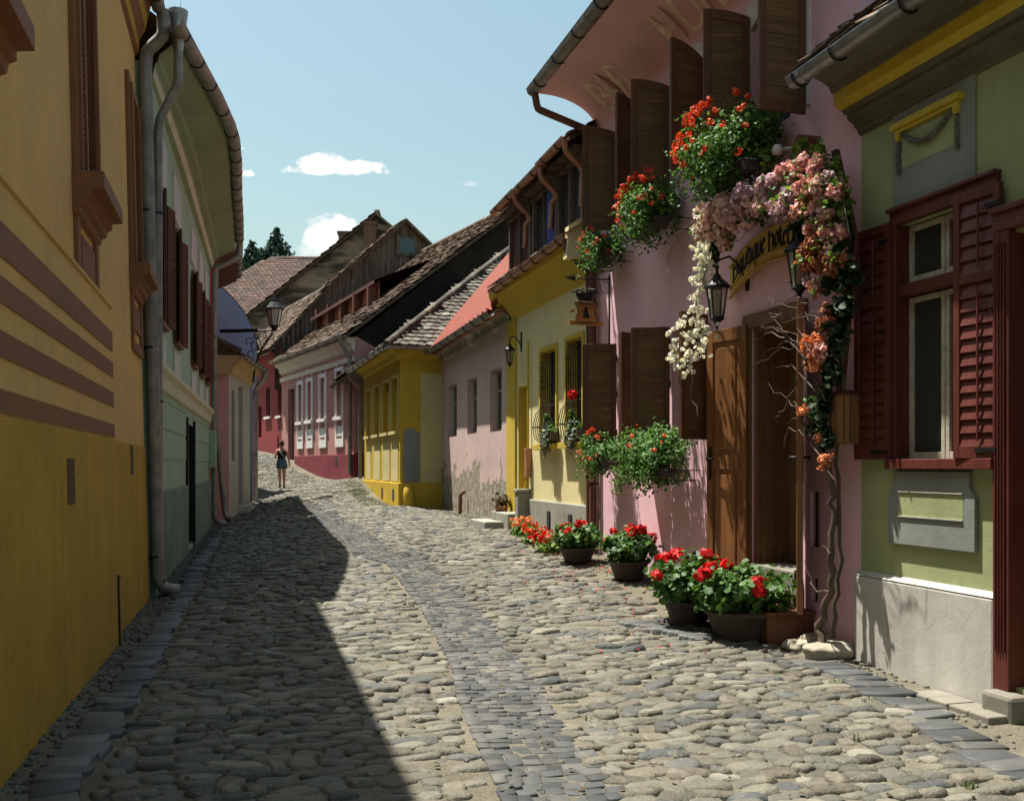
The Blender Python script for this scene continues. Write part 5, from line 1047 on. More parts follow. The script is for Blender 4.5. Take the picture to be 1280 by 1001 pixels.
m = MB(); m.lathe([(.17, 0), (.16, .45), (.12, .65), (.06, .72), (0, .73)], (-.07, -.2, .45), 14); m.build('buttress', 'corner_yellow', CHs)
for q in (E.u(494), E.u(480)): m = MB(); m.box(q-.13, q+.13, .045, .056, .75, 1.05); m.build('cellar_vent', 'interior', CHs)
m = MB(); m.loft([(0, 4.35), (.06, 4.4), (.1, 4.5), (.25, 4.56), (.3, 4.62)], 0, LE); m.prism([(0, 4.3), (.3, 4.62), (0, 4.62)], -.3, 0, 'vz'); m.prism([(-.3, 4.62), (0, 4.35), (0, 4.62)], -8.4, .0, 'uz'); m.build('cornice', 'corner_yellow', CHs)
ap = 4.25; ez, rz = 4.60, 8.25
m = MB(); m.add([(-.35, .35, ez), (LE+8, .35, ez), (LE+8, -8.6, ez), (-.35, -8.6, ez), (ap, -ap, rz), (LE+8, -ap, rz)], [(0, 1, 5, 4), (0, 4, 3), (2, 3, 4, 5), (1, 2, 5), (3, 2, 1, 0)]); m.build('roof', 'old_plank', CHs)
Sv = Vector((ap+.35, 0, rz-ez)); Lh = Sv.length; ph = ap+.35
tiles('hip_tiles', CHs, (-.42, .40, ez+.03), (0, -1, 0), Sv, 8.9, Lh, 'tile_grey', w=.22, ex=.19, th=.022, jit=.9, seed=31, inside=lambda e, s: e > s/Lh*(ph+.05) and e < 8.95-s/Lh*ph)
Sv2 = Vector((0, -(ap+.35), rz-ez)); tiles('street_tiles', CHs, (-.42, .42, ez+.03), (1, 0, 0), Sv2, LE+6, Lh, 'tile_grey', w=.22, ex=.19, th=.022, jit=.9, seed=32, inside=lambda e, s: e > s/Lh*(ph+.05))
m = MB(); nh = 26; P0, P1 = Vector((-.42, .42, ez+.05)), Vector((ap, -ap, rz+.08))
for i in range(nh): a = P0.lerp(P1, i/nh); b = P0.lerp(P1, (i+1.15)/nh); m.tube([a+Vector((0, 0, .0)), b+Vector((0, 0, .02))], [.105, .085], 8)
P1b = Vector((LE+7, -ap, rz+.08)); nh = 30
for i in range(nh): a = P1.lerp(P1b, i/nh); b = P1.lerp(P1b, (i+1.1)/nh); m.tube([a, b], [.1, .085], 8)
m.build('ridge_tiles', 'tile_grey', CHs)
gutter(CHs, [(-.42, .46, ez-.0), (LE+.1, .46, ez-.02)], .08, 'zinc', step=.9); gutter(CHs, [(-.46, .42, ez-.0), (-.46, -6.5, ez)], .07, 'zinc_old', step=.9)
pipe(CHs, [(LE+.05, .46, ez-.05), (LE+.05, .42, ez-.25), (LE+.08, .12, ez-.5), (LE+.08, .1, E.grow(LE)+.05)], .055, 'zinc_old')
# ================================================================== dusky pink house, large tarred gable
stucco('dusky_pink', (.48, .245, .22), .15, .15, .25); stucco('wine_plinth', (.25, .055, .07), .25, .25, .3); stucco('red_plaster', (.24, .05, .05), .2, .2, .3, patch=(.34, .13, .10), patch_amt=.66); stucco('tarred_wall', (.024, .019, .016), .5, .4, .9)
simple('cream_trim', (.58, .52, .42), .8, var=.15, scale=4); simple('white_paint', (.74, .72, .68), .8, var=.12, scale=4)
def gabled(name, label, F, wallm, ez, ridge, half, depth, ov, tile, endm, eave_v=.4, w=.25, ex=.22, seed=1, over=0.25, near_gable=True, cat='house', foot=-.5, prof=None, l2=None):
    T = empty(name, F.M, label, cat); L_ = F.L if l2 is None else l2; m = MB()
    m.add([(0, 0, foot), (0, 0, ez), (0, -half, ridge-.1), (0, -depth, ez), (0, -depth, foot)], [(0, 1, 2, 3, 4)]); m.add([(L_, 0, foot), (L_, 0, ez), (L_, -half, ridge-.1), (L_, -depth, ez), (L_, -depth, foot)], [(4, 3, 2, 1, 0)]); m.build('gable_wall', endm, T)
    m = MB(); m.add([(0, -half, ridge-.05), (L_, -half, ridge-.05), (L_, -depth-.3, ez-.1), (0, -depth-.3, ez-.1)], [(0, 1, 2, 3)]); m.add([(-over, eave_v, ez), (L_+over, eave_v, ez), (L_+over, -half, ridge), (-over, -half, ridge)], [(0, 1, 2, 3)]); m.add([(-over, eave_v, ez-.12), (L_+over, eave_v, ez-.12), (L_+over, -half, ridge-.12), (-over, -half, ridge-.12)], [(3, 2, 1, 0)])
    m.add([(-over, eave_v, ez-.12), (-over, eave_v, ez), (-over, -half, ridge), (-over, -half, ridge-.12)], [(0, 1, 2, 3)]); m.build('roof', 'old_plank', T)
    S_ = Vector((0, -half-eave_v, ridge-ez)); tiles('roof_tiles', T, (-over, eave_v+.04, ez+.01), (1, 0, 0), S_, L_+2*over, S_.length, tile, w=w, ex=ex, th=.025, jit=.8, seed=seed)
    m = MB(); n = int((L_+2*over)/.4)
    for i in range(n): x = -over+i*.4; m.tube([(x, -half, ridge+.04), (x+.43, -half, ridge+.05)], [.12, .10], 7)
    m.build('ridge_tiles', tile, T); return T
Fz = lambda a, b, Z0_, Z1_: fr_line(a, b, Z0_, Z1_)
G_ = Fz(12.25, .51, 34.7, 43.8); LG_ = G_.L; EZ = 6.15
R6 = gabled('dusky_pink_house', 'dusky pink house with white framed windows and tall black gable roof', G_, 'dusky_pink', EZ, 11.6, 6.6, 13, .4, 'tile_old', 'tarred_wall', foot=-.2, seed=41, w=.22, ex=.2)
wn_ = []
for xl, xr, yt, yb in ((421.5, 429, 463, 520), (401, 407.5, 471, 523), (385, 390.7, 476, 525), (373.5, 378.5, 480, 527)):
    wn_.append((G_.u(xr), G_.u(xl), G_.w(xr, yb), G_.w(xr, yt), .2))
dr_ = (G_.u(368), G_.u(360), 1.7, G_.w(364, 486), .3)
mb = MB(); wall_mb(mb, 0, LG_, -.2, EZ-.1, wn_+[dr_]); mb.build('wall', 'dusky_pink', R6)
m = MB(); m.box(-.02, G_.u(370), 0, .06, -.2, G_.w(440, 568)); m.build('plinth', 'wine_plinth', R6); m = MB(); m.box(-.02, 0, -13, .0, -.2, 2.1); m.build('end_plinth', 'wine_plinth', R6)
m = MB(); m.box(-.03, 0, -3.5, .0, 2.1, EZ-.6); m.prism([(0, EZ-.6), (0, EZ), (-1.2, EZ-.6)], -.03, 0, 'vz'); m.build('end_wall_plaster', 'dusky_pink', R6)
for (a, b, c, d, _) in wn_:
    o_ = window_part(R6, a, b, c, d, -.15, 'white_paint', fw=.06, cols=2, rows=(.7,)); m = MB(); e = .14
    m.box(a-e, a, 0, .06, c, d+e); m.box(b, b+e, 0, .06, c, d+e); m.box(a, b, 0, .06, d, d+e); m.box(a-e*1.3, b+e*1.3, 0, .13, c-.12, c)
    m.box(a-e, a, 0, .05, c-1.1, c-.12); m.box(b, b+e, 0, .05, c-1.1, c-.12); m.box(a, b, 0, .05, c-1.1, c-.8); m.box(a+.05, b-.05, 0, .04, c-.7, c-.35)
    m.box(a-.02, a+.04, 0, .03, d+e, 5.3); m.box(b-.04, b+.02, 0, .03, d+e, 5.3); m.build('window_surround', 'white_paint', o_)
m = MB(); a, b, c, d, _ = dr_; m.box(a, b, -.28, -.2, c, d); [m.box(a+.1, b-.1, -.2, -.17, c+.2+i*.75, c+.8+i*.75) for i in range(3)]; m.build('door', 'oxblood', R6)
m = MB(); m.box(0, LG_, 0, .08, 5.28, 5.46); m.loft([(0, 5.6), (.1, 5.68), (.14, 5.85), (.3, 5.95), (.36, 6.1)], 0, LG_); m.prism([(0, 5.6), (.1, 5.68), (.14, 5.85), (.3, 5.95), (.36, 6.1), (0, 6.1)], -.01, 0, 'vz'); m.build('cornice', 'cream_trim', R6)
gutter(R6, [(-.2, .46, EZ), (LG_+.1, .46, EZ)], .09, 'zinc_old', step=1.2)
pipe(R6, [(.15, .46, EZ-.05), (.15, .44, EZ-.3), (.2, .15, EZ-.7), (.2, .12, EZ-.9), (.2, .12, G_.grow(.2)+.1)], .07, 'zinc_old')
m = MB(); m.box(G_.u(441), G_.u(441)+.01, 0.06, .07, 1.5, 1.51); q = G_.u(422.5); m.box(q-.12, q+.12, .055, .065, 1.62, 1.95); m.build('cellar_vent', 'interior', R6)
# long low dormer with red boards, between posts
slope = (11.6-EZ)/(6.6+.4)
def onroof(u, v): return EZ+(.4-v)*slope
DM = MB(); 
m = MB(); m.add([(2.6, -1.6, onroof(0, -1.6)+.95), (9.6, -1.1, onroof(0, -1.1)+.75), (9.6, -3.6, onroof(0, -3.6)+.1), (2.6, -4.2, onroof(0, -4.2)+.05)], [(0, 1, 2, 3)]); m.add([(2.6, -1.6, onroof(0, -1.6)+.83), (9.6, -1.1, onroof(0, -1.1)+.63), (9.6, -3.6, onroof(0, -3.6)-.02), (2.6, -4.2, onroof(0, -4.2)-.05)], [(3, 2, 1, 0)])
m.add([(2.6, -1.6, onroof(0, -1.6)+.83), (9.6, -1.1, onroof(0, -1.1)+.63), (9.6, -1.1, onroof(0, -1.1)+.76), (2.6, -1.6, onroof(0, -1.6)+.96)], [(0, 1, 2, 3)]); dmr = m.build('long_dormer', 'oxblood', R6)
m = MB(); m.add([(2.8, -1.9, onroof(0, -1.9)-.1), (9.5, -1.5, onroof(0, -1.5)-.1), (9.5, -1.5, onroof(0, -1.5)+.6), (2.8, -1.9, onroof(0, -1.9)+.75)], [(0, 1, 2, 3)]); m.build('dormer_front', 'terracotta', dmr)
for i in range(5): u = 3.0+i*1.55; m = MB(); m.box(u, u+.22, -1.9+.06*i, -1.5+.06*i, onroof(0, -1.5)-.4, onroof(0, -1.6)+.75); m.build('dormer_post', 'red_plank', dmr)
# ================================================================== red house and its boarded gable
K = Fz(12.25, .51, 44.3, 50.5); KE = 6.9
R7 = empty('red_house', K.M, 'narrow red house below a tall weathered plank gable with one window', 'house')
kw = [(K.u(351.8), K.u(347), 3.85, K.w(349, 482), .2), (K.u(338.5), K.u(332.5), 3.9, K.w(336, 484), .2)]; kd = (K.u(327), K.u(323), 2.3, K.w(325, 508), .3)
mb = MB(); wall_mb(mb, 0, K.L, -.5, KE, kw+[kd]); shell(mb, 0, K.L, -.5, KE, 12); mb.build('wall', 'red_plaster', R7)
for (a, b, c, d, _) in kw: w_ = window_part(R7, a, b, c, d, -.15, 'oxblood', fw=.07); m = MB(); m.box(a-.1, b+.1, 0, .1, c-.1, c); m.build('sill', 'white_paint', w_)
a, b, c, d, _ = kd; m = MB(); m.box(a, b, -.25, -.2, c, d); m.build('door', 'oxblood', R7)
m = MB(); m.box(0, K.L, 0, .05, -.5, 3.0); m.build('plinth', 'red_plaster', R7); m = MB(); m.loft([(0, 6.2), (.1, 6.3), (.2, 6.6), (.35, 6.8)], 0, K.L); m.build('cornice', 'red_plaster', R7)
prf = [(.5, 6.75), (-2.3, 9.9), (-5.9, 13.2), (-8.4, 11.2), (-11.5, 8.0)]; m = MB()
n = 52; v0, v1 = .2, -10.8
def roofz(v): P = prf; return np.interp(-v, [-p[0] for p in P], [p[1] for p in P])
for i in range(n):
    a = v0+(v1-v0)*i/n; b = v0+(v1-v0)*(i+1)/n-.0; j = rnd.uniform(0, .03); m.add([(-.05-j, a, 5.0), (-.05-j, b+.012, 5.0), (-.05-j, b+.012, roofz(b)-.1), (-.05-j, a, roofz(a)-.1)], [(0, 1, 2, 3)]); m.add([(-.05-j, b+.012, 5.0), (.05, b+.012, 5.0), (.05, b+.012, roofz(b)-.1), (-.05-j, b+.012, roofz(b)-.1)], [(0, 1, 2, 3)])
m.build('plank_gable', 'old_plank', R7)
def kv(px, py):   # on the gable plane u=-.1
    C_ = K.I @ Vector((0, 0, CZ)); d_ = K.I.to_3x3() @ Vector(((px-HX)/FPX, 1, (HY-py)/FPX)); t = (-.1-C_.x)/d_.x; q = C_+d_*t; return q.y, q.z
(va, za), (vb, zb) = kv(495, 319), kv(521, 297); m = MB(); m.box(-.16, -.04, va, vb, za, zb); o = m.build('attic_window', 'old_plank', R7); m = MB(); m.box(-.17, -.15, va-.15, vb+.15, za+.12, zb-.12); simple('teal_pane', (.06, .10, .11), .3, var=.2); m.build('pane', 'teal_pane', o)
m = MB()
for (p0_, p1_) in zip(prf, prf[1:]):
    (a, za), (b, zb) = p0_, p1_; KL_ = K.L if a > 0 else 1.3; m.add([(-.35, a, za), (-.35, b, zb), (KL_, b, zb), (KL_, a, za)], [(0, 1, 2, 3)]); m.add([(-.35, a, za-.16), (-.35, b, zb-.16), (-.35, b, zb), (-.35, a, za)], [(0, 1, 2, 3)]); m.add([(-.35, a, za-.16), (KL_, a, za-.16), (KL_, b, zb-.16), (-.35, b, zb-.16)], [(0, 1, 2, 3)])
m.build('roof', 'old_plank', R7)
for i, ((a, za), (b, zb)) in enumerate(zip(prf[:2], prf[1:3])): S_ = Vector((0, b-a, zb-za)); tiles('roof_tiles', R7, (-.4, a, za+.02), (1, 0, 0), S_, (K.L+.3 if i == 0 else 1.6), S_.length-.35, 'tile_old', w=.24, ex=.22, th=.025, jit=.8, seed=50+i)
# dark boarded lean-to under the long verge, in front of the gable
# ================================================================== big brown roof and the red roof behind
def roof_house(name, label, ridge, slopeh, drop, L0, L1, tile, endm, dr=(-.48, 1), hip=0, w=.34, ex=.3, seed=1, back=6, eave=None, depthback=7):
    """ridge point (X,Z,height) nearest, direction along X = -.48 Z"""
    F = Fr((ridge[0], ridge[1]), (ridge[0]+dr[0]*10, ridge[1]+dr[1]*10)); T = empty(name, F.M, label, 'house'); rz_ = ridge[2]; ez_ = rz_-drop
    m = MB(); m.add([(L0, slopeh, ez_-8), (L0, slopeh, ez_-.1), (L0, 0, rz_-.15), (L0, -depthback, rz_-drop*depthback/slopeh-.1), (L0, -depthback, ez_-8)], [(0, 1, 2, 3, 4)]); m.add([(L0, slopeh-.3, ez_-8), (L1, slopeh-.3, ez_-8), (L1, slopeh-.3, ez_), (L0, slopeh-.3, ez_)], [(3, 2, 1, 0)]); m.add([(L1, slopeh-.3, ez_-8), (L1, slopeh-.3, ez_), (L1, 0, rz_-.15), (L1, -depthback, rz_-drop*depthback/slopeh-.1), (L1, -depthback, ez_-8)], [(4, 3, 2, 1, 0)]); m.build('gable_wall', endm, T)
    m = MB(); m.add([(L0-.3, slopeh, ez_), (L1+hip, slopeh, ez_), (L1, 0, rz_), (L0-.3, 0, rz_)], [(0, 1, 2, 3)]); m.add([(L0-.3, 0, rz_), (L1, 0, rz_), (L1, -depthback, rz_-drop*depthback/slopeh), (L0-.3, -depthback, rz_-drop*depthback/slopeh)], [(0, 1, 2, 3)]); m.add([(L0-.3, slopeh, ez_-.15), (L0-.3, 0, rz_-.15), (L0-.3, 0, rz_), (L0-.3, slopeh, ez_)], [(0, 1, 2, 3)]); m.add([(L0-.3, -depthback, rz_-drop*depthback/slopeh-.15), (L0-.3, 0, rz_-.15), (L0-.3, 0, rz_), (L0-.3, -depthback, rz_-drop*depthback/slopeh)], [(3, 2, 1, 0)]); m.build('roof', endm if 0 else 'tile_old', T)
    S_ = Vector((0, -slopeh, drop)); tiles('roof_tiles', T, (L0-.3, slopeh+.03, ez_+.02), (1, 0, 0), S_, L1-L0+.3+hip, S_.length, tile, w=w, ex=ex, th=.03, jit=.8, seed=seed, inside=lambda e, s: e < L1-L0+.3+hip*(1-s/S_.length))
    m = MB(); n = int((L1-L0)/.5)
    for i in range(n): x = L0-.3+i*.5; m.tube([(x, 0, rz_+.03), (x+.55, 0, rz_+.05)], [.14, .12], 6)
    m.build('ridge_tiles', tile, T); return T
island('tile_brown', [(.15, .12, .09), (.19, .155, .12), (.11, .09, .07), (.22, .18, .14)], .9, .5, 10, .01, dirt=((.035, .032, .026), .55, .50))
island('tile_rose', [(.10, .055, .044), (.085, .055, .045), (.115, .072, .056), (.065, .048, .04)], .9, .5, 10, .01, dirt=((.08, .06, .045), .9, .55))
s_ = NT('patchy_gable'); q_ = s_.ramp(s_.noise(.55, 6, .62, sc3=(1, .5, 1.5), dist=.8), [(.44, 0.), (.56, 1.)]); q2 = s_.noise(3, 6, .7)  # brown gable wall with dark patches drawn out sideways
s_.col(s_.mix(q_, s_.mix(q2, (.21, .165, .12), (.30, .24, .175)), s_.mix(q2, (.03, .026, .022), (.08, .07, .055)))); s_.rough(.95, .1); s_.bump(q2, .5, .05)
X0 = lambda px, Z: (px-HX)/FPX*Z
stucco('old_brick', (.17, .095, .065), .3, .3, .5)
BGt = roof_house('brown_roof_house', 'big house with a patchy brown tiled roof rising behind the red house', (X0(471, 60), 60, 1.65+(582-267)/1250*60), 8.8, 7.2, 0, 12, 'tile_brown', 'patchy_gable', seed=61, depthback=3.4, dr=(-.06, 1))
for (u, v, h_, w_, lb) in ((-.75, .35, -.45, .3, 1), (.5, 1.95, .55, .3, None)):
    m = MB(); zr = 1.65+(582-267)/1250*60-abs(v)*7.2/8.8; m.box(u-w_, u+w_, v-.35, v+.35, zr-3, zr+h_-.15); m.box(u-w_-.08, u+w_+.08, v-.43, v+.43, zr+h_-.15, zr+h_); o = m.build('chimney', 'old_brick' if lb else 'old_plank', BGt)
RRt = roof_house('rose_roof_house', 'distant house with a faded red tile roof behind the brown roof', (X0(392, 78), 78, 1.65+(582-324)/1250*78), 9.5, 8, 0, 3.4, 'tile_rose', 'bare_masonry', seed=63, dr=(-1, 0), hip=9.5)
# ================================================================== LEFT ROW, near: ochre house
stucco('ochre_wall', (.66, .41, .15), .14, .22, .3); stucco('deep_ochre', (.50, .30, .05), .2, .4, .35, patch=(.38, .23, .06), patch_amt=.64, cracks=True); simple('brown_trim', (.21, .085, .035), .75, var=.12, scale=5)
simple('vent_dark', (.09, .05, .015), .9, bump=0); k0 = -1.28; ln = R(1.35)
OA = Fr((-4.757, 13.07), (-4.757+2.097/7.87*19.5, 13.07-19.5), 0, ln); LA = OA.L    # u runs towards the camera
OH = empty('ochre_house', OA.M, 'tall ochre yellow house with brown striped band and brown window trim', 'house')
ust = OA.u(131, 480); zs = OA.w(131, 549)   # step in the wall; lower field edge
zt_ = OA.w(131, 384)
mb = MB(); wall_mb(mb, 0, LA, zs-.0, 8.0); shell(mb, 0, LA, -.6, 8.0, 8); mb.build('wall', 'ochre_wall', OH)
mb = MB(); mb.prism([(0, -.6), (ust+.02, -.6), (LA, -.6), (LA, zs), (0, zs)], -.3, .012, 'uz'); mb.build('lower_wall', 'deep_ochre', OH)
mb = MB(); mb.box(ust, LA, .0, .07, zs, zt_); mb.prism([(.0, zt_), (.07, zt_), (.02, zt_+.05), (0, zt_+.05)], ust, LA, 'vz') ; mb.box(ust-.004, LA, .0, .088, zt_-.035, zt_); mb.build('banded_field', 'ochre_wall', OH, bevel=.006)
mb = MB(); mb.box(ust+.03, LA, .0, .105, -.6, zs-.003); mb.build('base_course', 'deep_ochre', OH, bevel=.01)
for ya, yb in ((406.7, 465), (485.5, 504), (0, 0)):
    pass
for (yt, yb) in ((407, 432), (446, 465), (485, 504), (527, 544)):
    a, b = OA.w(131, yt, .07), OA.w(131, yb, .07); m = MB(); m.box(ust-.002, LA, .02, .078, b, a); m.build('stripe', 'brown_trim', OH)
for (px, yt, yb, wd) in ((62, 573, 632, .26), (158, 556, 594, .24)):
    u = OA.u(px+6, 600); a, b = OA.w(px, yt), OA.w(px, yb); m = MB(); vv = .104 if u > ust else .012; m.box(u-wd/2-.02, u+wd/2+.02, vv, vv+.004, b, a); m.build('cellar_vent', 'vent_dark', OH)
# windows: u ranges from picture columns
def tall_window(xl, xr, y_sill, xs):
    ua, ub = OA.u(xr, 100), OA.u(xl, 100)     # ua far, ub near
    zsil = OA.w(xs, y_sill, .1); e = .12; m = MB()
    m.box(ua-e, ua, 0, .05, zsil, 6.2); m.box(ub, ub+e, 0, .05, zsil, 6.2); m.box(ua-e, ub+e, 0, .05, 6.2, 6.32); m.box(ua-.05, ua+.0, 0, .08, zsil, 6.2); m.box(ub, ub+.05, 0, .08, zsil, 6.2); w_ = m.build('window', 'brown_trim', OH, bevel=.006)
    m = MB(); n = int((6.2-zsil)/.055)
    for i in range(n): z = zsil+(i+.5)*(6.2-zsil)/n; m.obox(((ua+ub)/2, .015, z), ((ub-ua)/2, 0, 0), (0, .022, -.02), (0, .003, .003))
    m.box((ua+ub)/2-.03, (ua+ub)/2+.03, .0, .045, zsil, 6.2); m.build('louvre', 'brown_trim', w_); m = MB(); m.box(ua, ub, -.02, .002, zsil, 6.2); m.build('shade', 'interior', w_)
    m = MB(); m.prism([(0, zsil), (.24, zsil), (.24, zsil-.13), (.15, zsil-.14), (.15, zsil-.19), (.11, zsil-.21), (.10, zsil-.26), (.06, zsil-.28), (.05, zsil-.33), (0, zsil-.35)], ua-e-.03, ub+e+.03, 'vz'); m.build('sill', 'brown_trim', w_, bevel=.005)
    zb = zsil-1.02; m = MB(); m.box(ua-e, ua+.02, 0, .035, zb, zsil-.3); m.box(ub-.02, ub+e, 0, .035, zb, zsil-.3); m.box(ua, ub, 0, .035, zb, zb+.12); m.box(ua+.12, ub-.12, 0, .03, zb+.26, zsil-.45); m.build('apron', 'brown_trim', w_, bevel=.004)
    return ua, ub
tall_window(157, 166, 290, 152); tall_window(90, 111, 172, 84)
u3 = OA.u(20, 100); 
def tall_window_u(ua, ub, zsil):
    pass
_u = [(OA.u(166, 100), OA.u(157, 100)), (OA.u(111, 100), OA.u(90, 100))]; sp = _u[1][0]-_u[0][0]; zsil_ = OA.w(84, 172, .1)
# next windows towards and past the camera, same spacing
src = [o for o in OH.children if o.name.startswith('window')][-1]
for k in (1, 2, 3):
    c = copy_tree(src, OH); c.location.x = sp*k
gz0 = OA.grow(.2, .2)
mb = MB(); mb.loft([(0, 7.0), (.05, 7.05), (.06, 7.2), (.14, 7.35), (.17, 7.5), (.20, 7.6), (.22, 7.70)], 0, LA, mis=[1, 0, 1, 0, 1, 0]); mb.prism([(0, 7.0), (.05, 7.05), (.06, 7.2), (.14, 7.35), (.17, 7.5), (.20, 7.6), (.22, 7.70), (0, 7.70)], -.02, 0, 'vz', 0); mb.build('cornice', ['deep_ochre', 'brown_trim'], OH)
mb = MB(); mb.prism([(.26, 7.72), (-4, 10.6), (-8.4, 7.9)], 0, LA, 'vz'); mb.build('roof', 'old_plank', OH)
gutter(OH, [(-.05, .30, 7.66), (LA, .30, 7.66)], .08, 'zinc_old', step=.8)
pipe(OH, [(-.06, .36, 7.64), (-.06, .36, 7.30), (-.10, .14, 7.10), (-.10, .12, 6.85), (-.10, .12, .25+gz0), (-.12, .18, .10+gz0), (-.2, .36, .06+gz0)], .082, 'zinc_old', [(-.1, .1, .45), (-.1, .1, 3.2), (-.1, .1, 5.0)], name='downspout')
mb = MB(); mb.obox((OA.u(133, 770), .1, OA.grow(OA.u(133), .1)+.30), (.022, 0, 0), (0, .02, 0), (0, .0, .38)); 
T = empty('iron_strip', OA.M @ Matrix.Translation((OA.u(133, 770), .09, OA.grow(OA.u(133), .1))), 'dark iron strip guarding the wall step of the ochre house', 'iron strip'); m = MB(); m.box(-.03, .03, -.01, .03, -.1, .62); m.tube([(0, .03, .62), (0, .0, .66)], .02, 5); m.build('strip', 'iron', T)
# ================================================================== mint green house
stucco('mint_soffit', (.27, .34, .21), .15); stucco('mint_plaster', (.34, .45, .33), .12, .12, .25); stucco('mint_dark', (.20, .26, .20), .25, .25, .4, patch=(.3, .29, .25), patch_amt=.7); simple('cream_band', (.55, .52, .38), .8, var=.15, scale=5); simple('panel_white', (.50, .48, .46), .85, var=.15, scale=4)
MF = Fr((-1.61-.2405*26.1, 26.1), (-1.61-.2405*13.25, 13.25)); LM = MF.L
MH = empty('mint_house', MF.M, 'mint green two storey house with curving eaves and brown slatted shutters', 'house')
md = (MF.u(241, 600), MF.u(232.5, 600), 0.05, MF.w(236, 530), .25)
mb = MB(); wall_mb(mb, 0, LM, -.6, 6.85, [md]); shell(mb, 0, LM, -.6, 7.0, 8); mb.build('wall', 'mint_plaster', MH)
m = MB(); m.box(0, md[0]-.1, 0, .06, -.6, 1.28); m.box(md[1]+.1, LM, 0, .06, -.6, 1.28); m.build('plinth', 'mint_dark', MH, bevel=.02)
m = MB(); m.box(md[0], md[1], -.24, -.2, 0, md[3]); m.build('door', 'interior', MH); m = MB(); m.box(md[1], md[1]+.1, -.1, .05, .1, md[3]+.1); m.box(md[0]-.1, md[0], -.1, .05, .1, md[3]+.1); m.build('door_frame', 'iron', MH)
zbelt = MF.w(257, 508, .08); m = MB(); m.loft([(0, zbelt-.3), (.05, zbelt-.27), (.07, zbelt-.1), (.13, zbelt-.02), (.13, zbelt+.05), (0, zbelt+.1)], 0, LM, mi=0); m.build('belt_course', 'cream_band', MH)
for z in (1.75, 2.2, 2.62):
    m = MB(); m.box(0, md[0]-.1, 0, .012, z, z+.385); m.box(md[1]+.1, LM, 0, .012, z, z+.385); m.build('ashlar_course', 'mint_plaster', MH, bevel=.006)
# curving gutter line
gpts = [(25.6, -6.98), (23.5, -6.42), (21.0, -5.78), (19.0, -5.24), (17.6, -4.90), (16.8, -4.76), (15.5, -4.60), (12.9, -4.36)]
gl_ = [MF.I @ Vector((x, z, 7.40)) for z, x in gpts]; gl_ = [Vector((p.x, p.y, 7.40)) for p in gl_]
def gv(u): return float(np.interp(u, [p.x for p in gl_], [p.y for p in gl_]))
mb = MB(); n = 40; prf2 = [(0, 6.78, 1), (.10, 6.82, 2), (.16, 6.93, 0), (.18, 6.98, 1), (.30, 7.02, 0), (.34, 7.10, 0), (.65, 7.20, 0), (.9, 7.29, 0), (.96, 7.42, 0)]
for (a, za, mi), (b, zb, _) in zip(prf2, prf2[1:]):
    for i in range(n):
        u0, u1 = LM*i/n, LM*(i+1)/n; q0, q1 = gv(u0)-.06, gv(u1)-.06; mb.add([(u0, a*q0, za), (u1, a*q1, za), (u1, b*q1, zb), (u0, b*q0, zb)], [(0, 1, 2, 3)], {0: 0, 1: 0, 2: 1}[mi], True)
mb.build('eaves_cove', ['mint_soffit', 'cream_band'], MH)
gutter(MH, gl_, .10, 'zinc_old', step=.7)
n = 24; mb = MB()
vs = [(LM*i/n, gv(LM*i/n)-.08, 7.45) for i in range(n+1)]+[(LM*i/n, -4, 10.4) for i in range(n+1)]; mb.add(vs, [(i, i+1, n+2+i, n+1+i) for i in range(n)]); mb.add([(0, -4, 10.4), (LM, -4, 10.4), (LM, -8, 7.4), (0, -8, 7.4)], [(0, 1, 2, 3)]); mb.build('roof', 'tile_old', MH)
# rain pipes: near end funnel and far end elbow
pg = MF.grow(LM, .2)
m = MB(); f0 = Vector((LM+.02, gv(LM)-.05, 7.28)); m.tube([f0+Vector((0, 0, .42)), f0+Vector((0, 0, .05)), f0+Vector((0, 0, -.12))], [.13, .085, .06], 10); m.add([f0+Vector((-.1, .05, .2)), f0+Vector((.1, .05, .2)), f0+Vector((0, .02, .75))], [(0, 1, 2), (2, 1, 0)]); m.build('hopper', 'zinc', MH)
pipe(MH, [(LM+.02, gv(LM)-.05, 7.22), (LM+.02, gv(LM)-.05, 6.75), (LM-.02, .12, 6.25), (LM-.02, .10, 6.1), (LM-.02, .10, pg+.22), (LM-.06, .2, pg+.1), (LM-.1, .36, pg+.06)], .058, 'zinc_old', [(LM-.02, .1, 5.0), (LM-.02, .1, 2.5)])
pg0 = MF.grow(.2, .2)
pipe(MH, [(.12, gv(.1)-.0, 7.35), (.12, gv(.1)-.02, 7.1), (.22, .14, 6.75), (.22, .12, 6.5), (.22, .12, pg0+.2), (.16, .24, pg0+.08), (.1, .4, pg0+.05)], .07, 'zinc_old', [(.22, .12, 5.0), (.22, .12, 2.5)])
cols_ = [(200.5, 7), (220, 13), (241, 9), (250.5, 7), (257.5, 5)]
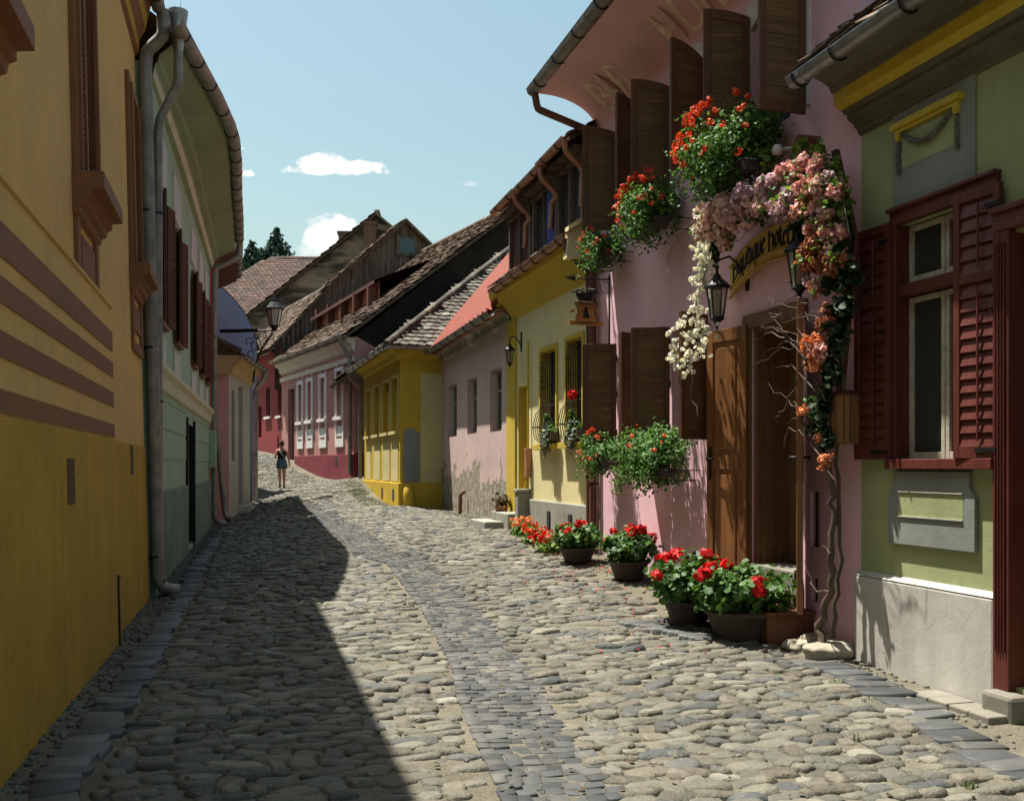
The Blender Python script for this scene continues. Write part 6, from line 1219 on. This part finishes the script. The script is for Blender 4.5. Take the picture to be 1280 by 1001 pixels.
for i, (px, _) in enumerate(cols_):
    uc = MF.u(px, 400); a, b = uc-.34, uc+.34; z0_, z1_ = 3.7, 5.5; m = MB(); m.box(a-.06, a, 0, .05, z0_, z1_); m.box(b, b+.06, 0, .05, z0_, z1_); m.box(a-.06, b+.06, 0, .05, z1_, z1_+.07); m.box(a-.1, b+.1, 0, .09, z0_-.06, z0_); w_ = m.build('window', 'brown_trim', MH, bevel=.004); m = MB(); m.box(a, b, .002, .01, z0_, z1_); m.build('pane', 'glass', w_)
    for hu, dg in ((a, 168), (b, 13)):
        m = MB(); louvre_mb(m, .34, 0, z1_-z0_, mid=.95, slat=.09, t=.035); o = m.build('shutter', 'red_plank', MH); place(o, hu, .06, z0_, R(dg))
    m = MB(); m.box(a-.33, b+.33, 0, .03, z1_+.22, z1_+.92); m.build('upper_panel', 'panel_white', MH, bevel=.004); m = MB(); m.box(a-.2, b+.2, 0, .03, z0_-.75, z0_-.15); m.build('apron_panel', 'panel_white', MH, bevel=.004)
T = empty('meter_cabinet', MF.M @ Matrix.Translation((.45, .0, 1.6)), 'pale green meter cabinet beside the far rain pipe', 'cabinet'); m = MB(); m.box(-.25, .25, 0, .18, .0, .95); m.build('cabinet', 'mint_plaster', T, bevel=.01)
# ================================================================== small house with salmon end wall
stucco('salmon_plaster', (.72, .44, .40), .12, .1); stucco('offwhite_plaster', (.50, .48, .43), .15, .2, .3, patch=(.35, .32, .28), patch_amt=.7); stucco('crimson_plaster', (.42, .035, .045), .15, .2); stucco('apricot_trim', (.60, .42, .22), .12); stucco('blue_plaster', (.22, .28, .40), .12, .12, .3)
SF = Fr((-8.12, 31.0), (-7.72, 27.3)); LS = SF.L; NV = SF.V
SH = empty('small_salmon_house', SF.M, 'small low house with salmon end wall and white street front', 'house')
sd = (SF.u(303.5, 520), SF.u(298, 520), .3, SF.w(300, 483), .2); sw_ = (SF.u(293.5, 520), SF.u(289.5, 520), SF.w(291, 576), SF.w(291, 488), .1)
mb = MB(); wall_mb(mb, 0, LS, -.2, SF.w(290, 468), [sd, sw_]); mb.build('wall', 'offwhite_plaster', SH)
hS = SF.w(290, 468); m = MB(); shell(m, 0, LS+.0, -.2, hS, 5); m.box(LS, LS+.02, -5, -.0, -.2, hS); m.build('end_wall', 'salmon_plaster', SH)
m = MB(); m.box(sd[0], sd[1], -.18, -.14, .3, sd[3]); m.build('door', 'oxblood', SH); m = MB(); m.box(sd[0]-.1, sd[1]+.1, 0, .35, -.2, .5); m.build('door_step', 'cement_plaster', SH); m = MB(); m.box(sw_[0], sw_[1], -.09, -.06, sw_[2], sw_[3]); m.build('window', 'glass', SH)
m = MB(); q = [(0, hS-.05), (.08, hS), (.12, hS+.2), (.3, hS+.34), (.34, hS+.46)]; m.loft(q, -.1, LS+.3); m.prism(q+[(-.3, hS+.46), (-.3, hS-.05)], LS+.0, LS+.3, 'vz'); m.box(LS, LS+.28, -5, 0, hS+.1, hS+.46); m.build('cornice', 'apricot_trim', SH)
m = MB(); m.prism([(.36, hS+.47), (-2.6, hS+2.0), (-5, hS+.5)], -.2, LS+.35, 'vz'); m.build('roof', 'old_plank', SH); tiles('roof_tiles', SH, (-.2, .4, hS+.47), (1, 0, 0), (0, -3.0, 1.53), LS+.55, 3.3, 'tile_red', w=.2, seed=71)
m = MB()
for i in range(7): c = LS+.3-.0; a = Vector((c, .35-i*.34, hS+.55+i*.17)); m.tube([a, a+Vector((0, -.4, .22))], [.1, .08], 8)
m.build('verge_tiles', 'tile_grey', SH)
gutter(SH, [(-.2, .45, hS+.45), (LS+.4, .45, hS+.45)], .07, 'zinc', step=.7)
gS = SF.grow(.1, .2); pipe(SH, [(-.15, .44, hS+.4), (-.15, .42, hS+.2), (-.2, .14, hS-.1), (-.2, .12, hS-.3), (-.2, .12, gS+.1), (-.2, .3, gS+.05)], .09, 'zinc', [(-.2, .12, 2.0)])
gq = gz(-7.9, 26.9); T = empty('leaning_rain_pipe', (0, 0, 0), 'bent grey rain pipe leaning out beside the salmon end wall', 'pipe')
def w3(px, py, Z): return Vector(((px-HX)/FPX*Z, Z, CZ+(HY-py)/FPX*Z))
m = MB(); m.tube([w3(270, 330, 26.4), w3(268, 420, 26.4), w3(268, 520, 26.4), w3(276, 590, 26.5), w3(281, 640, 26.6), w3(284, 648, 26.5), w3(291, 649, 26.3)], .07, 10); m.build('tube', 'zinc_old', T)
# blue gable wall of the house beyond
BF = Fr((-14.2, 43.0), (-8.72, 34.2)); BH = empty('blue_house', BF.M, 'house beyond with a blunt blue gable wall', 'house'); bz = 1.65+(582-352)/1250*34.2
m = MB(); q = [(0.0, -.5), (0.0, 5.8), (-.2, 6.4), (-.45, 6.85), (-.8, 7.25), (-1.4, 7.8), (-4, 10.0), (-8, 6.5), (-8, -.5)]; m.prism(q, .3, BF.L, 'vz'); m.build('wall', 'blue_plaster', BH)
m = MB(); qq = [(.12, 5.7), (-.18, 6.5), (-.43, 6.95), (-.78, 7.35), (-1.4, 7.9), (-4, 10.1), (-8.3, 6.3)]; m.prism(qq+[(v, z-.1) for v, z in qq[::-1]], .1, BF.L-.1, 'vz'); m.build('roof', 'tile_old', BH)
# ------------------------------------------------------------------ eave of a further house, behind the mint gutter
CF = Fr((-9.35, 31.6), (-7.92, 26.15)); CR = empty('crimson_house', CF.M, 'tall dark crimson house squeezed behind the mint green house', 'house'); m = MB(); wall_mb(m, 0, CF.L, -.3, 7.3); shell(m, 0, CF.L, -.3, 7.3, 7); m.build('wall', 'crimson_plaster', CR)
ga, gb = CF.I @ Vector((-8.62, 31.5, 7.6)), CF.I @ Vector((-7.10, 26.0, 7.6)); m = MB(); m.add([(0, 0, 7.2), (CF.L, 0, 7.2), (CF.L, gb.y-.05, 7.5), (0, ga.y-.05, 7.5)], [(0, 1, 2, 3)]); m.build('soffit', 'red_plank', CR)
m = MB(); m.add([(0, ga.y-.05, 7.62), (CF.L, gb.y-.05, 7.62), (CF.L, -3.4, 10.4), (0, -3.4, 10.4), (0, -7, 7.3), (CF.L, -7, 7.3)], [(0, 1, 2, 3), (3, 2, 5, 4)]); m.add([(CF.L, 0, 7.2), (CF.L, gb.y-.05, 7.5), (CF.L, gb.y-.05, 7.62), (CF.L, -3.4, 10.4), (CF.L, -7, 7.2)], [(0, 1, 2, 3, 4)], 0); m.build('roof', 'tile_old', CR)
gutter(CR, [(ga.x, ga.y, 7.62), (gb.x, gb.y, 7.62)], .10, 'zinc_old', step=.9)
# ------------------------------------------------------------------ street lamp on a scroll bracket
Zl = 30.0; lp = w3(343, 413, Zl); SL = empty('street_lamp', lp, 'black street lantern on a scrolled iron arm reaching from the left houses', 'street lamp')
def q3(px, py): return w3(px, py, Zl)-lp
m = MB(); m.obox((q3(275, 414)+q3(322, 413))/2, (q3(322, 413)-q3(275, 414))/2, (0, .03, 0), (0, 0, .05)); m.tube([q3(300, 413), q3(346, 413)], .025, 6); m.build('arm', 'iron', SL)
m = MB(); m.tube([q3(316, 478), q3(319, 458), q3(325, 440), q3(334, 426), q3(341, 416)], .03, 7)
for cx, cy, r_, t0, t1 in ((328, 424, 6, 0, 5.5), (319, 432, 6, .5, 6), (314, 442, 5, 1, 6.5), (324, 434, 4, 3, 8), (335, 419, 4, 0, 5), (346, 424, 5.5, -1, 5.3), (312, 426, 5, 2, 8), (320, 420, 3.5, 0, 6)):
    m.tube([q3(cx+r_*(1-.4*t)*math.cos(t0+(t1-t0)*t), cy+r_*(1-.4*t)*math.sin(t0+(t1-t0)*t)) for t in np.linspace(0, 1, 14)], .015, 5)
m.build('scroll_bracket', 'iron', SL)
sL = 1.9; m = MB(); zb_ = .02
def ls(r, z): return (r*sL, zb_+(z+.36)*sL)
m.lathe([ls(0, .17), ls(.02, .165), ls(.02, .13), ls(.055, .12), ls(.06, .075), ls(.075, .07), ls(.13, -.01), ls(.15, -.02), ls(.15, -.035), ls(0, -.035)], (0, 0, 0), 8, smooth=False); m.build('lamp_cap', 'iron', SL)
m = MB(); n = 6
for k in range(n):
    a0, a1 = 2*math.pi*k/n+.3, 2*math.pi*(k+1)/n+.3; P_ = [(math.cos(a)*ls(r_, z)[0], math.sin(a)*ls(r_, z)[0], ls(r_, z)[1]) for a, r_, z in ((a0, .125, -.035), (a1, .125, -.035), (a0, .072, -.30), (a1, .072, -.30))]; m.tube([P_[0], P_[2]], .016, 5); m.tube([P_[0], P_[1]], .014, 5); m.tube([P_[2], P_[3]], .016, 5)
m.lathe([(0, ls(0, -.30)[1]), ls(.075, -.30), ls(.05, -.33), ls(.03, -.37), (0, -.0)], (0, 0, 0), 8); m.build('cage', 'iron', SL)
s_ = NT('frosted_glass'); s_.col((.62, .6, .52)); s_.rough(.4, .5); s_.b.inputs['Transmission Weight'].default_value = .25
m = MB(); m.lathe([ls(.118, -.04), ls(.068, -.298)], (0, 0, 0), 6, smooth=False); m.build('glass', 'frosted_glass', SL)
# ------------------------------------------------------------------ conifers on the hill
island('needle', [(.026, .062, .045), (.036, .08, .055), (.018, .045, .034)], .8, 0, transl=.05); island('tree_leaf', [(.03, .06, .02), (.045, .085, .025), (.02, .04, .015)], .7, 0, transl=.15)
simple('bark', (.08, .055, .04), .95, var=.3, scale=6)
def conifer(px, ptop, pbot, Z, wpx, label, seed):
    x = X0(px, Z); zt = CZ+(HY-ptop)/FPX*Z; zg = gz(x, Z); H_ = zt-zg; T = empty('conifer_tree', (x, Z, zg), label, 'tree', 'conifers on the hill'); r = np.random.default_rng(seed)
    m = MB(); m.tube([(0, 0, -.5), (0, 0, H_*.6), (0, 0, H_)], [.35, .2, .03], 8); m.build('trunk', 'bark', T); P, D_ = [], []; Rm = wpx/FPX*Z/2*1.55; z = H_*.12; lowest = z
    while z < H_-.1:
        f = (H_-z)/(H_-lowest); Rr = Rm*min(1.15, (H_-z)/4.6)**.72*r.uniform(.8, 1.15); nb = 11
        for k in range(nb):
            a = 6.283*k/nb+r.uniform(-.3, .3); L_ = Rr*r.uniform(.7, 1.12); mm = max(4, int(L_*11)); t = r.random(mm)**.7
            px_ = math.cos(a)*L_*t; py_ = math.sin(a)*L_*t; zz = z-L_*t*.28+.12*L_*(t**3)+r.normal(0, .10, mm); P.append(np.stack([px_+r.normal(0, .12, mm), py_+r.normal(0, .12, mm), zz], 1)); D_.append(np.tile([math.cos(a), math.sin(a), -.3], (mm, 1)))
        z += .38
    o = np_mesh('crown', *leaf_quads(np.concatenate(P), np.concatenate(D_), .42, r, .3, asp=.55), 'needle', T); return T
conifer(346, 287, 335, 105, 42, 'taller dark conifer behind the far roofs', 1); conifer(315, 303, 350, 100, 36, 'shorter dark conifer left of the tallest one', 2); conifer(331, 318, 350, 112, 26, 'small conifer between the two tall ones', 3)
def broadleaf(px, py, Z, rpx, label, seed):
    x = X0(px, Z); zc = CZ+(HY-py)/FPX*Z; zg = gz(x, Z); r = np.random.default_rng(seed); R_ = rpx/FPX*Z; T = empty('broadleaf_tree', (x, Z, zg), label, 'tree', 'leafy trees on the hill'); m = MB(); m.tube([(0, 0, -.5), (.2, 0, (zc-zg)*.6), (0, 0, zc-zg)], [.3, .2, .08], 8)
    for k in range(5): a = k*1.3; m.tube([(.1, 0, (zc-zg)*.5), (math.cos(a)*R_*.6, math.sin(a)*R_*.6, zc-zg+R_*.2)], [.12, .03], 6)
    m.build('trunk', 'bark', T); Q_ = [leaves((r.normal(0, .45)*R_, r.normal(0, .45)*R_, zc-zg-R_*.6+r.normal(0, .5)*R_), (R_*.7, R_*.7, R_*.6), 700, .34, r, shell_=.25) for i in range(12)]; np_mesh('crown', *cat_(Q_), 'tree_leaf', T)
for i, (px, py, Z, rp_) in enumerate(((285, 352, 90, 14), (300, 362, 84, 14), (271, 345, 92, 14), (328, 350, 96, 12))): broadleaf(px, py, Z, rp_, ['leafy tree directly left of the far roofs, lowest crown', 'leafy tree partly hidden by the blue gable wall', 'leafy tree just visible past the mint eaves', 'leafy tree at the feet of the conifers'][i], 10+i)
# ================================================================== woman walking up the street, seen from behind
simple('skin', (.52, .27, .18), .6, var=.06, scale=8, bump=0); simple('hair', (.10, .055, .028), .6, var=.3, scale=40, bump=.4); simple('black_cloth', (.012, .012, .015), .85, var=.2); simple('denim', (.075, .14, .20), .9, var=.25, scale=30); simple('shoe_dark', (.03, .025, .025), .7)
pg_ = Vector((-8.29, 36.0, gz(-8.29, 36.0)+.03)); PW = empty('person', Matrix.Translation(pg_) @ Matrix.Rotation(R(14), 4, 'Z'), 'woman walking up the street in black top and denim shorts, seen from behind', 'person')
def skin_obj(name, verts, edges, radii, mat, parent, sub=2, root=0):
    me = bpy.data.meshes.new(name); me.from_pydata([Vector(v) for v in verts], edges, []); me.materials.append(MATS[mat]); o = bpy.data.objects.new(name, me); SC.collection.objects.link(o); o.parent = parent
    m = o.modifiers.new('skin', 'SKIN'); m.use_smooth_shade = True; s = o.modifiers.new('sub', 'SUBSURF'); s.levels = sub; s.render_levels = sub
    for i, r in enumerate(radii): v = me.skin_vertices[0].data[i]; v.radius = (r, r) if not isinstance(r, tuple) else r; v.use_root = (i == root)
    return o
S = 1.70/1.70
V_ = [(0, 0, .93), (0, 0, 1.05), (0, .0, 1.20), (0, .0, 1.36), (0, .01, 1.44), (0, .02, 1.50), (0, .03, 1.58), (0, .03, 1.67),
      (.08, 0, .86), (.085, .05, .49), (.08, -.02, .09), (.085, .10, .03), (-.08, 0, .86), (-.07, -.05, .50), (-.065, -.12, .12), (-.065, -.02, .04),
      (.15, 0, 1.37), (.235, .0, 1.12), (.27, .10, .90), (.275, .13, .82), (-.15, 0, 1.37), (-.235, -.02, 1.13), (-.17, .18, 1.12), (-.12, .25, 1.16)]
E_ = [(0, 1), (1, 2), (2, 3), (3, 4), (4, 5), (5, 6), (6, 7), (0, 8), (8, 9), (9, 10), (10, 11), (0, 12), (12, 13), (13, 14), (14, 15), (3, 16), (16, 17), (17, 18), (18, 19), (3, 20), (20, 21), (21, 22), (22, 23)]
r_ = [(.15, .11), (.12, .09), (.14, .10), (.12, .09), .055, .05, .085, .07, .10, .062, .038, .035, .10, .062, .038, .035, .055, .042, .03, .03, .055, .042, .03, .03]
PB = skin_obj('body', V_, E_, r_, 'skin', PW)
m = MB(); m.lathe([(0, .1), (.06, .085), (.092, .03), (.095, -.03), (.08, -.09), (.05, -.11), (0, -.12)], (0, .0, 1.635), 14)
m.lathe([(0, .05), (.04, .035), (.05, 0), (.035, -.035), (0, -.045)], (0, -.09, 1.70), 10); m.build('hair', 'hair', PW)
m = MB()
def ring(prof, mat_, name):
    m = MB(); n = 18; vs = [(a*math.cos(2*math.pi*j/n), b*math.sin(2*math.pi*j/n)+c, z) for a, b, c, z in prof for j in range(n)]; m.add(vs, [(i*n+j, i*n+(j+1) % n, (i+1)*n+(j+1) % n, (i+1)*n+j) for i in range(len(prof)-1) for j in range(n)], 0, True); return m.build(name, mat_, PW)
ring([(.135, .105, 0, 1.03), (.135, .11, 0, 1.10), (.155, .12, 0, 1.2), (.165, .12, 0, 1.30), (.16, .115, 0, 1.335)], 'black_cloth', 'top')
sh = ring([(.15, .115, 0, 1.07), (.17, .135, 0, .98), (.185, .15, -.01, .90), (.185, .145, -.01, .84)], 'denim', 'shorts'); m = MB()
for s_ in (1, -1): m.tube([(s_*.085, 0, .90), (s_*.092, .0, .80), (s_*.094, 0, .72)], [.11, .108, .103], 12, cap=False)
m.build('shorts_leg', 'denim', sh)
for (x, y, z) in ((.085, .06, .03), (-.065, -.06, .05)):
    m = MB(); m.tube([(x, y-.12, z+.02), (x, y-.02, z+.025), (x, y+.10, z)], [.04, .045, .035], 8); m.build('shoe', 'shoe_dark', PW)
m = MB(); m.tube([(-.12, -.09, 1.40), (-.02, -.125, 1.27), (.10, -.13, 1.12), (.16, -.08, 1.0)], .014, 6); m.build('bag_strap', 'white_trim', PW)
# ================================================================== kerb by the green house door, grass tufts, litter of leaves
island('grass_blade', [(.07, .12, .02), (.10, .15, .03), (.05, .09, .02), (.16, .17, .06)], .8, 0, transl=.2)
def kerb():
    m = MB(); us = np.linspace(A.u(1285), A.u(1182), 5)
    for a, b in zip(us, us[1:]):
        m.box(a+.002, b-.002, .07, .30+rnd.uniform(-.012, .012), -.15, .045+rnd.uniform(-.003, .003))
    o = m.build('kerb', 'kerb_stone', None, bevel=.012); o.matrix_world = A.M; tag(o, kind='structure')
kerb()
def grass(spots, name='grass'):
    Vs, k = [], 0; Fs = []
    for (x, y, n, sp, h) in spots:
        for i in range(n):
            a = pr.uniform(0, 6.28); rr = sp*math.sqrt(pr.random()); bx, by = x+rr*math.cos(a), y+rr*math.sin(a); z = gz(bx, by); hh = h*pr.uniform(.4, 1.2); d = pr.uniform(0, 6.28); l = pr.uniform(.1, .7)*hh; w = .0035
            cx, cy = math.cos(d), math.sin(d); Vs += [(bx-cy*w, by+cx*w, z), (bx+cy*w, by-cx*w, z), (bx+cx*l+cy*w*.3, by+cy*l-cx*w*.3, z+hh), (bx+cx*l-cy*w*.3, by+cy*l+cx*w*.3, z+hh)]; Fs.append((k, k+1, k+2, k+3)); k += 4
    o = np_mesh(name, Vs, Fs, 'grass_blade'); tag(o, kind='stuff')
sp = []
for px, py, n, s_q, h in ((1048, 857, 60, .07, .05), (1088, 880, 50, .06, .05), (1070, 925, 40, .05, .04), (1214, 985, 30, .04, .04), (1110, 833, 30, .06, .04), (600, 700, 30, .1, .04), (880, 830, 20, .05, .03), (735, 900, 20, .05, .03)):
    p = gp(px, py); sp.append((p.x, p.y, n, s_q, h))
for i in range(90):
    s = pr.uniform(9, 45); side = pr.random(); t = (at(RW, s)-pr.uniform(.02, .35)) if side < .6 else at(LW, s)+pr.uniform(.02, .3); x, y = xy(s, t); sp.append((x, y, 16, .12, .05))
for i in range(60):
    q = pr.random(); x, y = -2.9-.15+(-4.7+2.8)*q+pr.normal(0, .12)-.2, 25+(31.4-25)*q+pr.normal(0, .2); sp.append((x, y, 40, .2, .07))
for i in range(220):
    s = pr.uniform(3, 40); t = at(LB, min(s, 23))+pr.random()*5.2; x, y = xy(s, t); sp.append((x, y, 5, .03, .025))
grass(sp)
# fallen petals and crumbs on the stones near the pots
N = 260; S = pr.uniform(7.5, 15, N); T_ = at(RW, S)-np.abs(pr.normal(0, .8, N))-.2; X_, Y_ = xy(S, T_); P = np.stack([X_, Y_, gzn(X_, Y_)+.03], 1)
o = np_mesh('fallen_petals', *leaf_quads(P, np.tile([0, 0, 1.], (N, 1)), .022, pr, 2.5), 'red_petal'); tag(o, kind='stuff')
N = 500; S = pr.uniform(3, 22, N); T_ = at(LB, S)+pr.random(N)*5; X_, Y_ = xy(S, T_); P = np.stack([X_, Y_, gzn(X_, Y_)+.028], 1)
o = np_mesh('fallen_leaves', *leaf_quads(P, np.tile([0, 0, 1.], (N, 1)), .03, pr, 2.5), 'dry_leaf'); tag(o, kind='stuff')
